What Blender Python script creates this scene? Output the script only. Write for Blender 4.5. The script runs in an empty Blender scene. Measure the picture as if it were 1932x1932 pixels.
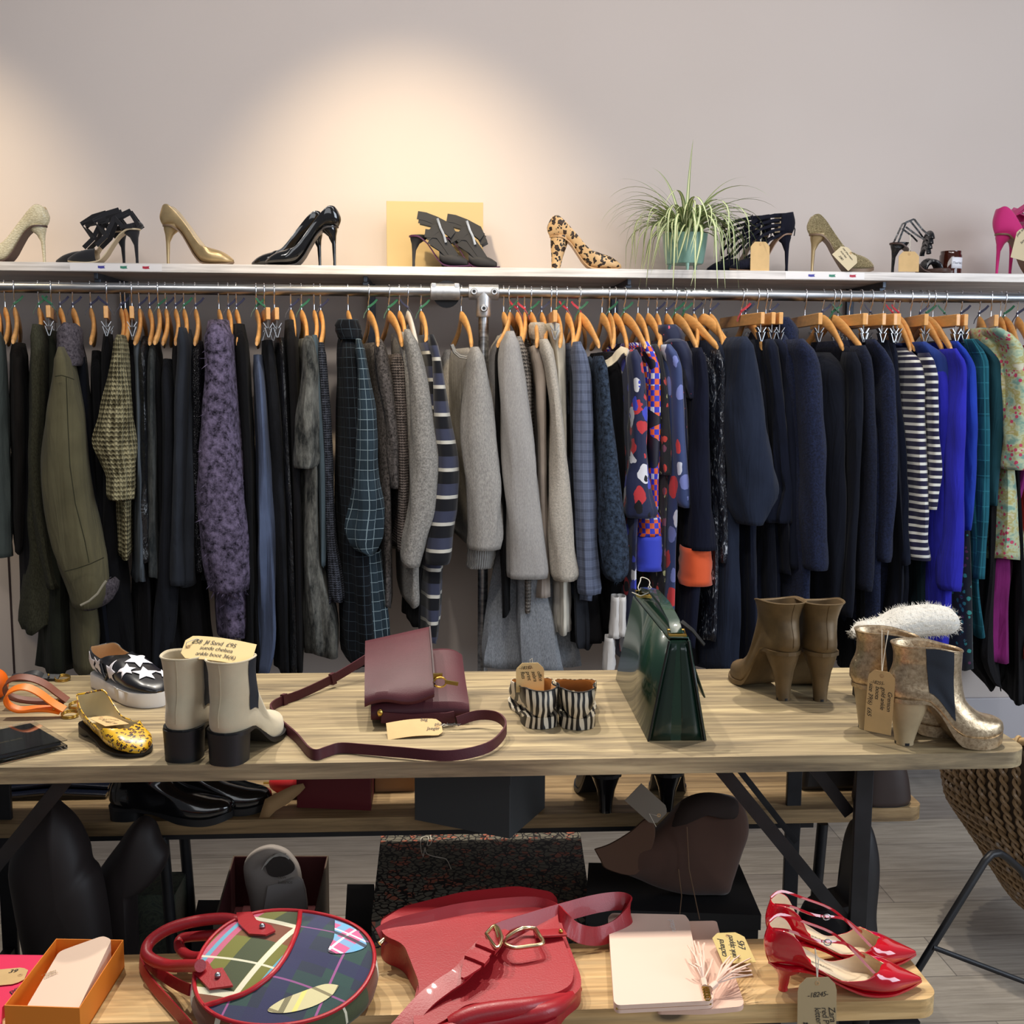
import bpy, bmesh, math, random
from mathutils import Vector as V, Matrix, noise
from math import sin, cos, pi, radians, sqrt, atan2
C = bpy.context.scene.collection
S = bpy.context.scene
random.seed(7)
# ---------------------------------------------------------------- camera
F = 2080.0; CAM = V((0, 0, 1.45)); YAW = radians(3.5); PITCH = radians(7); ROLL = radians(.35)
def rays(px, py):
    x = (px-966)/F; y = (966-py)/F
    c, s = cos(ROLL), sin(ROLL); x, y = c*x-s*y, s*x+c*y
    d = V((x, cos(PITCH)+y*sin(PITCH), -sin(PITCH)+y*cos(PITCH)))
    c, s = cos(YAW), sin(YAW)
    return V((c*d.x+s*d.y, -s*d.x+c*d.y, d.z))
def at(px, py, Y=None, Z=None, X=None):
    d = rays(px, py)
    t = (Y-CAM.y)/d.y if Y is not None else (Z-CAM.z)/d.z if Z is not None else (X-CAM.x)/d.x
    return CAM+d*t
cd = bpy.data.cameras.new('camera'); cam = bpy.data.objects.new('camera', cd); C.objects.link(cam)
cd.sensor_width = 36; cd.sensor_fit = 'HORIZONTAL'; cd.lens = F/1932*36; cd.clip_start = .05; cd.clip_end = 60
r = rays(966+F, 966)-rays(966, 966); r.normalize(); f = rays(966, 966).normalized(); u = r.cross(f)
m3 = Matrix((r, u, -f)).transposed(); cam.matrix_world = Matrix.Translation(CAM) @ m3.to_4x4()
S.camera = cam
# ---------------------------------------------------------------- light and exposure
w = bpy.data.worlds.new('world'); S.world = w; w.use_nodes = True
w.node_tree.nodes['Background'].inputs[0].default_value = (.88, .9, 1, 1)
w.node_tree.nodes['Background'].inputs[1].default_value = .17
S.view_settings.view_transform = 'Standard'; S.view_settings.look = 'None'
S.view_settings.gamma = 1; S.view_settings.exposure = 0.0; S.view_settings.use_curve_mapping = False
def light(name, kind, loc, to, power, col, size=.1, spot=60, blend=.6, sizey=None):
    l = bpy.data.lights.new(name, kind); l.energy = power; l.color = col
    if kind == 'AREA':
        l.size = size
        if sizey: l.shape = 'RECTANGLE'; l.size_y = sizey
    else: l.shadow_soft_size = size
    if kind == 'SPOT': l.spot_size = radians(spot); l.spot_blend = blend
    o = bpy.data.objects.new(name, l); C.objects.link(o); o.location = loc
    o.rotation_euler = (V(to)-V(loc)).to_track_quat('-Z', 'Y').to_euler(); return o
WARM = (1, .8, .52); WH = (1, .93, .82); COOL = (.78, .88, 1)
light('window_daylight', 'AREA', (3.9, .2, 1.9), (0, 3.4, 1.3), 95, COOL, 2.2, sizey=2.0)
light('shopfront_daylight', 'AREA', (.6, -2.6, 2.4), (0, 3.4, 1.5), 30, (.93, .96, 1), 3.4, sizey=1.4)
light('wall_spot_middle', 'SPOT', (-.22, 2.72, 2.98), (-.12, 3.93, 1.72), 112, WARM, .04, 62, 1)
light('wall_spot_left', 'SPOT', (-1.85, 2.72, 2.98), (-1.8, 3.93, 1.80), 95, WARM, .04, 58, 1)
light('wall_wash', 'AREA', (.3, 1.9, 2.98), (.4, 3.93, 2.4), 30, (1, .95, .92), 3.6, sizey=.5)
light('rail_spot_left', 'SPOT', (-1.1, 1.7, 2.95), (-1.1, 3.45, 1.25), 22, WH, .05, 66, 1)
light('rail_spot_middle', 'SPOT', (.1, 1.6, 2.95), (.1, 3.45, 1.3), 46, WH, .05, 60, 1)
light('rail_spot_right', 'SPOT', (1.5, 1.6, 2.95), (1.2, 3.45, 1.35), 36, (.95, .96, 1), .05, 60, 1)
light('table_spot_left', 'SPOT', (-.95, 2.75, 2.95), (-.62, 2.1, .77), 130, WH, .025, 58, .8)
light('table_spot_middle', 'SPOT', (.12, 2.85, 2.95), (.12, 2.05, .77), 120, WH, .025, 58, .8)
light('table_spot_right', 'SPOT', (1.15, 2.7, 2.95), (.85, 1.95, .7), 130, WH, .025, 62, .8)
light('bench_spot', 'SPOT', (-.35, 2.8, 2.95), (-.05, 1.7, .47), 90, WH, .025, 52, .8)
light('floor_spot', 'SPOT', (.9, 3.1, 2.95), (.9, 3.1, 0), 40, WH, .03, 80, 1)
# ---------------------------------------------------------------- helpers
def lin(c): return tuple(((v/255)/12.92 if v/255 <= .04045 else ((v/255+.055)/1.055)**2.4) for v in c)
def setp(o, label=None, cat=None, group=None, kind=None):
    for k, v in (('label', label), ('category', cat), ('group', group), ('kind', kind)):
        if v: o[k] = v
    return o
def thing(name, label, cat, loc=(0, 0, 0), rz=0, group=None, rot=None):
    o = bpy.data.objects.new(name, None); C.objects.link(o); o.location = loc
    o.rotation_euler = rot or (0, 0, rz); o.empty_display_size = .02
    return setp(o, label, cat, group)
def interp(k, t):
    if t <= k[0][0]: return k[0][1]
    if t >= k[-1][0]: return k[-1][1]
    for i in range(len(k)-1):
        a, b = k[i], k[i+1]
        if a[0] <= t <= b[0]:
            h = b[0]-a[0]; u = (t-a[0])/h; d = (b[1]-a[1])/h
            def sl(j):
                if j <= 0: return (k[1][1]-k[0][1])/(k[1][0]-k[0][0])
                if j >= len(k)-1: return (k[-1][1]-k[-2][1])/(k[-1][0]-k[-2][0])
                p = (k[j][1]-k[j-1][1])/(k[j][0]-k[j-1][0]); q = (k[j+1][1]-k[j][1])/(k[j+1][0]-k[j][0])
                return 0 if p*q <= 0 else 2*p*q/(p+q)
            m0, m1 = sl(i)*h, sl(i+1)*h
            return (2*u**3-3*u*u+1)*a[1]+(u**3-2*u*u+u)*m0+(3*u*u-2*u**3)*b[1]+(u**3-u*u)*m1
class MB:
    def __init__(s): s.v = []; s.f = []; s.uv = []; s.mi = []
    def add(s, vs, fs, uvs=None, mi=0):
        n = len(s.v); s.v += [V(p) for p in vs]
        for i, q in enumerate(fs):
            s.f.append([n+j for j in q]); s.uv.append(uvs[i] if uvs else [(vs[j][0], vs[j][2]) for j in q]); s.mi.append(mi)
        return s
    def tf(s, M):
        s.v = [M @ p for p in s.v]; return s
    def join(s, o, M=None):
        n = len(s.v); s.v += [(M @ p if M else p) for p in o.v]
        s.f += [[n+j for j in q] for q in o.f]; s.uv += o.uv; s.mi += o.mi; return s
    def loft(s, rings, closed=True, cap=True, mi=0, capuv=None):
        n = len(rings[0]); rings = [[V(p) for p in r] for r in rings]; fs = []; us = []; vs = [p for r in rings for p in r]
        vv = [0.]
        for i in range(1, len(rings)):
            vv.append(vv[-1]+sum((rings[i][j]-rings[i-1][j]).length for j in range(0, n, max(1, n//4)))/len(range(0, n, max(1, n//4))))
        ul = []
        for r in rings:
            a = [0.]
            for j in range(1, n+1): a.append(a[-1]+(r[j % n]-r[j-1]).length)
            ul.append(a)
        mx = [sum(a[j] for a in ul)/len(ul) for j in range(n+1)]
        for i in range(len(rings)-1):
            for j in range(n if closed else n-1):
                k = (j+1) % n
                fs.append((i*n+j, i*n+k, (i+1)*n+k, (i+1)*n+j))
                us.append([(mx[j], vv[i]), (mx[j+1], vv[i]), (mx[j+1], vv[i+1]), (mx[j], vv[i+1])])
        s.add(vs, fs, us, mi)
        if cap and closed:
            for r, b in ((rings[0], 1), (rings[-1], 0)):
                q = list(range(n)); q = q[::-1] if b else q
                s.add(r, [q], None, mi)
        return s
    def tube(s, path, r, n=8, mi=0, flat=1.0):
        path = [V(p) for p in path]; rings = []; up = None
        for i, p in enumerate(path):
            t = (path[min(i+1, len(path)-1)]-path[max(i-1, 0)])
            if t.length < 1e-9: t = V((0, 0, 1))
            t.normalize()
            if up is None: up = t.orthogonal().normalized()
            up = up-t*up.dot(t)
            if up.length < 1e-6: up = t.orthogonal()
            up.normalize(); b = t.cross(up)
            rr = r[i] if isinstance(r, (list, tuple)) else r
            rings.append([p+(up*cos(2*pi*j/n)*flat+b*sin(2*pi*j/n))*rr for j in range(n)])
        return s.loft(rings, mi=mi)
    def strap(s, path, wd, th, up, mi=0):
        # up: direction of the strap's width (one vector, or one per point)
        path = [V(p) for p in path]; rings = []
        for i, p in enumerate(path):
            t = (path[min(i+1, len(path)-1)]-path[max(i-1, 0)]).normalized()
            a = V(up[i]) if isinstance(up, list) else V(up)
            a = a-t*a.dot(t)
            if a.length < 1e-5: a = t.orthogonal()
            a.normalize(); b = t.cross(a)*th/2
            ww = wd[i] if isinstance(wd, list) else wd
            a = a*ww/2; rings.append([p-a-b, p-a*.0-b*1.15, p+a-b, p+a+b, p+b*1.15, p-a+b])
        return s.loft(rings, mi=mi)
    def box(s, c, d, M=None, mi=0, taper=1):
        x, y, z = d[0]/2, d[1]/2, d[2]/2; c = V(c)
        vs = [V((sx*x*(taper if sz > 0 else 1), sy*y*(taper if sz > 0 else 1), sz*z)) for sz in (-1, 1) for sx, sy in ((-1, -1), (1, -1), (1, 1), (-1, 1))]
        if M: vs = [M @ p for p in vs]
        vs = [p+c for p in vs]
        fs = [(3, 2, 1, 0), (4, 5, 6, 7), (0, 1, 5, 4), (1, 2, 6, 5), (2, 3, 7, 6), (3, 0, 4, 7)]
        us = []
        for q in fs:
            a, b, e = vs[q[0]], vs[q[1]], vs[q[3]]; lu = (b-a).length; lv = (e-a).length
            us.append([(0, 0), (lu, 0), (lu, lv), (0, lv)])
        return s.add(vs, fs, us, mi)
    def sph(s, c, r, n=12, m=8, mi=0):
        r = r if isinstance(r, (tuple, list)) else (r, r, r); c = V(c); rings = []
        for i in range(m+1):
            a = -pi/2+pi*i/m; ca = max(cos(a), .02)
            rings.append([c+V((r[0]*ca*cos(2*pi*j/n), r[1]*ca*sin(2*pi*j/n), r[2]*sin(a))) for j in range(n)])
        return s.loft(rings, mi=mi)
    def build(s, name, mat, parent=None, bevel=0, sub=0, solid=0, flat=False, loc=None, ang=45, soff=-1, moff=0, weld=False):
        me = bpy.data.meshes.new(name); me.from_pydata(s.v, [], s.f); uvl = me.uv_layers.new(name='UVMap')
        k = 0
        for u in s.uv:
            for t in u: uvl.data[k].uv = t; k += 1
        for m in (mat if isinstance(mat, (list, tuple)) else [mat]): me.materials.append(m)
        me.polygons.foreach_set('material_index', s.mi)
        if weld:
            bm = bmesh.new(); bm.from_mesh(me); bmesh.ops.remove_doubles(bm, verts=bm.verts, dist=2e-5); bmesh.ops.dissolve_degenerate(bm, edges=bm.edges, dist=1e-6); bm.to_mesh(me); bm.free()
        if not flat:
            me.polygons.foreach_set('use_smooth', [True]*len(me.polygons)); me.set_sharp_from_angle(angle=radians(ang))
        me.update()
        o = bpy.data.objects.new(name, me); C.objects.link(o)
        if parent: o.parent = parent
        if loc: o.location = loc
        if bevel:
            b = o.modifiers.new('b', 'BEVEL'); b.width = bevel; b.segments = 3; b.limit_method = 'ANGLE'; b.angle_limit = radians(35); b.use_clamp_overlap = True
        if solid:
            b = o.modifiers.new('s', 'SOLIDIFY'); b.thickness = solid; b.offset = soff; b.material_offset = moff; b.material_offset_rim = 0
        if sub:
            b = o.modifiers.new('d', 'SUBSURF'); b.levels = sub; b.render_levels = sub
        return o
def copytree(root, loc=None, rz=None, label=None, group=None):
    r = root.copy(); C.objects.link(r)
    if loc is not None: r.location = loc
    if rz is not None: r.rotation_euler = (0, 0, rz)
    setp(r, label, None, group)
    def rec(src, dst):
        for ch in list(src.children):
            c = ch.copy(); C.objects.link(c); c.parent = dst; rec(ch, c)
    rec(root, r); return r
# ---------------------------------------------------------------- materials
class NT:
    def __init__(s, name):
        s.m = bpy.data.materials.new(name); s.m.use_nodes = True; s.t = s.m.node_tree
        s.b = s.t.nodes['Principled BSDF']; s.uvn = None
    def n(s, typ, ins=None, **kw):
        a = s.t.nodes.new('ShaderNode'+typ)
        for k, v in kw.items(): setattr(a, k, v)
        for k, v in (ins or {}).items():
            if isinstance(v, bpy.types.NodeSocket): s.t.links.new(v, a.inputs[k])
            else: a.inputs[k].default_value = v if not (isinstance(v, tuple) and len(v) == 3 and a.inputs[k].type == 'RGBA') else v+(1,)
        return a
    def co(s, kind='Object', scale=(1, 1, 1), rot=(0, 0, 0), loc=(0, 0, 0)):
        a = s.n('TexCoord'); b = s.n('Mapping', {'Vector': a.outputs[kind], 'Scale': scale, 'Rotation': rot, 'Location': loc}); return b.outputs[0]
    def noise(s, vec, scale, detail=3, rough=.5, dist=0):
        return s.n('TexNoise', {'Vector': vec, 'Scale': scale, 'Detail': detail, 'Roughness': rough, 'Distortion': dist}).outputs[0]
    def ramp(s, fac, stops, mode='LINEAR'):
        a = s.n('ValToRGB', {'Fac': fac}); r = a.color_ramp; r.interpolation = mode
        while len(r.elements) < len(stops): r.elements.new(.5)
        for e, (p, c) in zip(r.elements, stops):
            e.position = p; e.color = (c+(1,)) if len(c) == 3 else c
        return a.outputs[0]
    def mix(s, fac, a, b, mode='MIX'):
        n = s.n('Mix', data_type='RGBA', blend_type=mode)
        for i, v in ((0, fac), (6, a), (7, b)):
            if isinstance(v, bpy.types.NodeSocket): s.t.links.new(v, n.inputs[i])
            else: n.inputs[i].default_value = (v+(1,)) if isinstance(v, tuple) else v
        return n.outputs[2]
    def math(s, op, a, b=0.0, c=0.0):
        n = s.n('Math', operation=op)
        for i, v in enumerate((a, b, c)):
            if isinstance(v, bpy.types.NodeSocket): s.t.links.new(v, n.inputs[i])
            else: n.inputs[i].default_value = v
        return n.outputs[0]
    def sep(s, vec): return s.n('SeparateXYZ', {'Vector': vec}).outputs
    def col(s, c):
        if isinstance(c, bpy.types.NodeSocket): s.t.links.new(c, s.b.inputs['Base Color'])
        else: s.b.inputs['Base Color'].default_value = c+(1,)
        return s
    def bump(s, h, strength=.3, dist=.002, crease=0):
        i = {'Height': h, 'Strength': strength, 'Distance': dist}
        if crease: i['Normal'] = s.n('Bump', {'Height': s.noise(s.co('Object', (16, 16, 2.6)), 1.3, 3, .55, .8), 'Strength': crease, 'Distance': .03}).outputs[0]
        b = s.n('Bump', i); s.t.links.new(b.outputs[0], s.b.inputs['Normal']); return s
    def set(s, **k):
        for a, v in k.items():
            nm = {'rough': 'Roughness', 'metal': 'Metallic', 'coat': 'Coat Weight', 'sheen': 'Sheen Weight', 'spec': 'Specular IOR Level', 'trans': 'Transmission Weight', 'crough': 'Coat Roughness', 'ior': 'IOR', 'sheenr': 'Sheen Roughness', 'alpha': 'Alpha'}[a]
            if isinstance(v, bpy.types.NodeSocket): s.t.links.new(v, s.b.inputs[nm])
            else: s.b.inputs[nm].default_value = v
        return s
_mc = {}
def mat(name, c, rough=.6, metal=0, coat=0, var=0, vs=30, bump=0, bs=300, bd=.001, sheen=0, spec=.5, stretch=(1, 1, 1)):
    if name in _mc: return _mc[name]
    t = NT(name); c = lin(c) if max(c) > 1 else c
    v = t.co('Object', stretch)
    if var:
        nz = t.noise(v, vs, 4); lo = tuple(x*(1-var) for x in c); hi = tuple(min(1, x*(1+var)) for x in c)
        t.col(t.ramp(nz, [(.3, lo), (.7, hi)]))
    else: t.col(c)
    t.set(rough=rough, metal=metal, coat=coat, sheen=sheen, spec=spec)
    if bump: t.bump(t.noise(v, bs, 3), bump, bd)
    _mc[name] = t.m; return t.m
def wood(name, c1, c2, c3, rough=.6, along=0, sc=1, knots=False, bump=.25):
    t = NT(name); s = [14*sc]*3; s[along] = 1.1*sc
    v = t.co('Object', tuple(s)); a = t.noise(v, 2.2, 6, .65, .6)
    s2 = [60*sc]*3; s2[along] = 2.2*sc; b = t.noise(t.co('Object', tuple(s2)), 1.5, 4, .6)
    base = t.ramp(a, [(.28, lin(c1)), (.5, lin(c2)), (.72, lin(c3))])
    fine = t.ramp(b, [(.38, (.45, .43, .4)), (.6, (1, 1, 1))])
    o = t.mix(.55, base, fine, 'MULTIPLY')
    big = t.noise(t.co('Object', (1.5, 4, 4)), 2, 3)
    o = t.mix(.5, o, t.ramp(big, [(.35, (.62, .62, .62)), (.62, (1.15, 1.12, 1.05))]), 'MULTIPLY')
    if knots:
        vo = t.n('TexVoronoi', {'Vector': t.co('Object', (2.6, 6.5, 6.5)), 'Scale': 1.0, 'Randomness': 1.0}).outputs['Distance']
        o = t.mix(t.ramp(vo, [(.04, (1, 1, 1)), (.085, (0, 0, 0))]), o, lin((92, 78, 60)))
    t.col(o).set(rough=rough).bump(b, bump, .001); return t.m
MET = mat('brushed steel', (175, 178, 182), .32, 1, var=.2, vs=40)
GALV = NT('galvanised pipe'); _v = GALV.co('Object', (2, 30, 30))
GALV.col(GALV.ramp(GALV.noise(_v, 3, 5), [(.3, lin((120, 122, 125))), (.7, lin((200, 202, 205)))])).set(rough=.34, metal=1); GALV = GALV.m
CAST = mat('cast aluminium', (205, 207, 210), .38, .9, var=.15, vs=60, bump=.2, bs=200)
HW = mat('hanger wood', (228, 168, 98), .35, 0, .3, var=.12, vs=9, stretch=(3, 3, 12))
HW2 = mat('hanger end wood', (226, 178, 118), .5, var=.1, vs=20)
HWW = mat('white plastic', (225, 222, 215), .35)
BLACKM = mat('black steel', (34, 34, 37), .45, .3, var=.3, vs=15, bump=.1, bs=60)
# ---------------------------------------------------------------- the setting
YR = 3.55; YWALL = 3.93; YS = 3.56
t = NT('plaster wall'); v = t.co('Object'); n1 = t.noise(v, .9, 3)
t.col(t.ramp(n1, [(.3, lin((202, 190, 182))), (.7, lin((208, 197, 190)))])).set(rough=.85).bump(t.noise(v, 140, 3), .08, .001); WALLM = t.m
t = NT('oak laminate floor'); v = t.co('Object', (1, 1, 1), (0, 0, 0)); sx = t.sep(v)
br = t.n('TexBrick', {'Vector': v, 'Color1': lin((158, 148, 138)), 'Color2': lin((178, 168, 154)), 'Mortar': lin((120, 112, 104)), 'Scale': 1.0, 'Mortar Size': .0016, 'Brick Width': 1.25, 'Row Height': .19, 'Bias': 0.0}, offset=.4)
g1 = t.noise(t.co('Object', (1.2, 16, 1)), 2.2, 6, .7, 1.2); g2 = t.noise(t.co('Object', (3, 60, 1)), 2, 4)
c = t.mix(.75, br.outputs[0], t.ramp(g1, [(.3, (.55, .53, .5)), (.6, (1.05, 1.05, 1.05))]), 'MULTIPLY')
c = t.mix(.4, c, t.ramp(g2, [(.35, (.6, .6, .6)), (.6, (1.05, 1.05, 1.05))]), 'MULTIPLY')
t.col(c).set(rough=.5).bump(g2, .1, .001); FLOORM = t.m
def struct(name, mb, m, **k): return setp(mb.build(name, m, **k), kind='structure')
struct('wall_back', MB().box((0, YWALL+.06, 1.55), (7, .12, 3.1)), WALLM)
struct('floor', MB().box((0, 1.5, -.03), (7, 7, .06)), FLOORM)
SKIRT = mat('skirting paint', (188, 184, 188), .55)
zb = at(1880, 1317, Y=YWALL-.015).z
struct('baseboard_back', MB().box((0, YWALL-.008, zb/2), (7, .016, zb)), SKIRT, bevel=.004)
x0 = at(23, 1180, Y=YWALL).x
struct('trim_1', MB().box((x0, YWALL-.002, .97), (.006, .004, 1.3)), mat('dark joint', (52, 36, 36), .8))
# ---------------------------------------------------------------- shelf and rail
ZSH = at(966, 505, Y=YS).z; ZR = at(966, 551.5, Y=YR-.01).z
SHM = wood('white painted board', (228, 222, 218), (236, 231, 228), (240, 236, 233), .5, 0, 1, bump=.05)
sh = thing('wall_shelf', 'long white wall shelf carrying the row of heels above the clothes rail', 'shelf', (0, YS, ZSH))
MB().box((0, (YWALL-YS)/2, -.0135), (7, YWALL-YS, .027)).build('board', SHM, sh, bevel=.0015)
ZINC = mat('slotted upright', (92, 98, 108), .45, .7, var=.2, vs=50)
for px in (238, 702, 1158, 1600):
    x = at(px, 600, Y=YWALL).x
    MB().box((x, YWALL-YS-.009, -.42), (.026, .016, .8)).build('upright_strip', ZINC, sh, bevel=.002)
    MB().box((x, .2, -.035), (.012, .3, .022)).box((x, .09, -.05), (.02, .05, .012)).build('bracket', ZINC, sh, bevel=.002)
def pipe(p, q, r, n=24): return MB().tube([p, q], r, n)
rl = thing('clothes_rail', 'long galvanised pipe clothes rail under the white shelf, with post and fittings', 'clothes rail', (0, YR, ZR))
pipe((-3.4, 0, 0), (3.4, 0, 0), .0175).build('pipe', GALV, rl)
xp = at(912, 700, Y=YR).x; xc = at(840, 550, Y=YR).x
pipe((xp, 0, -.02), (xp, 0, -ZR+.005), .0165).build('post', GALV, rl)
MB().tube([(xp, 0, -ZR+.008), (xp, 0, -ZR), ], .045, 20).build('foot_flange', CAST, rl)
tf = MB().tube([(xp-.048, 0, 0), (xp-.046, 0, 0), (xp+.046, 0, 0), (xp+.048, 0, 0)], [.022, .0245, .0245, .022], 24)
tf.tube([(xp, 0, 0), (xp, 0, -.072), (xp, 0, -.078)], [.0245, .0245, .022], 24)
for dx, dz in ((-.031, .0), (.033, .0), (0, -.052)): tf.tube([(xp+dx, -.018, dz), (xp+dx, -.033, dz), (xp+dx, -.035, dz)], [.0125, .011, .009], 16)
tfo = tf.build('tee_fitting', CAST, rl)
for dx, dz in ((-.031, 0), (.033, 0), (0, -.052)): MB().tube([(xp+dx, -.034, dz), (xp+dx, -.0362, dz)], .0055, 6).build('grub_screw', BLACKM, tfo)
MB().tube([(xc-.047, 0, 0), (xc-.045, 0, 0), (xc+.045, 0, 0), (xc+.047, 0, 0)], [.022, .026, .026, .022], 24).box((xc-.036, -.018, .018), (.014, .012, .014)).box((xc+.036, -.018, .018), (.014, .012, .014)).tube([(xc, .0, -.0), (xc, .08, -.0), (xc, YWALL-YR-.008, 0)], .017, 16).build('coupling', CAST, rl, bevel=.001)
MB().tube([(xc+.004, .03, -.005), (xc+.004, .04, -.005)], .043, 24).build('round_flange', BLACKM, rl)
# ---------------------------------------------------------------- hangers
HOOKM = mat('chrome wire', (225, 225, 228), .15, 1)
def hookmb():
    p = [(0, .021*sin(a), .021*cos(a)) for a in [radians(150-22*i) for i in range(11)]]
    p += [(0, -.012, -.026), (0, -.002, -.036), (0, 0, -.046), (0, 0, -.064)]
    return MB().tube(p, .0019, 8)
def armmb(bow=.014):
    m = MB(); R = []
    for i in range(-14, 15):
        t = i/14; a = abs(t); z = -.078-.094*(a**1.5*(1.6-.6*a)); h = .019-.007*a+.004*sin(pi*min(1, a*1.6)); th = .0058+.0012*a
        if a > .99: h *= .6; th *= .6
        R.append([(bow*sin(pi*a)*.6+th*cos(q), t*.215, z+h*sin(q)*(1+.25*(sin(q) < 0)*0)) for q in [2*pi*j/12 for j in range(12)]])
    return m.loft(R)
def barmb():
    return MB().box((0, 0, -.082), (.013, .36, .036))
def clipmb(y):
    m = MB().tube([(0, y, -.1), (0, y, -.125)], .002, 6)
    for s in (-1, 1):
        m.box((s*.006, y, -.138), (.0022, .024, .03), Matrix.Rotation(s*.3, 3, 'Y'))
        m.box((s*.009, y, -.117), (.0022, .02, .018), Matrix.Rotation(s*.55, 3, 'Y'))
    return m
protos = {}
def make_hanger(kind, ribbon):
    k = (kind, ribbon)
    if k in protos: return protos[k], True
    r = thing('clothes_hanger' if kind != 'c' else 'clip_hanger', '', 'hanger')
    hookmb().build('hook', HOOKM, r)
    if kind == 'w': armmb().build('arms', HW, r)
    elif kind == 'p': armmb(.004).build('arms', HWW, r)
    else:
        barmb().build('bar', HW, r, bevel=.002)
        for y in (-.165, .165): clipmb(y).build('clip', MET, r)
    if ribbon:
        c = {'g': (20, 92, 62), 'n': (28, 30, 62), 'r': (175, 28, 44)}[ribbon]
        rm = mat('ribbon '+ribbon, c, .5, sheen=.3); m = MB(); s = random.choice((-1, 1))
        m.strap([(0, -.003, -.05), (s*.008, -.006, -.044), (s*.018, -.008, -.036), (s*.026, -.01, -.026)], .009, .0007, (0, .6, 1))
        m.strap([(0, -.003, -.05), (-s*.006, -.008, -.06), (-s*.014, -.01, -.072), (-s*.017, -.01, -.085)], .009, .0007, (0, 1, .4))
        m.sph((0, 0, -.05), .0045, 8, 6); m.build('ribbon', rm, r)
    protos[k] = r; return r, False
def hanger(kind, hx, nx, ny, label, ribbon=None, ny2=640):
    xh = at(hx, 550, Y=YR).x; xn = at(nx, ny2, Y=YR-.2).x
    th = atan2(xn-xh, .2)
    r, used = make_hanger(kind, ribbon)
    loc = (xh, YR, ZR)
    if used: r = copytree(r, loc, th, label)
    else: r.location = loc; r.rotation_euler = (0, 0, th); r['label'] = label
    return r
# ---------------------------------------------------------------- cloth
def fab(name, c, kind='plain', c2=None, rough=.85, sheen=.25, k=1.0):
    if name in _mc: return _mc[name]
    t = NT(name); c = lin(c); c2 = lin(c2) if c2 else tuple(x*.6 for x in c); uv = t.co('UV'); CR = .4 if kind in ('plain', 'grid', 'denim') else .2; ob = t.co('Object')
    big = t.noise(ob, 9, 3); fine = t.noise(ob, 420*k, 2)
    if kind == 'plain':
        t.col(t.ramp(big, [(.3, tuple(x*.8 for x in c)), (.7, tuple(x*1.15 for x in c))])).bump(fine, .25, .0008, crease=CR)
    elif kind in ('knit', 'rib'):
        u, v_, _ = t.sep(uv)
        a = t.math('SINE', t.math('MULTIPLY', u, 900*k)); b = t.math('SINE', t.math('ADD', t.math('MULTIPLY', v_, 1100*k if kind == 'knit' else 160), t.math('MULTIPLY', t.math('ABSOLUTE', a), 1.5)))
        h = t.math('ADD', t.math('MULTIPLY', a, .5), t.math('MULTIPLY', b, .5 if kind == 'knit' else .1))
        nz = t.noise(ob, 90*k, 4); hh = t.math('ADD', t.math('MULTIPLY', h, .22), nz)
        t.col(t.ramp(hh, [(.3, c2), (.62, c)])).bump(h, .9, .003/k, crease=CR)
    elif kind == 'fuzz':
        nz = t.noise(ob, 160*k, 5, .75); t.col(t.ramp(nz, [(.36, c2), (.62, c)])).bump(nz, .9, .004, crease=CR)
    elif kind == 'marl':
        nz = t.noise(t.co('Object', (1, 1, .35)), 330*k, 3, .7); t.col(t.ramp(nz, [(.35, c2), (.65, c)])).bump(nz, .3, .001, crease=CR)
    elif kind == 'denim':
        nz = t.noise(t.co('Object', (1, 1, .3)), 26, 6, .75); t.col(t.ramp(nz, [(.38, c2), (.64, c)])).bump(t.noise(ob, 60, 4), .5, .003, crease=CR)
    elif kind == 'grid':
        u, v_, _ = t.sep(uv)
        def line(x, per, wd):
            return t.math('LESS_THAN', t.math('FRACT', t.math('MULTIPLY', x, 1/per)), wd)
        g = t.math('MAXIMUM', line(u, .024*k, .07), line(v_, .03*k, .06)); f2 = t.math('MULTIPLY', t.math('ADD', line(u, .096*k, .3), line(v_, .12*k, .3)), .35)
        base = t.mix(f2, c, tuple(x*.35 for x in c)); t.col(t.mix(t.math('MULTIPLY', g, .75), base, c2)).bump(fine, .2, .0008, crease=CR)
    elif kind == 'shiny':
        t.col(c).bump(t.noise(t.co('Object', (1, 1, .4)), 26, 4, .6, 1.0), .9, .012); rough = .22; sheen = 0
    t.set(rough=rough, sheen=sheen*.1, sheenr=.6, spec=.12 if kind != 'shiny' else .6); _mc[name] = t.m; return t.m
def stripes(name, bands, per, axis='v', rough=.85):
    t = NT(name); u, v_, _ = t.sep(t.co('UV')); x = v_ if axis == 'v' else u
    fr = t.math('FRACT', t.math('MULTIPLY', x, 1/per)); t.col(t.ramp(fr, [(p, lin(c)) for p, c in bands], 'CONSTANT')).set(rough=rough, sheen=.2, spec=.25); t.bump(t.noise(t.co('Object'), 400, 2), .2, .0008); _mc[name] = t.m; return t.m
def row(y, xl, xr, YN):
    a = at(xl, y, Y=YN); b = at(xr, y, Y=YN); return ((a.x+b.x)/2, (a.z+b.z)/2, abs(b.x-a.x)/2)
def densify(rows, n):
    ys = [r[0] for r in rows]; kl = [(r[0], r[1]) for r in rows]; kr = [(r[0], r[2]) for r in rows]
    return [(y, interp(kl, y), interp(kr, y)) for y in [ys[0]+(ys[-1]-ys[0])*i/(n-1) for i in range(n)]]
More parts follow.
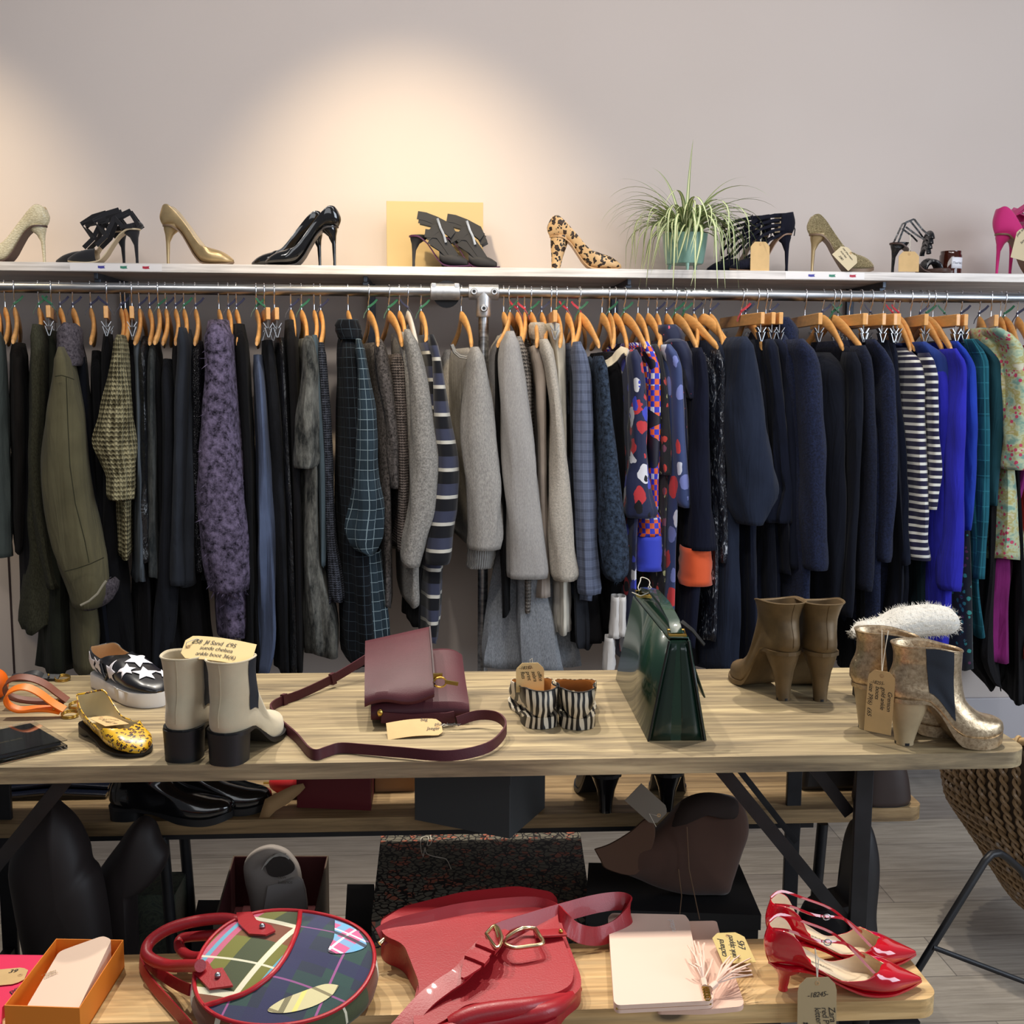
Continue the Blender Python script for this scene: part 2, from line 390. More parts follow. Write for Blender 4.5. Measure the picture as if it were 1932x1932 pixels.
def tube_rows(rows, yc, dep, shear, seed, fold, org, n=28, seg=40, top=.55, taperend=1.0, YN=None, hemwave=0, lumps=.0045):
    """vertical cloth tube whose near side follows the given outline; yc/dep: centre and half depth"""
    R = []; rr = densify(rows, seg)
    for i, (y, xl, xr) in enumerate(rr):
        cx, z, hw = row(y, xl, xr, YN); k = i/(seg-1)
        d = dep if not isinstance(dep, list) else interp(dep, k)
        sc = 1
        if i == 0: sc = top
        elif i == 1: sc = (top+1)/2
        ring = []
        for j in range(n):
            a = 2*pi*j/n; ca, sa = cos(a), sin(a)
            px = abs(ca)**.75*(1 if ca > 0 else -1); py = abs(sa)**.85*(1 if sa > 0 else -1)
            f = 1+fold*(.3+.9*k)*(sin(5*a+seed+2.6*k+1.5*sin(3*k+seed))+.6*sin(9*a+seed*2.3-4*k))+lumps*40*noise.noise(V((ca*1.3+seed*3.1, sa*1.3+k*5, seed)))*(.6+k)+.02*fold*10*sin(38*k+seed+3*ca)*max(0, sin(pi*k*1.6+seed))
            x = hw*px*f*sc; yy = d*py*(sc*.5+.5)*(1+.3*(f-1))
            zz = z+(hemwave*.006*sin(4*a+seed) if i == seg-1 else 0)
            ring.append(V((cx+x+(yy+(yc-YN))*shear-(yc-d-YN)*0, yc+yy, zz))-V(org))
        R.append(ring)
    m = MB(); m.loft(R, cap=False); return m
NG = [0]
def X(par, nm, rows, m, o=.0, sd=.05, fold=.05, back=0, seg=8, seed=3, top=1, shear=0, solid=.003):
    YN = YR-.17-o; mb = tube_rows(rows, YN+(back or sd-.0), sd, shear, seed, fold, par.location, n=30, seg=seg, top=top, YN=YN)
    return mb.build(nm, m, par, solid=solid, soff=0)
def tufts(mb, n, ln, wd, seed=1, dn=.8, jit=.5, out=.55):
    random.seed(seed); m = MB(); V_ = mb.v; fs = mb.f
    for k in range(n):
        q = random.choice(fs); a, b, c_ = V_[q[0]], V_[q[1]], V_[q[2]]; u, v = random.random(), random.random()
        p = a.lerp(b, u).lerp(c_, v*.6); nr = (b-a).cross(c_-a)
        if nr.length < 1e-9: continue
        nr.normalize(); j = V((random.uniform(-1, 1), random.uniform(-1, 1), random.uniform(-1, 1)))*jit
        d = (nr*out+V((0, 0, -dn))+j).normalized(); w = d.cross(nr)
        if w.length < 1e-6: continue
        w = w.normalized()*wd*random.uniform(.6, 1.3); L_ = ln*random.uniform(.6, 1.4); c1 = p+d*L_*.45+nr*L_*.22; c2 = p+d*L_+nr*L_*.1+j*L_*.3
        m.add([p-w, p+w, c1+w*.8, c1-w*.8, c2], [(0, 1, 2, 3), (3, 2, 4)])
    return m
def G(name, cat, label, hook, near, y0, S_=None, B=None, m=None, kind='w', o=0.0, D=.2, fold=.14, ribbon=None, cuff=None, hl=None, m2=None, sd=.05, hem=1, hz=True, smat=None):
    NG[0] += 1; seed = NG[0]*1.37
    YN = YR-.17-o
    if hz: hg = hanger(kind, hook, near, y0, hl or ' '.join(('wooden hanger holding the '+label).split()[:16]), ribbon)
    if hz and (y0 <= 636 or name in ('sheepskin_coat', 'hooded_coat', 'checked_shirt_dress', 'roll_neck_jumper', 'star_print_shirt', 'funnel_neck_coat', 'evening_dress')) and kind != 'c': hg.scale = (1, .70, 1)
    xh = at(hook, 550, Y=YR).x; xn = at(near, 640, Y=YR-.2).x
    shear = max(-1.2, min(1.2, (xh-xn)/.2))
    src = B or S_
    ztop = row(*src[0][0:3], YN)[1]
    org = V((xh, YR, ztop)); par = None
    parts = bool(S_)
    if parts: par = thing(name, label, cat, org)
    if B is None:
        B = [(y, (a+b)/2-min(14, (b-a)*.32), (a+b)/2+min(14, (b-a)*.32)) for y, a, b in S_]
    dep = [(0, D*.62), (.05, D*.9), (.1, D), (1, D*1.05)] if kind != 'c' else [(0, D*.85), (.5, D), (1, D*1.1)]
    bm = tube_rows(B, YN+D+.0, dep, shear, seed, fold, org, n=44, seg=36, top=.75, YN=YN, hemwave=hem)
    bo = bm.build('body' if parts else name, m, par, loc=None if parts else org, solid=.002, soff=0)
    if not parts: setp(bo, label, cat)
    else:
        sm = smat or m
        s = tube_rows(S_, YN+.015, sd, shear*.3, seed+4, fold*.7, org, n=28, seg=44, top=.5, YN=YN)
        s.build('sleeve', sm, par, solid=.0025, soff=0)
        # far sleeve hangs on the wall side of the same garment
        off = V((2*D*shear, 2*D-.03, 0)); s2 = MB().join(s, Matrix.Translation(off)); s2.build('sleeve', sm, par, solid=.0025, soff=0)
        if cuff:
            cm, h = cuff; yl = S_[-1]; c_ = tube_rows([(yl[0]-h, yl[1]-1, yl[2]+1), (yl[0]+2, yl[1]-1, yl[2]+1)], YN+.015, sd*1.06, 0, seed, .05, org, n=28, seg=8, top=1, YN=YN)
            c_.build('cuff', cm, par, solid=.003, soff=0)
    return par or bo
# ---------------------------------------------------------------- garments, left to right
BLK = fab('black cloth', (13, 13, 16)); BLK2 = fab('soft black cloth', (19, 18, 21)); CHAR = fab('charcoal cloth', (38, 40, 46)); OLV = fab('olive cloth', (72, 70, 54), c2=(46, 46, 34), kind='marl')
NAVY = fab('navy cloth', (20, 25, 42), sheen=.5); NAVY2 = fab('navy wool', (24, 30, 52), 'fuzz', (12, 15, 28), sheen=.7); NAVY3 = fab('ink blue wool', (32, 41, 72), 'fuzz', (15, 19, 36), sheen=.8); NAVYB = fab('blue black cloth', (14, 17, 28), sheen=.4)
DBR = fab('dark brown cloth', (30, 26, 23)); GREEN = fab('dark olive cloth', (38, 40, 31))
G('jacket', 'jacket', 'grey green zip jacket cut off by the left edge of the photo', -8, -8, 625, [(625, -30, 3), (700, -34, 8), (850, -34, 14), (1000, -32, 18), (1050, -32, 19)], None, fab('slate green cloth', (70, 76, 72)))
G('coat', 'coat', 'dark brown coat behind the grey green jacket at the left end', 26, 24, 645, None, [(645, 14, 46), (850, 16, 52), (1030, 24, 42), (1045, 26, 40)], DBR, ribbon='g')
G('field_jacket', 'jacket', 'olive jacket with ruched front, left of the sheepskin coat', 72, 66, 612, [(612, 57, 80), (650, 60, 85), (760, 60, 84), (860, 56, 80), (950, 62, 84), (1020, 72, 98), (1062, 82, 104), (1108, 92, 116)], [(616, 54, 82), (800, 46, 90), (950, 42, 100), (1060, 44, 110), (1180, 36, 104), (1195, 40, 70)], OLV, ribbon='g', m2=1, fold=.16)
G('long_skirt', 'skirt', 'dark olive long skirt on clips left of the sheepskin coat', 96, 92, 622, None, [(622, 84, 104), (760, 84, 122), (1000, 70, 136), (1272, 70, 142)], GREEN, kind='c', ribbon='g', D=.17)
SUEDE = fab('olive suede', (98, 92, 68), 'plain', rough=.9, sheen=.5)
cz = G('sheepskin_coat', 'coat', 'olive suede sheepskin coat with grey fur collar and cuffs', 112, 119, 655, [(655, 108, 128), (700, 102, 140), (790, 86, 156), (900, 79, 168), (1000, 91, 185), (1060, 108, 196), (1110, 132, 200), (1142, 143, 190)], [(660, 104, 134), (800, 96, 164), (1000, 112, 184), (1140, 130, 196), (1272, 138, 192)], SUEDE, o=.05, sd=.075, fold=.05, ribbon='n')
G('hooded_coat', 'coat', 'black coat with a domed black hood right of the sheepskin coat', 136, 149, 640, None, [(640, 140, 166), (760, 138, 176), (1000, 150, 200), (1240, 180, 226)], fab('blue black wool', (12, 15, 24)), ribbon='n')
G('wrap_skirt', 'skirt', 'black skirt on clips left of the beige knit', 201, 201, 628, None, [(628, 190, 212), (800, 184, 222), (1100, 186, 240), (1272, 196, 262)], BLK, kind='c', ribbon='n', D=.17)
BKN = fab('beige chunky knit', (176, 166, 128), 'knit', (84, 76, 52), k=.42)
G('chunky_cardigan', 'cardigan', 'beige chunky ribbed cardigan with wide bell sleeve', 227, 227, 632, [(632, 221, 233), (700, 208, 240), (780, 190, 247), (830, 179, 251), (870, 192, 252), (905, 205, 252), (932, 205, 253), (941, 210, 252)], [(636, 220, 236), (800, 212, 252), (950, 216, 251), (1052, 219, 251)], BKN, o=.03, sd=.07, ribbon='n')
LEAB = fab('black leather', (26, 27, 30), 'shiny', rough=.35)
G('leather_jacket', 'jacket', 'black puffed leather jacket right of the beige chunky cardigan', 262, 250, 672, None, [(632, 256, 276), (720, 254, 282), (900, 250, 290), (1060, 256, 296)], LEAB, ribbon='n')
G('wool_coat', 'coat', 'slate grey straight coat with long hem, between beige cardigan and charcoal coat', 248, 250, 640, None, [(640, 250, 266), (800, 252, 274), (950, 252, 277), (1095, 251, 280), (1098, 250, 281)], fab('slate cloth', (84, 92, 100), sheen=.5), kind='c', D=.19)
G('camouflage_shirt', 'shirt', 'grey and olive camouflage shirt in the left dark section', 298, 292, 640, None, [(640, 276, 292), (800, 268, 300), (1000, 272, 300), (1090, 276, 304)], fab('camouflage', (82, 84, 82), 'denim', (34, 38, 40)), ribbon='g')
G('tailored_trousers', 'trousers', 'dark grey pressed trousers clipped below a curved hanger', 312, 304, 676, None, [(676, 300, 318), (760, 300, 330), (900, 296, 336), (1100, 290, 340), (1272, 286, 322)], fab('dark grey suiting', (30, 32, 38)), ribbon='n', D=.16)
G('collared_dress', 'dress', 'charcoal wool dress with a rolled collar left of the sequin top', 346, 346, 618, [(618, 334, 352), (660, 336, 358), (760, 330, 354), (900, 328, 350), (1000, 326, 348), (1102, 323, 352)], [(618, 334, 362), (700, 334, 370), (900, 332, 376), (1100, 324, 382), (1104, 322, 384)], fab('charcoal wool', (46, 50, 58), sheen=.4), ribbon='g')
t = NT('black sequins'); vo = t.n('TexVoronoi', {'Vector': t.co('Object'), 'Scale': 260.0}); t.col(t.ramp(vo.outputs['Color'], [(0, (.01, .01, .012)), (.8, (.02, .02, .025)), (1, (.3, .31, .33))])).set(rough=.25, metal=.4).bump(vo.outputs['Distance'], 1, .004); SEQ = t.m
G('sequin_top', 'top', 'black sequin top left of the purple shaggy fur coat', 368, 366, 640, None, [(640, 356, 380), (760, 354, 386), (1000, 354, 392), (1080, 356, 396)], SEQ, ribbon='n')
PURF = fab('purple shaggy fur', (122, 110, 138), 'fuzz', (22, 19, 28), k=.28)  # lit locks and shaded gaps of the pile painted in as colour contrast
PUR = G('shaggy_fur_coat', 'coat', 'purple shaggy curly fur coat on the rail', 412, 412, 612, [(612, 386, 436), (700, 388, 440), (780, 380, 446), (880, 372, 456), (960, 370, 466), (1030, 376, 472), (1085, 390, 474), (1112, 398, 470)], [(600, 384, 440), (800, 392, 460), (1000, 398, 474), (1120, 404, 478), (1205, 412, 472)], PURF, o=.03, sd=.08, fold=.06)
G('evening_dress', 'dress', 'black dress with beaded edge right of the purple shaggy fur', 445, 448, 682, None, [(608, 436, 466), (700, 440, 474), (900, 452, 482), (1272, 460, 490)], BLK, ribbon='n')
SLB = fab('slate blue crepe', (84, 96, 124), sheen=.5)
G('wide_leg_trousers', 'trousers', 'slate blue wide leg trousers clipped near the purple fur', 483, 484, 668, None, [(668, 476, 496), (760, 480, 505), (900, 484, 514), (1050, 484, 524), (1180, 482, 527), (1225, 478, 524), (1272, 474, 512)], SLB, kind='w', fold=.2, ribbon='g', D=.17)
G('black_jeans', 'jeans', 'black jeans with pale topstitching right of the slate blue trousers', 498, 508, 640, None, [(640, 500, 520), (800, 508, 536), (1000, 516, 546), (1272, 524, 556)], fab('black denim', (26, 28, 34), 'denim', (16, 17, 20)), kind='c', ribbon='g', D=.16)
G('leather_leggings', 'leggings', 'glossy black leggings between black jeans and the washed denim jacket', 517, 524, 636, None, [(636, 520, 544), (800, 526, 552), (1000, 536, 560), (1272, 540, 566)], LEAB, kind='c', D=.16)
G('padded_hanger_dress', 'dress', 'black dress with grey banded shoulders left of the denim jacket', 548, 552, 600, None, [(600, 536, 562), (700, 540, 566), (900, 546, 572), (1200, 552, 576), (1272, 556, 574)], BLK2, ribbon='n')
DNM = fab('washed grey denim', (124, 124, 118), 'denim', (36, 38, 38))
G('denim_jacket', 'jacket', 'washed grey denim jacket with frayed hem', 568, 580, 634, [(634, 572, 592), (700, 570, 600), (780, 562, 602), (840, 556, 603), (866, 555, 604), (882, 558, 596)], [(636, 572, 596), (800, 572, 604), (900, 570, 610), (1060, 566, 616), (1150, 570, 640), (1215, 574, 647), (1240, 578, 646)], DNM, o=.02, fold=.14, ribbon='g', sd=.06)
G('teal_grey_shirt', 'shirt', 'teal grey long sleeved shirt right of the denim jacket', 592, 592, 632, [(632, 586, 600), (800, 596, 612), (900, 602, 618), (960, 604, 617), (1066, 606, 614)], None, fab('teal grey cloth', (74, 88, 96)), sd=.04)
GSP = fab('dark speckled knit', (78, 82, 94), 'knit', (26, 28, 34), k=.8)
G('speckled_cardigan', 'cardigan', 'dark speckled long cardigan left of the checked shirt dress', 604, 604, 646, [(646, 598, 612), (800, 608, 624), (1000, 616, 632), (1130, 624, 650), (1134, 628, 650)], [(648, 600, 612), (900, 608, 626), (1136, 616, 632), (1138, 616, 630)], GSP, sd=.04, ribbon='n')
PLD = fab('dark teal windowpane check', (44, 58, 68), 'grid', (150, 170, 178)); PLDD = fab('black windowpane check', (20, 24, 30), 'grid', (60, 72, 82))
G('checked_shirt_dress', 'dress', 'dark teal windowpane check shirt dress with turned up collar', 656, 660, 640, [(640, 668, 684), (700, 676, 694), (780, 674, 708), (900, 668, 714), (960, 662, 722), (1000, 655, 720), (1030, 664, 712), (1044, 694, 706)], [(610, 640, 676), (700, 636, 690), (900, 636, 712), (1040, 644, 718), (1150, 646, 724), (1230, 646, 732), (1262, 660, 726)], PLDD, smat=PLD, o=.04, sd=.07, hem=2, fold=.14)
BOU = fab('grey brown boucle', (112, 106, 104), 'fuzz', (30, 28, 28), k=.8)
G('boucle_jacket', 'jacket', 'grey brown boucle jacket right of the checked shirt dress', 695, 712, 640, [(640, 704, 724), (720, 714, 740), (800, 728, 750), (880, 732, 755), (920, 736, 755)], [(645, 700, 722), (900, 714, 744), (1145, 722, 746), (1146, 722, 744)], BOU, sd=.05, ribbon='g')
KBR = fab('grey brown ribbed knit', (128, 118, 114), 'knit', (62, 56, 54), k=.7)
G('ribbed_jumper', 'jumper', 'grey brown ribbed jumper left of the fluffy grey jumper', 733, 757, 668, [(668, 738, 766), (780, 746, 768), (900, 752, 770), (1035, 750, 764), (1038, 750, 762)], None, KBR, sd=.05, ribbon='g')
FUZ = fab('fluffy pale grey wool', (176, 172, 166), 'fuzz', (120, 118, 114))
G('fluffy_jumper', 'jumper', 'fluffy pale grey jumper with thick sleeve', 753, 766, 622, [(622, 758, 778), (680, 768, 798), (780, 774, 816), (880, 776, 826), (960, 770, 821), (1022, 758, 804), (1050, 755, 796), (1066, 762, 792)], [(624, 752, 776), (900, 770, 800), (1040, 766, 800), (1130, 767, 799), (1145, 770, 797)], FUZ, o=.04, sd=.07, fold=.05)
G('thin_black_dress', 'dress', 'black slip dress on a white plastic hanger', 769, 785, 650, None, [(650, 782, 796), (900, 790, 806), (1100, 780, 800), (1182, 776, 798)], BLK, kind='p', ribbon='n', D=.15)
STR = stripes('navy black white stripes', [(0, (14, 16, 24)), (.42, (58, 62, 84)), (.84, (205, 202, 192)), (.97, (14, 16, 24))], .083)
G('striped_cardigan', 'cardigan', 'long black, navy and white banded striped cardigan', 794, 806, 632, [(632, 804, 822), (680, 816, 832), (780, 818, 848), (880, 822, 863), (960, 814, 860), (1000, 808, 852), (1058, 805, 848), (1062, 806, 846)], [(630, 790, 822), (700, 800, 828), (1000, 800, 846), (1063, 798, 842), (1150, 799, 838), (1214, 800, 830)], STR, o=.03, sd=.06, fold=.08, ribbon='g')
SWG = fab('heather grey jersey', (172, 168, 162), 'marl', (136, 133, 130))
SWT = G('grey_sweatshirt', 'sweatshirt', 'heather grey sweatshirt hanging alone left of the post', 870, 897, 655, [(655, 884, 908), (720, 878, 922), (800, 872, 934), (880, 876, 940), (960, 880, 948), (1010, 882, 947), (1034, 882, 942)], None, SWG, o=.04, sd=.07, fold=.06)
X(SWT, 'cuff', [(1030, 882, 944), (1036, 883, 937), (1060, 883, 934), (1074, 884, 930)], fab('grey rib', (158, 156, 152), 'rib', (140, 138, 136)), o=.03, sd=.05)
G('black_sleeved_top', 'top', 'black top on the first hanger right of the post', 962, 940, 640, None, [(640, 926, 944), (800, 930, 950), (1000, 936, 956), (1160, 944, 962)], BLK, ribbon='g')
TAU = fab('mushroom jersey', (180, 170, 162), 'plain'); TAU2 = fab('warm taupe knit', (168, 156, 146), 'plain')
G('split_hem_sweatshirt', 'sweatshirt', 'mushroom grey sweatshirt with wide split hem just right of the post', 950, 960, 625, [(625, 950, 976), (680, 940, 986), (760, 944, 998), (860, 950, 1008), (960, 955, 1018), (1040, 957, 1030), (1086, 959, 1036), (1090, 960, 1034)], None, fab('stone grey jersey', (170, 166, 162), 'marl', (150, 147, 145)), o=.05, sd=.05, fold=.05)
G('cable_jumper', 'jumper', 'ash grey cable knit jumper behind the split hem sweatshirt', 990, 978, 635, [(635, 968, 988), (720, 984, 1001), (900, 990, 1004), (1100, 990, 1002), (1155, 990, 1000)], None, fab('ash cable knit', (150, 142, 134), 'knit', (92, 88, 84), k=.5), sd=.04, ribbon='r')
G('taupe_cardigan', 'cardigan', 'warm taupe thin cardigan left of the cream roll neck', 1002, 1012, 652, [(652, 1000, 1020), (720, 1010, 1030), (900, 1016, 1030), (1050, 1016, 1034), (1125, 1012, 1036)], None, TAU2, sd=.045, ribbon='g')
CRM = fab('cream wool', (206, 196, 182), 'fuzz', (170, 162, 150))
G('roll_neck_jumper', 'jumper', 'cream wool roll neck jumper with deep cuff', 1022, 1030, 640, [(640, 1012, 1040), (700, 1030, 1050), (800, 1040, 1062), (900, 1038, 1072), (990, 1034, 1081), (1050, 1038, 1086), (1088, 1042, 1091), (1093, 1046, 1086)], None, CRM, o=.04, sd=.06, fold=.05, kind='w', ribbon='n')
G('ecru_trousers', 'trousers', 'ecru trousers with gathered waistband on a clip hanger', 1040, 1048, 608, None, [(608, 1026, 1066), (640, 1042, 1070), (700, 1048, 1072), (900, 1052, 1074), (1090, 1045, 1079), (1160, 1046, 1079), (1193, 1046, 1078)], fab('ecru twill', (206, 200, 186)), kind='c', fold=.16, D=.18, o=.01)
G('flared_wool_dress', 'dress', 'pale grey flared wool dress with long hem behind the sweatshirts', 976, 985, 660, None, [(660, 972, 996), (900, 964, 1020), (1080, 950, 1050), (1180, 942, 1076), (1268, 938, 1090)], fab('pale grey wool', (150, 154, 160), 'marl', (116, 120, 126), sheen=.5), fold=.25, D=.2, ribbon='r')
TWE = fab('slate blue tweed', (104, 112, 134), 'grid', (62, 68, 90), k=.25)
G('slate_tweed_top', 'top', 'slate blue woven tweed top with flared sleeve', 1070, 1086, 645, [(645, 1078, 1100), (720, 1082, 1116), (850, 1080, 1121), (980, 1084, 1124), (1080, 1088, 1128), (1116, 1088, 1132), (1118, 1090, 1130)], [(645, 1080, 1100), (900, 1088, 1112), (1120, 1084, 1130), (1134, 1082, 1130)], TWE, o=.02, sd=.06, ribbon='r')
G('grey_tunic', 'tunic', 'charcoal tunic between the ecru trousers and the tweed top', 1094, 1078, 660, None, [(660, 1070, 1086), (900, 1072, 1092), (1200, 1080, 1120), (1225, 1084, 1118)], CHAR, ribbon='r')
FURN = fab('blue black fur', (62, 76, 96), 'fuzz', (14, 18, 24), k=.45)
FN = G('fur_jacket', 'jacket', 'blue black fur jacket right of the tweed top', 1093, 1128, 672, [(672, 1120, 1140), (760, 1126, 1150), (860, 1130, 1163), (960, 1128, 1176), (1040, 1132, 1184), (1075, 1136, 1184), (1092, 1146, 1172)], None, FURN, o=.04, sd=.07, fold=.05, ribbon='g')
G('cream_collar_dress', 'dress', 'black dress with curved cream collar and white hem', 1136, 1164, 664, None, [(664, 1142, 1182), (760, 1146, 1186), (1000, 1150, 1190), (1120, 1140, 1184), (1200, 1146, 1180)], BLK, o=-.02, D=.19)
# prints
def printmat(name, base, blobs, sc=14, thr=.35, stretch=(1, 1, .7)):
    t = NT(name); c = lin(base); prev = c
    for i, (bc, s, th) in enumerate(blobs):
        vo = t.n('TexVoronoi', {'Vector': t.co('Object', tuple(s*k for k in stretch), loc=(i*3.7, i*1.3, i*2.1)), 'Scale': 1.0, 'Randomness': 1.0}).outputs['Distance']
        prev = t.mix(t.math('LESS_THAN', t.math('ADD', vo, t.math('MULTIPLY', t.noise(t.co('Object'), s*2.0, 2), .34)), th+.17), prev, lin(bc))
    t.col(prev).set(rough=.6, spec=.3, sheen=.2).bump(t.noise(t.co('Object'), 30, 3), .3, .004); _mc[name] = t.m; return t.m
PR1 = printmat('navy bloom print', (34, 40, 74), [((196, 56, 62), 15, .30), ((222, 222, 228), 13, .27), ((60, 72, 190), 16, .22), ((20, 20, 26), 18, .25)])
t = NT('orange and blue check'); u_, v_, _ = t.sep(t.co('UV')); a = t.math('LESS_THAN', t.math('FRACT', t.math('MULTIPLY', u_, 1/.026)), .5); b = t.math('LESS_THAN', t.math('FRACT', t.math('MULTIPLY', v_, 1/.034)), .5)
ch = t.math('ABSOLUTE', t.math('SUBTRACT', a, b)); a2 = t.math('LESS_THAN', t.math('FRACT', t.math('MULTIPLY', v_, 1/.1)), .4)
c0 = t.mix(ch, lin((226, 98, 44)), lin((48, 52, 190))); c1 = t.mix(t.math('MULTIPLY', t.math('MULTIPLY', a, b), a2), c0, lin((226, 222, 224))); nz = t.math('LESS_THAN', t.noise(t.co('Object', (1, 1, 1)), 11, 1), .43)
t.col(t.mix(nz, c1, lin((22, 20, 40)))).set(rough=.6); CHK = t.m
CHK2 = mat('cobalt jersey', (40, 58, 190), .7, sheen=.3)
G('bloom_print_blouse', 'blouse', 'navy blouse printed with red and white blooms, long sleeve', 1161, 1192, 660, [(660, 1184, 1206), (740, 1190, 1218), (860, 1190, 1222), (930, 1180, 1228), (965, 1178, 1238), (976, 1184, 1232)], [(660, 1184, 1206), (900, 1188, 1216), (1070, 1184, 1206), (1250, 1178, 1214)], PR1, o=.03, sd=.05, fold=.12)
G('check_print_dress', 'dress', 'orange, blue and white geometric check dress with cobalt hem', 1178, 1215, 645, [(645, 1206, 1226), (700, 1222, 1244), (760, 1220, 1246), (880, 1222, 1242), (930, 1224, 1240), (960, 1226, 1240)], [(645, 1206, 1232), (800, 1214, 1244), (960, 1208, 1248), (1012, 1206, 1254)], CHK, o=.01, fold=.08, hem=0, ribbon='g')
_x = tube_rows([(1012, 1206, 1254), (1078, 1204, 1255)], YR-.18+.2, .205, -.2, 9, .05, (0, 0, 0), n=30, seg=6, top=1, YN=YR-.18)
G('dark_floral_cardigan', 'cardigan', 'sheer black floral cardigan left of the short sleeved bloom dress', 1204, 1232, 650, [(650, 1222, 1244), (760, 1240, 1262), (860, 1238, 1268), (895, 1246, 1266)], [(650, 1222, 1244), (900, 1240, 1270), (1200, 1238, 1262)], printmat('black floral print', (24, 22, 26), [((190, 62, 52), 24, .2), ((170, 168, 120), 30, .16), ((110, 60, 80), 22, .2)]), sd=.05, fold=.2)
G('bloom_print_dress', 'dress', 'navy sheath dress printed with white spots and red patches', 1223, 1258, 650, [(650, 1246, 1270), (700, 1264, 1286), (800, 1268, 1290), (880, 1270, 1297), (940, 1272, 1303), (956, 1284, 1300)], [(650, 1250, 1272), (900, 1262, 1284), (1260, 1250, 1272)], printmat('blue spot print', (54, 68, 112), [((206, 62, 66), 12, .26), ((218, 222, 236), 11, .24), ((120, 130, 190), 14, .22)]), o=.03, sd=.05, fold=.06)
G('star_print_shirt', 'shirt', 'navy short sleeved shirt with tiny pink stars and piped collar', 1258, 1282, 640, [(640, 1256, 1292), (680, 1276, 1310), (730, 1292, 1318), (752, 1300, 1322)], [(640, 1252, 1290), (800, 1280, 1304), (900, 1286, 1306)], printmat('pink star print', (30, 36, 64), [((206, 86, 110), 46, .14)]), o=.02, sd=.05, ribbon='n')
ORG = mat('orange jersey', (226, 88, 36), .75, sheen=.3)
OB = G('colour_block_dress', 'dress', 'dark navy shift dress with broad orange hem', 1275, 1312, 656, [(656, 1306, 1326), (720, 1308, 1334), (860, 1303, 1337), (960, 1300, 1342), (1036, 1297, 1347)], [(656, 1308, 1330), (900, 1304, 1334), (1225, 1288, 1320)], fab('deep navy crepe', (18, 21, 38)), o=.05, sd=.06, fold=.04, ribbon='g')
t = NT('black feather sequins'); nz = t.noise(t.co('Object', (1, 1, .4)), 70, 3, .6, 1.5); t.col(t.ramp(nz, [(.5, (.012, .013, .02)), (.6, (.03, .04, .06)), (.68, (.5, .52, .56))])).set(rough=.25).bump(nz, 1, .006); FEA = t.m
G('feather_print_dress', 'dress', 'long glossy black dress with pale feather print', 1291, 1352, 660, [(660, 1344, 1360), (720, 1350, 1368), (880, 1346, 1369), (1000, 1354, 1372), (1060, 1352, 1370)], [(655, 1336, 1360), (900, 1338, 1366), (1100, 1330, 1362), (1210, 1326, 1362)], FEA, sd=.045, o=.02, ribbon='g')
WNV = fab('dark blue grey linen', (30, 37, 54), 'plain', sheen=.5)
G('batwing_coat', 'coat', 'dark blue grey batwing coat with wide pointed sleeve', 1328, 1404, 636, [(636, 1376, 1410), (700, 1372, 1422), (780, 1368, 1436), (860, 1368, 1448), (930, 1372, 1462), (960, 1380, 1448), (986, 1392, 1432)], [(640, 1368, 1404), (900, 1366, 1410), (1050, 1364, 1412), (1272, 1356, 1400)], WNV, o=.05, sd=.09, fold=.07)
G('navy_shift_dress', 'dress', 'plain navy shift dress with rounded hanger tip right of the batwing coat', 1341, 1376, 626, None, [(640, 1392, 1420), (900, 1400, 1436), (1272, 1400, 1440)], NAVY, ribbon='n', hl='honey wooden hanger turned almost sideways above the batwing coat')
G('midi_skirt', 'skirt', 'black navy midi skirt hung by clips right of the batwing coat', 1400, 1443, 640, None, [(640, 1424, 1452), (800, 1430, 1462), (1000, 1440, 1470), (1272, 1440, 1476)], NAVYB, kind='c', ribbon='r', D=.16)
G('ruffle_sleeve_blouse', 'blouse', 'navy blouse with gathered ruffle at the elbow', 1408, 1450, 640, [(640, 1440, 1462), (760, 1456, 1478), (900, 1464, 1492), (920, 1466, 1496), (930, 1462, 1498), (982, 1446, 1504), (985, 1450, 1500)], [(660, 1440, 1462), (900, 1458, 1486), (1000, 1466, 1492), (1050, 1474, 1488), (1084, 1468, 1498)], NAVY, sd=.05, fold=.3, ribbon='n')
G('navy_crepe_dress', 'dress', 'navy crepe dress left of the high collared coat', 1430, 1462, 640, [(640, 1454, 1478), (700, 1472, 1500), (850, 1480, 1508), (1000, 1484, 1510), (1070, 1486, 1508)], None, NAVY, sd=.05, fold=.1, kind='c')
G('funnel_neck_coat', 'coat', 'navy textured wool coat with funnel neck', 1454, 1496, 640, [(640, 1484, 1520), (690, 1498, 1542), (780, 1504, 1548), (900, 1508, 1554), (1000, 1510, 1556), (1068, 1512, 1558), (1071, 1514, 1556)], [(620, 1470, 1510), (900, 1498, 1540), (1100, 1500, 1540), (1272, 1500, 1532)], NAVY3, o=.05, sd=.08, fold=.04, ribbon='n')
G('wide_neck_jumper', 'jumper', 'black navy wide necked jumper dress under two tilted hangers', 1553, 1606, 664, [(664, 1592, 1618), (740, 1600, 1626), (900, 1600, 1618), (1040, 1592, 1610), (1158, 1590, 1604), (1161, 1592, 1602)], [(664, 1546, 1612), (900, 1556, 1610), (1155, 1560, 1600), (1160, 1562, 1598)], NAVYB, o=.05, sd=.05, fold=.1, ribbon='n')
G('navy_boucle_jumper', 'jumper', 'navy jumper with pale speckled cuff edge right of the wide necked jumper', 1572, 1622, 652, [(652, 1608, 1636), (720, 1622, 1644), (900, 1626, 1648), (1050, 1620, 1644), (1108, 1618, 1640), (1111, 1620, 1638)], None, NAVY2, o=.03, sd=.06, fold=.06, ribbon='g')
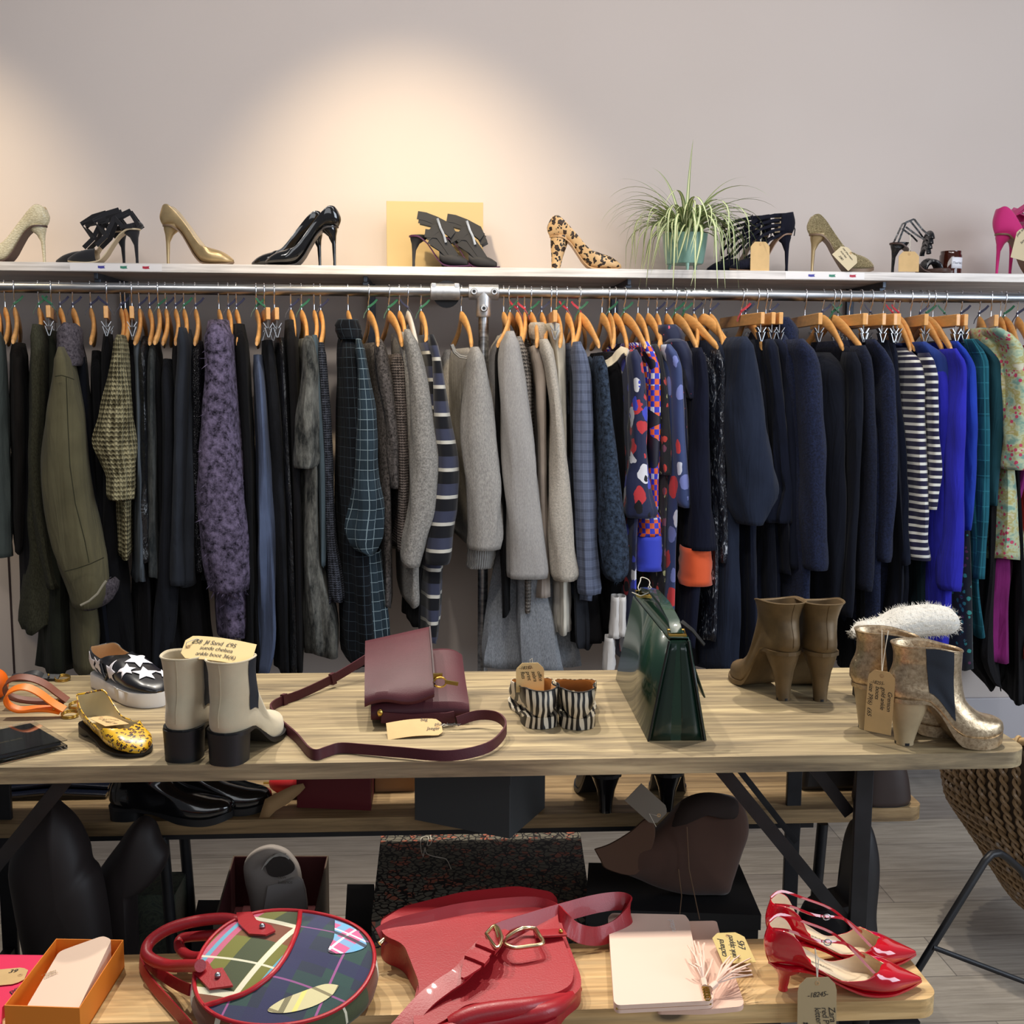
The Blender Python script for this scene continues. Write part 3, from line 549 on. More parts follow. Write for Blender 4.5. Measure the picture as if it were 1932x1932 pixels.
G('blue_collarless_coat', 'coat', 'ink blue collarless wool coat right of the speckled cuff jumper', 1583, 1640, 640, [(640, 1632, 1650), (700, 1656, 1682), (850, 1660, 1688), (980, 1656, 1682), (1054, 1650, 1676), (1057, 1652, 1674)], [(640, 1620, 1650), (900, 1634, 1676), (1100, 1634, 1670), (1272, 1630, 1664)], NAVY3, o=.02, sd=.06, fold=.07, kind='c', ribbon='g')
G('pleated_skirt', 'skirt', 'black blue pleated skirt held by bright chrome clips', 1625, 1672, 640, None, [(640, 1668, 1694), (760, 1676, 1706), (900, 1682, 1714), (1058, 1690, 1718), (1272, 1672, 1700)], NAVYB, kind='c', D=.17, fold=.25)
G('clip_hung_trousers', 'trousers', 'navy trousers behind the pleated skirt on a second clip hanger', 1644, 1694, 640, None, [(640, 1686, 1708), (900, 1690, 1718), (1062, 1692, 1718)], NAVY, kind='c', ribbon='n', D=.17)
BRT = stripes('breton stripes', [(0, (32, 30, 60)), (.64, (226, 224, 214))], .0245)
BT = G('breton_top', 'top', 'navy and white breton striped top', 1686, 1732, 666, [(666, 1736, 1756), (720, 1748, 1768), (800, 1752, 1768), (860, 1754, 1774), (890, 1754, 1776), (930, 1750, 1768), (960, 1748, 1764)], [(655, 1714, 1748), (740, 1718, 1758), (900, 1717, 1762), (1000, 1717, 1766), (1054, 1716, 1771), (1058, 1717, 1770)], BRT, o=.04, sd=.04, fold=.06, hem=0, ribbon='r')
G('denim_blue_blouse', 'blouse', 'denim blue blouse just right of the breton top', 1697, 1738, 645, [(645, 1722, 1752), (690, 1752, 1790), (720, 1760, 1790), (850, 1764, 1784), (1000, 1764, 1780)], None, fab('denim blue cloth', (42, 62, 128), sheen=.5), sd=.05, fold=.08, ribbon='r')
COB = fab('cobalt blue wool', (44, 44, 172), sheen=.5); COB2 = fab('royal blue wool', (34, 62, 168), sheen=.5)
G('cobalt_coat', 'coat', 'violet cobalt blue coat with the longest sleeve', 1738, 1796, 658, [(658, 1784, 1800), (700, 1792, 1814), (800, 1786, 1813), (900, 1780, 1812), (1000, 1778, 1812), (1105, 1770, 1808), (1110, 1772, 1806)], [(658, 1760, 1798), (900, 1762, 1808), (1100, 1760, 1812), (1272, 1758, 1800)], COB, o=.04, sd=.07, fold=.05, ribbon='n')
G('royal_blue_dress', 'dress', 'royal blue plain dress right of the cobalt coat', 1750, 1792, 644, [(644, 1790, 1806), (700, 1814, 1834), (850, 1814, 1838), (960, 1812, 1830), (997, 1812, 1824)], None, COB2, o=.02, sd=.06, fold=.05, ribbon='g')
TEA = fab('teal check wool', (32, 92, 108), 'grid', (48, 120, 134), k=1.6); TEAD = fab('deep teal wool', (30, 70, 80), sheen=.4)
G('teal_check_dress', 'dress', 'teal faint check dress with long narrow sleeve', 1784, 1826, 640, [(640, 1818, 1836), (690, 1836, 1860), (850, 1840, 1860), (960, 1838, 1858), (1040, 1834, 1854), (1088, 1830, 1850)], [(640, 1816, 1838), (900, 1824, 1852), (1086, 1830, 1850), (1200, 1838, 1864)], TEA, o=.02, sd=.06, fold=.06, kind='c', ribbon='g')
G('deep_teal_jacket', 'jacket', 'deep teal green jacket left of the floral blouse', 1816, 1832, 640, [(640, 1826, 1846), (690, 1862, 1886), (800, 1866, 1890), (900, 1860, 1882), (952, 1862, 1878)], [(640, 1826, 1846), (900, 1840, 1876), (950, 1846, 1880)], TEAD, sd=.05, fold=.06, ribbon='n')
t = NT('floral lawn'); nz = t.noise(t.co('Object', (1, 1, 1.6)), 18, 3, .6); c0 = t.ramp(nz, [(.36, lin((120, 158, 142))), (.47, lin((186, 196, 160))), (.55, lin((170, 158, 86))), (.66, lin((206, 204, 180)))])
vo = t.n('TexVoronoi', {'Vector': t.co('Object'), 'Scale': 62.0}).outputs['Distance']; m_ = t.math('MULTIPLY', t.math('LESS_THAN', vo, .34), t.math('GREATER_THAN', t.noise(t.co('Object'), 13, 1), .5))
t.col(t.mix(m_, c0, lin((196, 62, 96)))).set(rough=.7, sheen=.2); FLO = t.m
G('floral_blouse', 'blouse', 'green, yellow and pink floral blouse near the right edge', 1850, 1872, 620, [(620, 1856, 1890), (660, 1890, 1922), (760, 1898, 1932), (850, 1890, 1934), (880, 1888, 1930), (884, 1892, 1926)], [(616, 1846, 1890), (760, 1880, 1916), (880, 1884, 1926), (1000, 1868, 1950), (1056, 1856, 1960)], FLO, o=.03, sd=.08, fold=.1, ribbon='n')
PLUM = fab('magenta wool', (118, 30, 96), sheen=.5)
G('plum_sequin_dress', 'dress', 'plum dress cut off by the right edge of the photo', 1898, 1922, 645, None, [(645, 1918, 1950), (800, 1926, 1960), (1060, 1870, 1918), (1248, 1850, 1914)], PLUM, ribbon='g')
G('scarlet_trousers', 'trousers', 'scarlet trousers at the far right below the magenta coat', 1922, 1950, 650, None, [(650, 1940, 1970), (1000, 1930, 1960), (1240, 1922, 1950)], fab('scarlet wool', (176, 52, 44)), ribbon='n')
G('teal_column_skirt', 'skirt', 'dark patterned skirt with a column of teal diamonds', 1762, 1812, 640, None, [(640, 1812, 1830), (1060, 1808, 1838), (1262, 1808, 1838)], printmat('diamond print', (30, 36, 44), [((60, 150, 146), 44, .3), ((96, 50, 84), 40, .2)], stretch=(1, 1, 1)), kind='c', D=.17, o=.02)
G('black_lace_skirt', 'skirt', 'black lace trimmed skirt with uneven hem at the right end', 1872, 1880, 640, None, [(640, 1866, 1890), (1060, 1856, 1890), (1240, 1826, 1896), (1300, 1868, 1898)], BLK2, kind='c', hem=3, fold=.3, D=.17)
G('long_black_gown', 'dress', 'long black gown with the lowest hem at the right edge', 1890, 1902, 640, None, [(640, 1898, 1916), (1100, 1912, 1940), (1330, 1910, 1950)], BLK, fold=.2)
for i, (hk, b, lb) in enumerate(((1446, [(660, 1440, 1464), (1000, 1430, 1470), (1274, 1424, 1480)], 'long navy skirt hanging behind the brown heeled boots'), (1520, [(660, 1520, 1540), (1000, 1536, 1562), (1274, 1530, 1570)], 'navy column dress hanging between the funnel neck coat and wide necked jumper'), (1604, [(660, 1612, 1632), (1000, 1612, 1640), (1274, 1600, 1646)], 'long black navy gown behind the speckled cuff jumper'), (1668, [(660, 1690, 1712), (1000, 1680, 1714), (1274, 1664, 1712)], 'ink blue maxi skirt hanging left of the breton top'), (1720, [(700, 1726, 1752), (1000, 1716, 1770), (1210, 1716, 1770), (1274, 1712, 1776)], 'dark bottle green skirt showing below the breton top'))):
    G('maxi_skirt', 'skirt', lb, hk, hk+30, 640, None, b, (NAVY, NAVYB, BLK, NAVY3, fab('bottle green cloth', (20, 40, 46)))[i], kind='c', D=.17, fold=.2, o=-.03)
for i, (hk, b, lb) in enumerate(((8, [(660, 20, 44), (900, 30, 70), (1180, 42, 78)], 'black coat hanging in the gap left of the olive jacket'), (170, [(660, 168, 190), (1000, 176, 210), (1272, 190, 250)], 'black trousers hanging between the hooded coat and beige cardigan'), (235, [(640, 236, 256), (1000, 250, 286), (1272, 256, 300)], 'black maxi skirt hanging right of the beige cardigan'), (281, [(640, 280, 300), (1000, 292, 330), (1272, 300, 352)], 'black long coat hanging behind the camouflage shirt'), (330, [(640, 322, 340), (1000, 330, 372), (1250, 330, 400)], 'black skirt hanging under the charcoal wool dress'), (430, [(640, 440, 462), (1000, 462, 486), (1272, 478, 500)], 'black gown hanging left of the slate blue trousers'), (1050, [(680, 1074, 1096), (1000, 1080, 1130), (1215, 1076, 1150)], 'black dress showing below the slate blue tweed top'), (1150, [(700, 1140, 1170), (1000, 1150, 1190), (1254, 1190, 1220)], 'navy sleeveless dress behind the bloom print blouse'), (1240, [(700, 1240, 1270), (1000, 1262, 1310), (1254, 1262, 1330)], 'black skirt hanging below the spotted sheath dress'), (1310, [(700, 1320, 1350), (1000, 1330, 1372), (1272, 1330, 1384)], 'black gown hanging behind the feather print dress'))):
    G('black_garment', 'dress' if i not in (1,) else 'trousers', lb, hk, hk+(6 if hk > 900 else 0), 640, None, b, BLK if i % 2 else BLK2, kind='w', D=.18, fold=.15, o=-.03, ribbon=random.choice(['n', 'g', None]))

# details on the garments
FURC = fab('grey lamb fur', (112, 104, 110), 'fuzz', (52, 46, 52), k=.8)
fc = X(cz, 'fur_collar', [(608, 112, 126), (616, 103, 136), (640, 100, 139), (668, 102, 141), (684, 116, 142), (690, 126, 140)], FURC, o=.06, sd=.06, seg=14, top=.6)
fq = X(cz, 'fur_cuff', [(1095, 196, 208), (1100, 185, 213), (1115, 170, 212), (1135, 152, 205), (1148, 148, 186), (1152, 156, 176)], FURC, o=.065, sd=.05, seg=12, top=.5); MB().tube([at(x, y, Y=YR-.31)-cz.location for x, y in ((152, 1142), (168, 1134), (184, 1120), (194, 1104), (200, 1096))], .0035, 8).build('cuff_band', mat('cream hide edge', (176, 168, 146), .7), fq); fq.location.y = 0
for pts in (((125, 712), (128, 800), (132, 880), (142, 950), (160, 1020), (168, 1062)), ((104, 710), (116, 708), (130, 712), (140, 716)), ((122, 1078), (146, 1072), (170, 1064), (196, 1052))):
    MB().tube([at(x, y, Y=YR-.302)-cz.location for x, y in pts], .0016, 5).build('seam', fab('dark seam', (60, 58, 42)), cz)  # seam lines in a darker olive than the suede
for ch_ in list(PUR.children):
    mb = MB(); mb.v = [v.co.copy() for v in ch_.data.vertices]; mb.f = [list(p.vertices) for p in ch_.data.polygons]
    if ch_.name.startswith('body'): bq = tufts(mb, 3400, .036, .005, 4, dn=1.0, jit=.7, out=.8).build('curly_pile', PURF, PUR, ang=80)
    elif not ch_.name.startswith('curly'):
        if ch_.name.startswith('sleeve') and min(v.y for v in mb.v) < -.15: tufts(mb, 8500, .036, .0046, 5, dn=1.0, jit=.8, out=.85).build('curly_pile', PURF, PUR, ang=80)
for ch_ in list(FN.children):
    mb = MB(); mb.v = [v.co.copy() for v in ch_.data.vertices]; mb.f = [list(p.vertices) for p in ch_.data.polygons]
    if ch_.name.startswith('sleeve') and min(v.y for v in mb.v) < -.15: tufts(mb, 3600, .022, .0014, 6, jit=.35).build('fur_pile', FURN, FN, ang=80)
def find(lbl): return next(o for o in bpy.data.objects if o.get('label') == lbl)
X(OB, 'orange_hem', [(1036, 1295, 1348), (1070, 1293, 1350), (1107, 1292, 1351)], ORG, o=.075, sd=.075, fold=.02)
g_ = find('orange, blue and white geometric check dress with cobalt hem'); X(g_, 'cobalt_hem', [(1012, 1205, 1255), (1045, 1204, 1256), (1079, 1204, 1256)], CHK2, o=.03, sd=.06, fold=.02); X(g_, 'check_panel', [(958, 1208, 1240), (985, 1206, 1252), (1013, 1206, 1254)], CHK, o=.03, sd=.055, fold=.02)
g_ = find('checked'*0+'dark teal windowpane check shirt dress with turned up collar'); X(g_, 'collar', [(602, 634, 674), (612, 630, 676), (630, 634, 680), (640, 642, 678)], PLDD, o=.03, sd=.05, top=.9); X(g_, 'skirt_panel', [(1044, 676, 716), (1150, 680, 726), (1230, 682, 733), (1262, 690, 728)], PLD, o=.035, sd=.06, fold=.2, seg=20)
g_ = find('cream wool roll neck jumper with deep cuff'); X(g_, 'roll_neck', [(608, 1002, 1030), (614, 1000, 1034), (634, 1002, 1037), (642, 1008, 1034)], CRM, o=-.06, sd=.06, top=.9); X(g_, 'lower_sleeve', [(1092, 1046, 1078), (1150, 1046, 1079), (1193, 1047, 1079)], fab('pale knit', (206, 200, 190)), o=.0, sd=.04)
g_ = find('ecru trousers with gathered waistband on a clip hanger')
g_ = find('navy short sleeved shirt with tiny pink stars and piped collar'); X(g_, 'collar', [(612, 1248, 1282), (622, 1246, 1292), (650, 1252, 1297), (660, 1262, 1294)], bpy.data.materials['pink star print'], o=-.04, sd=.06, top=.9)
g_ = find('navy textured wool coat with funnel neck'); X(g_, 'funnel_collar', [(598, 1468, 1496), (606, 1465, 1504), (630, 1468, 1514), (644, 1478, 1514)], NAVY3, o=-.02, sd=.06, top=.9)
cc = find('black dress with curved cream collar and white hem')
q = [at(x, y, Y=YR-.16) for x, y in ((1140, 688), (1150, 684), (1160, 676), (1167, 666), (1174, 660), (1181, 662), (1184, 670))]; MB().strap([p-cc.location for p in q], .024, .004, (0, .5, 1)).build('cream_collar', mat('cream facing', (214, 200, 170), .8), cc)
for ra in ([(1120, 1152, 1164), (1160, 1150, 1164), (1197, 1147, 1166)], [(1120, 1163, 1176), (1160, 1162, 1176), (1193, 1160, 1177)], [(1196, 1140, 1154), (1240, 1136, 1156), (1261, 1136, 1154)]):
    g_ = tube_rows(ra, YR-.20, .03, 0, ra[0][1], .1, cc.location, n=20, seg=10, top=1, YN=YR-.17); g_.build('white_hem', mat('white crepe', (216, 212, 208), .8), cc, solid=.002)
g_ = SWT; tg = at(862, 680, Y=YR-.08); tag('long narrow brown tag hanging inside the neck of the heather grey sweatshirt', at(866, 690, Y=YR-.2), (-.08, 0, -1), (1, .3, 0), .022, .14, string=[at(866, 690, Y=YR-.2), at(868, 672, Y=YR-.2), at(866, 664, Y=YR-.2)]) if 0 else None
bnd = [at(x, y, Y=YR-.17) for x, y in ((852, 650), (858, 664), (868, 672), (880, 674), (890, 668), (898, 658))]; MB().strap([p-SWT.location for p in bnd], .012, .005, (0, .3, 1)).build('neck_rib', fab('grey rib', (158, 156, 152)), SWT)
# ---------------------------------------------------------------- tables, benches, chair
TW = wood('weathered pine top', (104, 92, 74), (162, 144, 112), (210, 190, 148), .5, 0, 1, True, .3)
TWE_ = wood('worn pine edge', (170, 132, 84), (206, 172, 120), (226, 196, 146), .5, 0, .8, False, .2)
BW2 = wood('dark stained bench board', (98, 78, 54), (146, 120, 84), (176, 150, 110), .55, 0, 1, False, .3)
BW1 = wood('honey pine bench board', (178, 140, 88), (212, 176, 122), (228, 198, 148), .5, 0, 1, True, .25)
def slab(x0, x1, y0, y1, z0, z1, r=.04, n=6):
    pts = []
    for cx, cy, a0 in ((x1-r, y0+r, -90), (x1-r, y1-r, 0), (x0+r, y1-r, 90), (x0+r, y0+r, 180)):
        for i in range(n+1):
            a = radians(a0+90*i/n); pts.append((cx+r*cos(a), cy+r*sin(a)))
    m = MB(); m.loft([[(x, y, z) for x, y in pts] for z in (z0, z1)]); return m
ZT = .77; ZB = .47
YT0 = at(966, 1434, Z=ZT).y; YT1 = at(966, 1266, Z=ZT).y
XT1 = at(1922, 1432, Z=ZT-.01).x+.03; XT0 = XT1-2.45
tb = thing('folding_table', 'long weathered pine table with black steel legs carrying boots and bags', 'table', ((XT0+XT1)/2, (YT0+YT1)/2, 0))
TL = -V(tb.location); tsh = Matrix.Translation(TL)
def tpart(mb, nm, m, par=tb, **k): return mb.tf(Matrix.Translation(-V(par.location))).build(nm, m, par, **k)
tpart(slab(XT0, XT1, YT0, YT1, ZT-.03, ZT, .05), 'tabletop', TW, bevel=.0125)
def legframe(X, s, par=tb):
    yf, yb = YT0+.10, YT1-.09
    for y in (yf, yb): tpart(MB().box((X, y, (ZT-.03)/2), (.034, .012, ZT-.03)).box((X+s*.011, y+.017, (ZT-.03)/2), (.012, .03, ZT-.03)), 'leg', BLACKM, par, bevel=.0015)
    tpart(MB().box((X, (yf+yb)/2, .16), (.025, yb-yf, .025)), 'cross_bar', BLACKM, par, bevel=.0015); tpart(MB().box((X, (yf+yb)/2, ZT-.045), (.034, yb-yf, .02)), 'top_bar', BLACKM, par, bevel=.0015)
    for (xa, xb_, za, zb2, w, dy) in ((X-s*.30, X-s*.01, ZT-.035, .38, .026, -.012), (X-s*.27, X-s*.02, ZT-.035, .42, .014, .3), (X-s*.115, X-s*.01, ZT-.035, .6, .024, .02)):
        y = yf+.02+dy
        tpart(MB().strap([(xa, y, za), (xb_, y, zb2)], w, .005, (0, 0, 1)), 'brace', BLACKM, par)
XL = at(1624, 1600, Y=YT0+.1).x; legframe(XL, 1); XLL = XL-1.78; legframe(XLL, -1)
def bench(nm, label, x0, x1, y0, y1, z, bm, legx, rz=0):
    b = thing(nm, label, 'bench', ((x0+x1)/2, (y0+y1)/2, 0))
    tpart(slab(x0, x1, y0, y1, z-.032, z, .035), 'seat_board', bm, b, bevel=.009)
    tpart(MB().box(((x0+x1)/2, y0+.04, z-.045), ((x1-x0)-.5, .02, .022)).box(((x0+x1)/2, y1-.04, z-.045), ((x1-x0)-.5, .02, .022)), 'rail', BLACKM, b)
    for lx in legx:
        for y in (y0+.04, y1-.04):
            sg = 1 if lx > (x0+x1)/2 else -1
            tpart(MB().tube([(lx, y, z-.05), (lx-sg*.02, y, .01), (lx-sg*.02, y, 0)], .013, 10), 'leg', BLACKM, b)
    return b
ya = at(1000, 1537, Z=ZB).y; YB0, YB1 = ya, ya+.26; XB1 = at(1738, 1525, Z=ZB-.01).x
rb = bench('wooden_bench', 'dark stained bench behind and below the long table, holding shoes and boxes', XB1-2.3, XB1, YB0, YB1, ZB, BW2, (at(1552, 1560, Y=YB0+.04).x, at(308, 1600, Y=YB0+.04).x))
YF0 = at(1400, 1896, Z=ZB).y; YF1 = at(1400, 1772, Z=ZB).y; XF1 = at(1750, 1888, Z=ZB).x+.025
fb = bench('wooden_bench', 'honey coloured pine bench in front of the table, under the plaid bag and red heels', XF1-2.3, XF1, YF0, YF1, ZB, BW1, (at(1625, 1925, Y=YF0+.04).x, XF1-2.0))
# ---- woven chair at the right edge
RAT = mat('rattan cord', (150, 122, 88), .4, var=.25, vs=60, coat=.2); RATL = mat('pale cane', (206, 172, 122), .45, var=.12, vs=30)
yc = 2.6; a0 = at(1812, 1345, Y=yc); xcen = a0.x+.30
ch = thing('rattan_chair', 'woven rattan bucket chair on black wire legs at the right edge', 'chair', (xcen, yc, 0))
key = [(at(px, py, Y=yc-.02).z, xcen-at(px, py, Y=yc-.02).x) for px, py in ((1812, 1345), (1822, 1460), (1842, 1510), (1872, 1575), (1900, 1640), (1932, 1700), (1990, 1750))]
key = sorted(key); m = MB(); k0, k1 = key[0][0], key[-1][0]
NRP = 120
for i in range(NRP):
    if i % 2: continue
    A = 2*pi*i/NRP
    for ph in (0, pi):
        P = []
        for j in range(110):
            t_ = j/109; z = k1+(k0-k1)*t_; r_ = interp(key, z)
            tw = j*.62+ph+i; rr = r_+.006*cos(tw); an = A+.006/max(r_, .05)*sin(tw)*1.0
            P.append((rr*cos(an), rr*sin(an), z))
        m.tube(P, .0048, 5)
def tiltc(mb):
    for v in mb.v: v.z -= .42*(v.y+.24)*max(0, (v.z-k0)/(k1-k0))
    return mb
tiltc(m).build('woven_seat', RAT, ch)
MB().tube([(interp(key, z)*.97*cos(0), 0, z) for z in (k0, k0)], .01, 4) if 0 else None
rim = [(.302*cos(2*pi*i/48), .302*sin(2*pi*i/48), k1+.004) for i in range(49)]
ro = MB().tube(rim, .011, 10); [ro.tube([(.302*cos(a)+.0145*cos(a)*cos(q), .302*sin(a)+.0145*sin(a)*cos(q), k1+.004+.0145*sin(q)) for q in [2*pi*i/10 for i in range(11)]], .004, 6) for a in [2*pi*i/40 for i in range(40)]]
tiltc(ro).build('rim', RATL, ch)
lin_ = MB().loft([[(r_*cos(2*pi*j/40), r_*sin(2*pi*j/40), z) for j in range(40)] for z, r_ in [(z, r0*.985) for z, r0 in key]], cap=False)
tiltc(lin_).build('seat_lining', mat('dark cane lining', (70, 56, 42), .8), ch, solid=.004)
def cp(px, py, Y): return at(px, py, Y=Y)-V(ch.location)
for p in ([cp(1960, 1690, 2.3), cp(1925, 1640, 2.28), cp(1900, 1618, 2.26), cp(1885, 1609, 2.25), cp(1870, 1612, 2.24), cp(1858, 1625, 2.23), cp(1730, 1832, 2.2), cp(1700, 1880, 2.19), cp(1560, 2108, 2.15)],):
    p[-1].z = .007; MB().tube(p, .0085, 10).build('leg', BLACKM, ch)
MB().tube([cp(1760, 1787, 2.2), cp(1932, 1852, 2.18), cp(2150, 1935, 2.16)], .006, 8).build('stretcher', BLACKM, ch)
MB().tube([(.12, -.18, .36), (.3, -.28, .3), (.42, -.36, 0.006)], .0085, 10).build('leg', BLACKM, ch)
MB().tube([(.12, .18, .36), (.3, .28, .3), (.42, .36, 0.006)], .0085, 10).build('leg', BLACKM, ch)
# ---------------------------------------------------------------- shoe builders
def frame(O, X, Z=(0, 0, 1)):
    X = V(X).normalized(); Z = V(Z); Z = (Z-X*Z.dot(X)).normalized(); Y = Z.cross(X)
    return Matrix.Translation(O) @ Matrix((X, Y, Z)).transposed().to_4x4()
def upper_mb(L, zb, zt, w, o, s0=0, s1=1, n=34, m=19, yoff=None, bulge=.009):
    rings = []
    for i in range(n):
        s = s0+(s1-s0)*(i/(n-1))**1.35; b, t_, ww, oo = interp(zb, s), interp(zt, s), interp(w, s), max(0, min(1, interp(o, s)))
        pm = pi-oo*pi/2; r_ = []; yo = interp(yoff, s) if yoff else 0
        for j in range(m):
            q = -pm+2*pm*j/(m-1); sq = (abs(sin(q))**.55*(1 if sin(q) > 0 else -1) if abs(abs(q)-pi) > 1e-6 else 0)
            zr_ = (1-cos(q))/(1-cos(pm)); r_.append((s*L-bulge*sin(pi*min(1, zr_*1.05))*max(0, 1-s*5), yo+ww*sq, b+(t_-b)*zr_))
        rings.append(r_)
    return MB().loft(rings, closed=False, cap=False)
def sole_mb(L, zb, w, th, s0=0, s1=1, n=30, k=.95, yoff=None):
    R = []
    for i in range(n):
        s = s0+(s1-s0)*i/(n-1); b = interp(zb, s); h = interp(th, s) if isinstance(th, list) else th; a = interp(w, s)*k; yo = interp(yoff, s) if yoff else 0
        x = s*L; R.append([(x, yo-a, b+.001), (x, yo-a, b-h), (x, yo, b-h-.0003), (x, yo+a, b-h), (x, yo+a, b+.001), (x, yo, b+.0012)])
    return MB().loft(R)
def heel_mb(rings, n=16, dsh=True):
    R = []
    for x, z, rx, ry in rings: R.append([(x+(rx*cos(a) if cos(a) > 0 else rx*cos(a)), ry*sin(a), z) for a in [2*pi*j/n for j in range(n)]])
    return MB().loft(R)
W0 = [(0, 0), (.01, .010), (.03, .018), (.06, .0245), (.12, .030), (.16, .031), (.32, .027), (.55, .035), (.7, .04), (.82, .036), (.92, .025), (.98, .011), (1, .003)]
def pump(label, loc, rz, mats, L=.215, hh=.1, name='high_heel', plat=0, heel='stiletto', w=W0, zt=None, zb=None, o=None, group=None, tilt=0, lining=None, sole=None, hm=None, th=None):
    r = thing(name, label, 'shoe', loc, rz, group)
    if tilt: r.rotation_euler = (tilt, 0, rz)
    zb = zb or [(0, hh), (.14, hh*.985), (.27, hh*.83), (.38, hh*.52), (.48, hh*.22+plat), (.58, plat+.007), (.72, plat+.003), (.9, plat+.005), (1, plat+.012)]
    zt = zt or [(0, hh+.050), (.05, hh+.062), (.1, hh+.063), (.2, hh+.047), (.3, hh*.84+.040), (.4, hh*.58+.042), (.5, hh*.3+.044+plat*.5), (.6, plat+.058), (.7, plat+.054), (.8, plat+.048), (.9, plat+.037), (1, plat+.018)]
    o = o or [(0, 1), (.58, 1), (.66, .62), (.73, .0), (1, 0)]
    lining = lining or mat('cream lining', (196, 178, 150), .6)
    upper_mb(L, zb, zt, w, o).build('upper', [mats, lining], r, solid=.0018, soff=-1, moff=1, sub=1, weld=True)
    sole_mb(L, zb, w, th or ([(0, .004), (.4, .004), (.62, .003+plat*.9), (1, .003+plat*.9)])).build('sole', sole or mat('tan sole', (122, 92, 70), .5), r, sub=0)
    if heel:
        f = hh/.1
        if heel == 'stiletto': H = [(.034, hh+.002, .03, .024), (.03, hh-.01*f, .026, .022), (.021, hh-.024*f, .013, .012), (.016, hh-.042*f, .0065, .0065), (.0145, .02, .0045, .0045), (.0145, .0, .0048, .0048)]
        elif heel == 'kitten': H = [(.034, hh+.002, .026, .022), (.03, hh-.007, .02, .018), (.024, hh-.016, .009, .009), (.021, .004, .006, .006), (.021, 0, .0065, .0065)]
        else: H = [(.034, hh+.002, .031, .027), (.031, hh*.75, .027, .024), (.026, hh*.4, .019, .018), (.022, .006, .014, .014), (.022, 0, .014, .014)]
        heel_mb(H).build('heel', hm or mats, r)
    return r
def boot_mb(rings, lift=None, n=36, prof=None):
    prof = prof or [(0, 1), (.25, .93), (.45, .86), (.72, 1), (1, 1)]; R = []
    N = 34; keys = [[(r_[0], r_[i]) for r_ in rings] for i in (1, 2, 3)]
    z0, z1 = rings[0][0], rings[-1][0]
    for i in range(N):
        t_ = (i/(N-1)); z = z0+(z1-z0)*t_; xb, xf, ww = (interp(k, z) for k in keys); ring = []; foot = min(1, max(0, ((xf-xb)-.1)/.1))
        for j in range(n):
            a = 2*pi*j/n; ca, sa = cos(a), sin(a); x = (xb+xf)/2+(xf-xb)/2*abs(ca)**.85*(1 if ca > 0 else -1)
            pr = 1+(interp(prof, (x-xb)/max(.01, xf-xb))-1)*foot
            ring.append((x, ww*pr*abs(sa)**.85*(1 if sa > 0 else -1), z+(lift(x, z) if lift else 0)))
        R.append(ring)
    return MB().loft(R, cap=False)
def panel2(fn, side, z0, z1, xa, xb, off, nz=18, nx=7):
    R = []
    for i in range(nz):
        t_ = i/(nz-1); z = z0+(z1-z0)*t_; a, b = xa(t_), xb(t_); R.append([fn(a+(b-a)*j/(nx-1), z, side, off) for j in range(nx)])
    return MB().loft(R, closed=False, cap=False)
def panel(mb, n, j0, j1, i0, i1, off, m=None):
    """a thin patch lying on the grid surface of a one-piece loft"""
    R = []
    for i in range(i0, i1+1):
        row_ = []; ring = mb.v[i*n:(i+1)*n]; c = sum(ring, V((0, 0, 0)))/n
        for j in range(j0, j1+1):
            p = ring[j % n]; d = (p-c); d.z = 0; row_.append(p+d.normalized()*off)
        R.append(row_)
    return MB().loft(R, closed=False, cap=False)
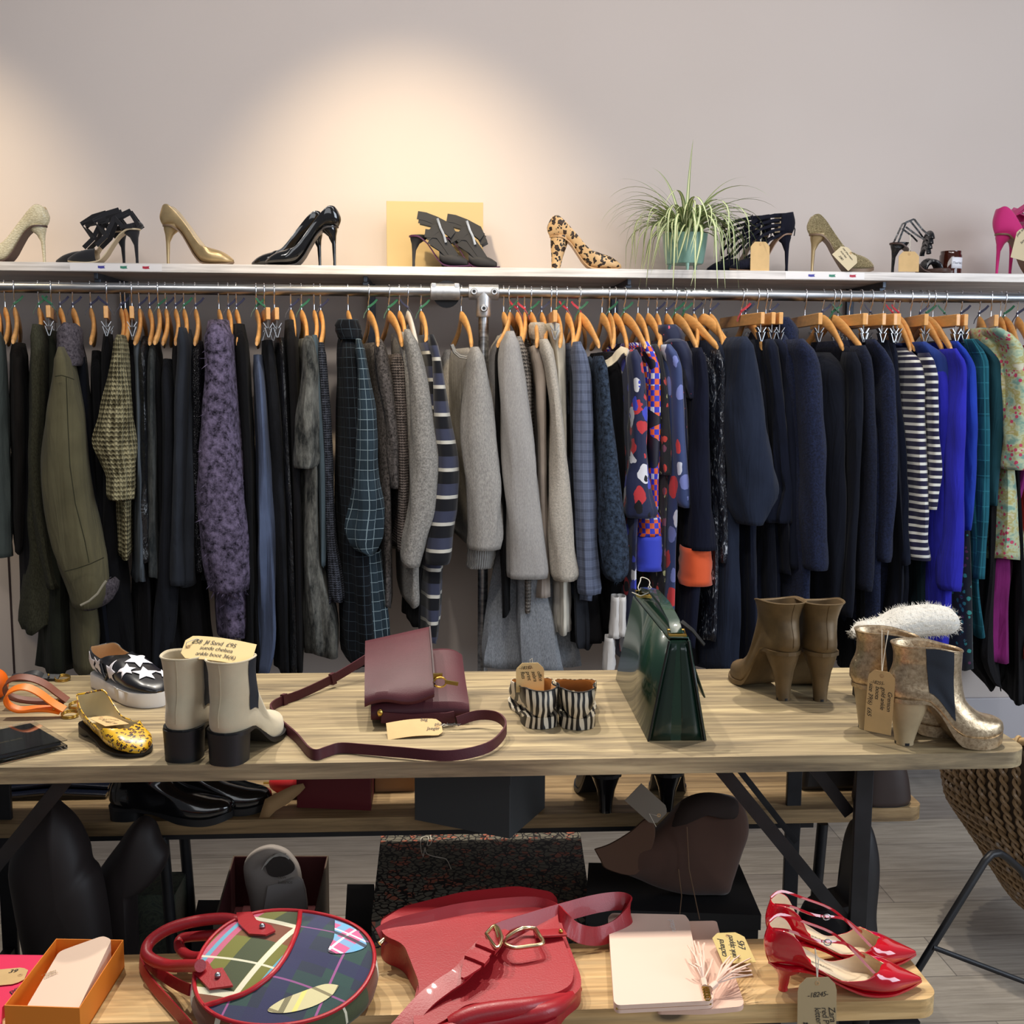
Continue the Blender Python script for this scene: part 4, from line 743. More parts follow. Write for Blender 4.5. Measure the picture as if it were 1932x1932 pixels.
# ---- tags
KRAFT = mat('kraft card', (206, 172, 120), .8, var=.06, vs=30); STRM = mat('cotton string', (214, 206, 190), .8); INK = mat('black ink', (24, 22, 24), .6)
FONTD = {}
def text_mb(s, size, shear=.25):
    cu = bpy.data.curves.new('t', 'FONT'); cu.body = s; cu.size = size; cu.shear = shear; cu.resolution_u = 3; cu.align_x = 'LEFT'; cu.space_character = .92
    o = bpy.data.objects.new('t', cu); me = bpy.data.meshes.new_from_object(o); m = MB(); m.add([v.co.copy() for v in me.vertices], [list(p.vertices) for p in me.polygons]) if len(me.polygons) else None
    bpy.data.objects.remove(o); bpy.data.curves.remove(cu); bpy.data.meshes.remove(me); return m
def tag(label, O, dn, rt, w=.045, l=.08, lines=(), string=None, curl=0, name='price_tag', both=False, m=None):
    """card hanging from O; dn: along the card, rt: across it"""
    dn = V(dn).normalized(); rt = V(rt); rt = (rt-dn*rt.dot(dn)).normalized(); nm = rt.cross(-dn)
    if nm.dot(CAM-V(O)) < 0: rt = -rt; nm = -nm
    r = thing(name, label, 'price tag', O); c = w*.22
    def P(u, v): return rt*u+dn*(v-.006)+nm*(curl*sin(pi*(v/l))*.5 if curl else 0)
    rows_ = []
    for i in range(13):
        v = l*i/12; a = w/2 if v > c else w/2-c+v; rows_.append([P(-a, v)+nm*.0004, P(0, v)+nm*.0004, P(a, v)+nm*.0004, P(a, v)-nm*.0004, P(0, v)-nm*.0004, P(-a, v)-nm*.0004])
    MB().loft(rows_).build('card', m or KRAFT, r)
    e = MB(); e.loft([[P(q*cos(a), .009+q*sin(a))+nm*h for a in [2*pi*i/14 for i in range(14)]] for q, h in ((.0042, .0006), (.0018, .0009))], cap=False).build('eyelet', mat('card eyelet', (186, 150, 104), .8), r)
    if lines:
        t_ = MB()
        for s, u, v, size, ang in lines:
            x = text_mb(s, size); ca, sa = cos(radians(ang)), sin(radians(ang))
            x.v = [P(u+p.x*ca-p.y*sa, v-(p.x*sa+p.y*ca))+nm*.0011 for p in x.v]; t_.join(x)
        t_.build('handwriting', INK, r, flat=True)
    if string: MB().tube([V(p)-V(O) for p in string], .0008, 6).build('string', STRM, r)
    return r
def hook_string(O, top, n=8, sag=.01):
    O, top = V(O), V(top); a = [O.lerp(top, i/n)+V((.002*sin(3*i), 0, -sag*sin(pi*i/n))) for i in range(n+1)]
    return a+[p+V((.003, .001, 0)) for p in reversed(a)]
# ---------------------------------------------------------------- things on the wall shelf
YH = YS+.075
def shp(px, dy=0, Y=None): Y = Y or YH; return V((at(px, 500, Y=Y+dy).x, Y+dy, ZSH+.0005))
PATENT = mat('black patent leather', (12, 12, 14), .08, coat=1); SUEDEB = mat('black suede', (20, 20, 26), .9, sheen=.3, bump=.2, bs=500)
SNAKE = NT('cream snakeskin'); _n = SNAKE.n('TexVoronoi', {'Vector': SNAKE.co('Object', (1, 1, 2.6)), 'Scale': 140.0}).outputs[0]
SNAKE.col(SNAKE.ramp(_n, [(0, lin((232, 222, 190))), (.7, lin((196, 184, 150)))])).set(rough=.35, coat=.3).bump(_n, .5, .002); SNAKE = SNAKE.m
GOLDL = mat('gold leather', (188, 164, 122), .34, .55, var=.12, vs=40, bump=.15, bs=120)
t = NT('gold glitter'); vo = t.n('TexVoronoi', {'Vector': t.co('Object'), 'Scale': 620.0}); t.col(t.ramp(vo.outputs['Color'], [(.1, lin((140, 120, 82))), (.9, lin((236, 222, 176)))])).set(rough=.3, metal=.7).bump(vo.outputs['Distance'], 1, .003); GLIT = t.m
t = NT('leopard calf hair'); ob = t.co('Object'); wv = t.mix(.025, ob, t.n('TexNoise', {'Vector': ob, 'Scale': 60.0}).outputs[1]); vo = t.n('TexVoronoi', {'Vector': wv, 'Scale': 62.0}).outputs[0]
e = t.math('ADD', vo, t.math('MULTIPLY', t.noise(ob, 150, 3), .25)); t.col(t.ramp(e, [(0, lin((64, 40, 22))), (.38, lin((22, 16, 14))), (.5, lin((24, 18, 14))), (.575, lin((206, 170, 122)))], 'CONSTANT')).set(rough=.55, coat=.15); LEO = t.m
MAG = mat('magenta suede', (196, 22, 112), .75, sheen=.4, bump=.1, bs=300)
pump('cream snakeskin stiletto at the left edge of the wall shelf', shp(93), pi, SNAKE, L=.225, hh=.118, sole=mat('brown sole', (74, 52, 44), .5))
def strappy(label, loc, rz, m, L, hh, toe, sides, loops=(), counter=None, arcs=(), plat=0, hl='stiletto', peep=False, lining=None, name='strappy_heel', sole=None, sw=.011):
    r = thing(name, label, 'shoe', loc, rz)
    zb = [(0, hh), (.14, hh*.985), (.27, hh*.83), (.38, hh*.54), (.48, hh*.24+plat), (.58, plat+.008), (.72, plat+.003), (.9, plat+.005), (1, plat+.01)]
    lining = lining or mat('cream lining', (196, 178, 150), .6)
    if toe is not None:
        upper_mb(L, zb, [(0, hh+.05), (.5, plat+.05), (.68, plat+.047), (.85, plat+.036), (1, plat+.016)], W0, [(0, 1), (toe, .5), (toe+.05, 0), (1, 0)], s0=toe, s1=1 if not peep else .95).build('upper', [m, lining], r, solid=.0016, moff=1, sub=1, weld=True)
    if counter: upper_mb(L, zb, [(0, counter[1]), (counter[0], counter[2])], W0, [(0, 1), (1, 1)], s0=0, s1=counter[0], n=14).build('heel_counter', [m, lining], r, solid=.0016, moff=1)
    sole_mb(L, zb, W0, [(0, .004), (.45, .004), (.62, .003+plat), (1, .003+plat)]).build('sole', sole or mat('tan sole', (122, 92, 70), .5), r)
    f = hh/.1
    if hl == 'stiletto': heel_mb([(.034, hh+.002, .03, .024), (.03, hh-.01*f, .026, .022), (.021, hh-.024*f, .013, .012), (.016, hh-.045*f, .0065, .0065), (.0145, .02, .0045, .0045), (.0145, 0, .0048, .0048)]).build('heel', m, r)
    for pts in sides:
        for sg in (-1, 1):
            K = [(x, z) for x, z in pts]; n = len(K); P = [(x, sg*(.033-.010*sin(pi*i/max(1, n-1))*0-.012*(z > hh*.9+.03)), z) for i, (x, z) in enumerate(K)]
            MB().strap(P, sw, .0016, (0, .1, 1)).build('strap', m, r)
    for (x, z, rx, ry, w_, ti) in loops:
        P = [(x+rx*cos(a), ry*sin(a), z+ti*rx*cos(a)) for a in [2*pi*i/28 for i in range(29)]]; MB().strap(P, w_, .0016, (0, 0, 1)).build('ankle_strap', m, r)
    for (x0, z0, xt, zt, w_) in arcs:
        P = [(x0+(xt-x0)*sin(a), -.036*cos(a), z0+(zt-z0)*sin(a)) for a in [pi*i/14 for i in range(15)]]; MB().strap(P, w_, .0016, (1, 0, .3)).build('vamp_strap', m, r)
    return r
for nm, px, dy, lb in (('', 268, 0, 'black suede cut out heel nearest the front, second from the left on the wall shelf'), ('', 243, .07, 'black suede cut out heel standing behind its partner near the left of the wall shelf')):
    strappy(lb, shp(px, dy), pi+.08, SUEDEB, .225, .112, .60, [[(.0, .118), (.03, .165), (.075, .142), (.1, .085), (.13, .055)], [(.075, .142), (.05, .115), (.02, .118)], [(.1, .14), (.135, .128), (.10, .085)], [(.06, .168), (.1, .155), (.135, .128)]], counter=(.16, .135, .122), sole=mat('cream sole', (190, 172, 140), .5), sw=.014)
pump('plain gold leather stiletto with a tag on its toe, wall shelf left part', shp(309), -.08, GOLDL, L=.225, hh=.125, sole=mat('taupe sole', (120, 98, 78), .5))
tag('brown card tag lying behind the plain gold stiletto', shp(372, .03)+V((0, 0, .03)), (1, .15, -.42), (.1, 1, .2), .03, .075, string=[shp(385)+V((0, -.02, .0)), shp(385)+V((0, -.035, .025)), shp(378, .03)+V((0, 0, .05)), shp(372, .03)+V((0, 0, .03))])
pump('glossy black patent stiletto, right one of the patent pair on the wall shelf', shp(640), pi, PATENT, L=.235, hh=.128, sole=mat('dark sole', (30, 26, 28), .4))
pump('glossy black patent stiletto, rear left one of the patent pair on the wall shelf', shp(612, .075), pi+.03, PATENT, L=.235, hh=.122, sole=mat('dark sole', (30, 26, 28), .4))
bx = thing('shoe_box', 'tan cardboard shoe box standing upright behind black peep toe sandals', 'box', shp(821, .14)+V((0, 0, .0)))
BOXC = mat('tan box card', (198, 172, 122), .7); w_ = abs(at(912, 450, Y=YH+.10).x-at(730, 450, Y=YH+.10).x); h_ = at(820, 381, Y=YH+.10).z-ZSH
MB().box((0, 0, h_/2), (w_, .085, h_)).build('box', BOXC, bx, bevel=.0015)
MB().box((0, .045, h_/2), (w_+.005, .028, h_+.004)).build('lid', BOXC, bx, bevel=.0015)
for dx in (0, .012): MB().tube([(w_/2-.038+dx+.004*cos(a), -.0432, h_*.49+.004*sin(a)) for a in [2*pi*i/12 for i in range(13)]], .0008, 4).build('printed_ring', mat('pale gold print', (228, 206, 156), .6), bx)
MATB = mat('black nubuck', (44, 43, 44), .75, bump=.1, bs=300)
PURL = mat('purple lining', (74, 26, 66), .6)
for px, dy, lb in ((777, 0, 'black peep toe sandal with zip, left one in front of the tan box'), (832, .045, 'black peep toe sandal with zip, right one in front of the tan box')):
    s_ = strappy(lb, shp(px, dy)+V((-.008, -.02, 0)), -.1, MATB, .2, .1, .5, [[(.035, .15), (.075, .14), (.12, .12), (.145, .1)], [(.03, .162), (.055, .158), (.09, .145), (.13, .125), (.15, .08)], [(.06, .09), (.09, .12), (.13, .125)], [(.055, .105), (.1, .1), (.13, .06), (.15, .03)], [(.07, .085), (.11, .06), (.14, .03)]], peep=True, lining=PURL, sole=PURL, sw=.026, name='peep_toe_sandal')
    MB().strap([(.095, -.036, .15), (.105, -.037, .12), (.115, -.038, .1), (.122, -.039, .075)], .007, .003, (1, 0, 0)).build('zip', MET, s_)
pump('leopard print calf hair heel right of the tan box on the wall shelf', shp(1036), -.05, LEO, L=.235, hh=.108, heel='block', sole=mat('tan sole light', (186, 148, 104), .5), lining=mat('tan lining', (190, 150, 104), .6))
# spider plant
pl = thing('spider_plant', 'spider plant with long striped arching leaves in a teal pot', 'plant', shp(1291, .02))
t = NT('teal glazed pot'); nz = t.noise(t.co('Object', (4, 4, 1)), 9, 4); t.col(t.ramp(nz, [(.35, lin((112, 152, 138))), (.6, lin((150, 190, 176)))])).set(rough=.35, coat=.2); TP = t.m
rr_ = [(.026, .058), (.03, .062), (.08, .07), (.122, .074), (.122, .069), (.1, .066)]
MB().loft([[(r_*cos(2*pi*j/36), r_*sin(2*pi*j/36), z) for j in range(36)] for z, r_ in rr_]).build('pot', TP, pl)
for a in (.6, 2.55, 4.7): MB().tube([(.05*cos(a), .05*sin(a), .03), (.055*cos(a), .055*sin(a), .0)], [.007, .004], 8).build('pot_foot', TP, pl)
GL = mat('spider leaf green', (128, 150, 94), .5); GC = mat('spider leaf cream', (226, 226, 180), .5); lf = MB(); random.seed(3)
def leaf(az, L_, up, wd, droop, tw=0, start=.02):
    cols = [[], [], [], []]; n = 14; px_, pz = start, .1; ang = up; st = L_/n; P = []
    for i in range(n+1):
        P.append((px_, pz, ang)); px_ += st*cos(ang); pz += st*sin(ang); ang -= droop/n*(1+1.2*i/n); ang = max(ang, -1.45)
    base = len(lf.v); vs = []; fs = []; mi = []
    for i, (x, z, a) in enumerate(P):
        w_ = wd*min(1, (n-i)/n*1.6)**.8*min(1, .5+i/4)
        for k, q in enumerate((-1, -.4, .4, 1)):
            zz = .16*w_*abs(q); y_ = q*w_/2; X = x-zz*sin(a); Z = z+zz*cos(a); azz = az+tw*i/n
            vs.append((X*cos(azz)-y_*sin(azz), X*sin(azz)+y_*cos(azz), Z))
    for i in range(n):
        for k in range(3): lf.add([vs[i*4+k], vs[i*4+k+1], vs[i*4+k+5], vs[i*4+k+4]], [(0, 1, 2, 3)], None, 1 if k == 1 else 0)
for i in range(175):
    az = random.uniform(0, 2*pi); back = sin(az) > .3
    L_ = random.uniform(.18, .38)*(.75 if back else 1); leaf(az, L_, random.uniform(.8, 1.52), random.uniform(.008, .014), random.uniform(1.3, 3.4) if not back else random.uniform(.8, 1.5), random.uniform(-.5, .5), random.uniform(.0, .03))
for az, L_, up, dr in ((-1.95, .42, 1.2, 4.2), (-1.62, .44, 1.2, 4.0), (-1.2, .40, 1.2, 4.2), (-.95, .36, 1.1, 4.2), (-2.5, .36, 1.1, 4.0), (-.35, .33, .8, 1.6), (2.9, .3, 1.2, 1.4), (1.9, .36, 1.35, .7), (1.2, .37, 1.5, .35), (2.4, .36, 1.3, .9), (.5, .36, 1.25, .8), (-.1, .34, 1.1, 1.2), (-2.8, .34, 1.2, 4.2), (-.5, .38, 1.1, 4.2), (3.1, .36, 1.2, 3.8)): leaf(az, L_, up, .011, dr, 0)
lf.build('leaves', [GL, GC], pl, ang=80)
MB().loft([[(r_*cos(2*pi*j/20), r_*sin(2*pi*j/20), z) for j in range(20)] for z, r_ in ((.1, .065), (.106, .04), (.108, .005))]).build('soil', mat('potting soil', (34, 26, 22), .95), pl)
for px, dy, lb in ((1492, 0, 'black multi strap heel nearest the wall shelf edge, right of the plant'), (1448, .06, 'black multi strap heel behind its partner, right of the plant')):
    s_ = strappy(lb, shp(px, dy), pi+.1, fab('navy black suede', (20, 21, 34), sheen=.3), .21, .125, .55, [[(.03, .185), (.07, .182), (.12, .17), (.15, .15)], [(.035, .168), (.075, .165), (.12, .152), (.15, .132)], [(.04, .152), (.08, .148), (.12, .134), (.15, .11)], [(.04, .138), (.08, .13), (.12, .11), (.145, .08)], [(.145, .18), (.155, .13), (.15, .06)], [(.05, .12), (.09, .1), (.125, .06), (.15, .045)]], counter=(.24, .195, .185), sw=.0085)
    MB().tube([(-.002, 0, .16), (-.01, 0, .14), (-.008, 0, .12)], .002, 6).build('back_tie', SUEDEB, s_)
O = shp(1433, -.055)+V((0, 0, .087)); tag('blank kraft tag hanging from the black multi strap heel', O, (.0, -.05, -1), (1, 0, 0), .062, .096, string=hook_string(O, shp(1433, -.02)+V((0, 0, .16))))
pump('gold glitter stiletto right of the black multi strap pair on the shelf', shp(1524), -.1, GLIT, L=.215, hh=.125, plat=.008, hm=GOLDL, sole=mat('taupe sole', (120, 98, 78), .5))
O = shp(1582, -.05)+V((.04, 0, .062)); tag('handwritten tag resting on the toe of the gold glitter heel', O, (-.55, -.35, -.42), (.9, .1, -.25), .075, .07, lines=[('cat the main', -.03, .02, .011, -8), ('scarlet', -.028, .036, .012, -8), ('580', -.02, .056, .013, -8)], m=mat('pale card', (206, 190, 156), .8))
s_ = strappy('black slingback sandal with quilted band and buckle, standing upright on the shelf', shp(1676), -.12, mat('black leather', (22, 23, 28), .4), .2, .1, None, [[(.02, .1), (.045, .165), (.07, .175)], [(.07, .175), (.1, .14), (.12, .12)], [(.045, .15), (.08, .125), (.1, .11)]], sole=mat('brown sole', (74, 52, 44), .5), sw=.006)
bd = MB()
for k in range(4): bd.tube([(.118+.003*k, -.036*cos(a), .075+.016*k+.022*sin(a)-.012) for a in [pi*i/12 for i in range(13)]], .0085, 8)
bd.build('quilted_band', mat('black leather', (22, 23, 28), .4), s_, bevel=.004)
O = shp(1714, -.06)+V((0, 0, .062)); tag('blank kraft tag in front of the black slingback sandal', O, (0, -.05, -1), (1, 0, 0), .068, .065, string=hook_string(O, shp(1714, -.02)+V((0, 0, .125))))
s_ = thing('slingback_sandal', 'black slingback sandal seen toe on, low beside the amber jar', 'shoe', shp(1760, .01)); MB().loft([[(.047*cos(a)*k, .09*sin(a)*k, z) for a in [2*pi*j/28 for j in range(28)]] for k, z in ((.97, 0), (1, .003), (1, .012), (.96, .015))]).build('sole', mat('brown sole', (74, 52, 44), .5), s_)
bd = MB(); [bd.tube([(-.026*cos(a)-.012, -.03+.012*k, .015+(.026+.002*k)*sin(a)) for a in [pi*i/12 for i in range(13)]], .0085, 8) for k in range(4)]; bd.build('quilted_band', mat('black leather', (22, 23, 28), .4), s_)
jr = thing('candle_jar', 'small amber glass jar with white label on the wall shelf', 'jar', shp(1793, .03)); AMB = NT('amber glass'); AMB.col(lin((74, 30, 16))).set(rough=.08, trans=.35, coat=.5); AMB = AMB.m
def cyl(prof, n=32): return MB().loft([[(r_*cos(2*pi*j/n), r_*sin(2*pi*j/n), z) for j in range(n)] for z, r_ in prof])
cyl([(0, .032), (.002, .036), (.066, .036), (.07, .033), (.08, .033), (.08, .03), (.01, .03)]).build('glass', AMB, jr)
lb_ = MB().loft([[(.0366*sin(a), -.0366*cos(a), z) for a in [-.35+i*.14 for i in range(12)]] for z in (.022, .058)], closed=False, cap=False); lb_.build('paper_label', mat('white label paper', (226, 226, 232), .6), jr, solid=.0003)
x = text_mb('ThatHatCo.', .011, .4); x.v = [V((.0372*sin(p.x/.0372-.3), -.0372*cos(p.x/.0372-.3), .036+p.y)) for p in x.v]; x.build('script_lettering', mat('grey ink', (110, 110, 118), .6), jr, flat=True)
for px, dy, lb in ((1873, 0, 'magenta bow heel nearest the front, cut off by the right edge'), (1898, .08, 'magenta bow heel behind its partner at the right edge')):
    s_ = pump(lb, shp(px, dy), -.1, MAG, L=.215, hh=.135, zt=[(0, .215), (.08, .222), (.2, .205), (.35, .16), (.5, .1), (.68, .052), (.8, .047), (1, .018)], sole=mat('tan sole', (122, 92, 70), .5))
    bd = MB(); [bd.strap([(.05, sg*.01, .195), (.08, sg*.03, .21+k*.01), (.12, sg*.045, .20+k*.012), (.13, sg*.03, .17+k*.01), (.09, sg*.02, .17)], .028, .002, (0, 1, .6)) for sg in (-1, 1) for k in (0, 1)]; bd.build('fabric_bow', MAG, s_)
O = shp(1932, -.07)+V((.0, 0, .135)); tag('handwritten tag hanging from the magenta heels', O, (-.25, -.1, -1), (1, 0, -.3), .06, .1, lines=[('pink suede', -.025, .03, .012, 60), ('bow heels', -.005, .05, .012, 60)], m=mat('pale card', (206, 190, 156), .8))
for px, base in ((219, 'left'), (1557, 'right')):
    s_ = thing('label_strip', 'white sticker strip with three small ribbon marks, %s part of the shelf edge' % base, 'sticker', V((at(px, 505, Y=YS).x, YS-.0006, ZSH-.0135))); MB().box((0, 0, 0), (.28 if base == 'left' else .26, .0008, .0215)).build('strip', mat('glossy label', (236, 232, 230), .3), s_)
    for k, c in enumerate(((62, 62, 150), (52, 128, 104), (176, 34, 60))):
        q = MB().add([V((x-.5*0, 0, z)) for x, z in ((0, .004), (.009, .0035), (.022, .0045), (.019, .001), (.022, -.0035), (.009, -.0045), (0, -.003))], [(0, 1, 2, 3, 4, 5, 6)]).tf(Matrix.Translation((-.055+k*.068, -.0007, 0))); q.build('ribbon_mark', mat('mark %d' % k, c, .5), s_, flat=True)
# ---------------------------------------------------------------- things on the table
def tt(px, py): return at(px, py, Z=ZT)
def ang(a, b): return atan2(b.y-a.y, b.x-a.x)
def place(hx, hy, tx, ty, Z): a = at(hx, hy, Z=Z); b = at(tx, ty, Z=Z); return a+V((0, 0, .0006)), ang(a, b), (b-a).length
STONE = mat('stone suede', (198, 184, 154), .88, sheen=.3, var=.12, vs=14, bump=.12, bs=400); ELA = mat('dark navy elastic', (28, 34, 44), .85, bump=.3, bs=700); BRUB = mat('black stacked heel', (22, 22, 24), .5)
t = NT('stone suede seam'); 
def chelsea(label, loc, rz, m, L, hh, top, heel, name='ankle_boot', plat=.006, el=True, lean=0, sx=.47, ex=(.3, .62), shaftw=.04, wfoot=.042, heelm=None, solem=None, flare=0, z0e=.035):
    r = thing(name, label, 'boot', loc, rz)
    H = top-hh
    def lift(x, z=0):
        l = interp([(0, hh), (.055, hh), (.6*L, plat+.004), (.8*L, plat), (L, plat+.008)], x); s = max(0, min(1, (z-.035)/(H-.035))); s = s*s*(3-2*s); return l*(1-s)+(hh-.35*(hh-l)*.5)*s
    ft = .5+sx*.25
    R = [(0, .0, L, wfoot*.9), (.006, -.004, L+.001, wfoot), (.018, -.008, L-.001, wfoot*.99), (.032, -.008, L-.016, wfoot*.93), (.044, -.005, L-.05, wfoot*.88), (.056, .0, L*ft, wfoot*.85), (.07, .003, L*(sx*.7+ft*.3), wfoot*.84), (H*.78, .003-flare*.3, L*sx, shaftw*.93), (H, -.002-flare, L*sx+flare*.5, shaftw+flare)]
    mb = boot_mb(R, lift); N = 36; ub = mb.build('upper', m, r, solid=.0022, soff=-1)
    def fn(x, z, side, off):
        xb, xf, ww = (interp([(q[0], q[i]) for q in R], z) for i in (1, 2, 3)); foot = min(1, max(0, ((xf-xb)-.1)/.1))
        c = max(-1, min(1, (x-(xb+xf)/2)/((xf-xb)/2))); ca = abs(c)**(1/.85); sa = sqrt(max(0, 1-ca*ca)); pr = 1+(interp([(0, 1), (.25, .93), (.45, .86), (.72, 1), (1, 1)], (x-xb)/max(.01, xf-xb))-1)*foot
        return (x, side*(ww*pr*sa**.85+off), z+lift(x, z))
    if el:
        for sd_ in (-1, 1):
            panel2(fn, sd_, z0e, H+.0005, lambda t_: L*sx*(ex[0]+.10*(1-t_)), lambda t_: L*sx*(ex[1]+.08*(1-t_)), .0014).build('elastic_panel', ELA, r)
    MB().tube([mb.v[33*N+j % N] for j in range(N+1)], .0018, 6).build('top_edge', m, r)
    MB().tube([mb.v[i*N+18]+V((-.0004, 0, 0)) for i in range(4, 34)], .0007, 4).build('back_seam', m, r)
    R2 = []
    for i in range(30):
        x = -.004+(L+.005)*i/29; s = x/L; wd = wfoot*1.02*interp([(0, .2), (.015, .5), (.05, .70), (.15, .82), (.35, .78), (.7, 1), (.88, .82), (.97, .45), (1.0, .12)], s); z = lift(max(0, x)); th = .004+(plat-.004)*interp([(0, 0), (.38, 0), (.62, 1), (1, 1)], s)
        R2.append([(x, -wd, z+.004), (x, -wd, z-th), (x, wd, z-th), (x, wd, z+.004)])
    MB().loft(R2).build('sole', solem or BRUB, r)
    if heel == 'block': hr = [(.031, hh+.001, .038, .035), (.031, hh*.5, .036, .0335), (.03, 0, .0345, .0325)]
    elif heel == 'tall': hr = [(.035, hh+.001, .036, .032), (.034, hh*.75, .031, .028), (.031, hh*.4, .023, .021), (.029, .006, .0165, .0175), (.029, 0, .0165, .0175)]
    else: hr = [(.036, hh+.002, .038, .033), (.035, hh*.88, .034, .031), (.03, hh*.6, .021, .0215), (.027, hh*.3, .015, .016), (.026, .006, .013, .014), (.026, 0, .013, .014)]
    R3 = []
    for x, z, rx, ry in hr: R3.append([(x+rx*(abs(cos(a))**.8)*(1 if cos(a) > 0 else -1), ry*(abs(sin(a))**.8)*(1 if sin(a) > 0 else -1), z) for a in [2*pi*j/24 for j in range(24)]])
    ho = MB().loft(R3).build('heel', heelm or BRUB, r)
    if heel != 'block': MB().loft([[(x+rx*1.02*cos(a), ry*1.02*sin(a), z) for a in [2*pi*j/20 for j in range(20)]] for x, z, rx, ry in ((hr[-1][0], 0, hr[-1][2], hr[-1][3]), (hr[-1][0], .005, hr[-1][2], hr[-1][3]))]).build('heel_tip', BLACKM, r)
    return r
rc = tt(430, 1443); lc = tt(348, 1437)
chelsea('stone suede ankle boot with navy elastic, right one of the pair, toe pointing right', rc+V((-.01, -.005, 0)), radians(74), STONE, .215, .056, .184, 'block', sx=.43, ex=(.36, .72), shaftw=.040, wfoot=.045)
chelsea('stone suede ankle boot with navy elastic, left one of the pair, seen from behind', lc+V((-.008, -.005, 0)), radians(84), STONE, .215, .056, .186, 'block', sx=.43, ex=(.36, .72), shaftw=.039, wfoot=.043)
O = V(rc)+V((-.045, .05, .205)); tag('long handwritten kraft tag lying across the tops of the stone suede boots', at(352, 1221, Y=rc.y+.05), (1, -.05, -.13), (.05, -.75, -.62), .05, .125, lines=[('£58  Jil Sand  £95', .008, .012, .0125, -90), ('suede chelsea', -.004, .03, .0115, -90), ('ankle boot 36(6)', -.017, .026, .0115, -90)], string=[at(350, 1222, Y=rc.y+.05), at(352, 1212, Y=rc.y+.05), at(372, 1205, Y=rc.y+.06), at(388, 1212, Y=rc.y+.06), at(392, 1236, Y=rc.y+.04)], curl=.012, m=mat('yellow card', (232, 204, 146), .75))
MB
# star slip on sneaker
p, rz, L_ = place(190, 1287, 346, 1352, ZT); L_ = .265
t = NT('black and white star leather'); BLS = mat('black nappa', (20, 20, 24), .3, coat=.3); WHL = mat('white leather', (236, 232, 238), .45)
sn = thing('slip_on_sneaker', 'black slip on sneaker covered in white stars, thick white sole', 'shoe', p, rz)
zb = [(0, .028), (1, .028)]; WS = [(0, 0), (.01, .013), (.03, .022), (.06, .0285), (.11, .034), (.3, .036), (.55, .043), (.75, .046), (.9, .036), (.97, .02), (1, .006)]
zt = [(0, .086), (.05, .089), (.16, .078), (.28, .074), (.38, .084), (.5, .084), (.7, .068), (.85, .056), (.95, .045), (1, .034)]
up = upper_mb(L_, zb, zt, WS, [(0, 1), (.27, 1), (.37, .35), (.43, 0), (1, 0)], n=52, m=25); up.build('upper', [BLS, mat('tan lining', (190, 150, 104), .6)], sn, solid=.003, moff=1, sub=1, weld=True)
R = []
for z, k in ((0, .97), (.003, 1.0), (.028, 1.0), (.03, .97)):
    r_ = []
    for i in range(30): s = i/29; r_.append((s*L_*1.0, interp(WS, s)*1.06*k, z))
    for i in range(30): s = 1-i/29; r_.append((s*L_*1.0, -interp(WS, s)*1.06*k, z))
    R.append(r_)
MB().loft(R).build('sole', mat('white rubber', (232, 228, 222), .5), sn, bevel=.002)
from mathutils.bvhtree import BVHTree
BV = BVHTree.FromPolygons([tuple(v) for v in up.v], up.f)
def star(cx, cy, r_, a0, side=None):
    """star shaped leather patch draped on the sneaker upper"""
    pts = []; 
    for k in range(10): a = a0+pi*k/5; q = r_ if k % 2 == 0 else r_*.46; pts.append((q*cos(a), q*sin(a)))
    m = MB(); n = V(side) if side else V((0, 0, 1)); n.normalize(); tx = V((1, 0, 0)); ty = n.cross(tx); tx = ty.cross(n); C0 = V((cx, cy, 0)) if not side else V((cx, cy, .052))
    grid = [[0, 0]]; vs = []
    def proj(u, v):
        o_ = C0+tx*u+ty*v+n*.2; h = BV.ray_cast(o_, -n)
        return (h[0]+n*.0022) if h[0] else None
    ring = []; S_ = 6; fs = []
    for k in range(10):
        a, b = pts[k], pts[(k+1) % 10]
        for i in range(4): ring.append((a[0]+(b[0]-a[0])*i/4, a[1]+(b[1]-a[1])*i/4))
    for s in range(1, S_+1):
        for u, v in ring: vs.append(proj(u*s/S_, v*s/S_))
    c0 = proj(0, 0); vs.append(c0); nr = len(ring); ci = len(vs)-1
    for s in range(S_-1):
        for j in range(nr):
            q = (s*nr+j, s*nr+(j+1) % nr, (s+1)*nr+(j+1) % nr, (s+1)*nr+j)
            if all(vs[i] is not None for i in q): fs.append(q)
    for j in range(nr):
        q = (ci, j, (j+1) % nr)
        if all(vs[i] is not None for i in q): fs.append(q)
    vs = [v if v is not None else V((0, 0, 0)) for v in vs]; m.add(vs, fs); m.build('star', WHL, sn, solid=.0006, soff=0)
for a in ((.212, -.004, .027, .3), (.16, .008, .03, .9), (.182, -.03, .02, .1), (.222, .034, .018, .5)): star(*a)
for cx, r_, a0 in ((.03, .026, .4), (.066, .022, .9), (.136, .026, .2)): star(cx, -.0, r_, a0, (0, -1, .1))
MB().tube([(.115+.03*cos(a), -.0385*abs(sin(a*.5))**0-.0005*0, .052+.02*sin(a)) for a in []] or [(.085, -.039, .064), (.098, -.0395, .046), (.112, -.041, .036), (.122, -.0405, .05), (.126, -.036, .072)], .0035, 8).build('elastic_gusset', BLS, sn)
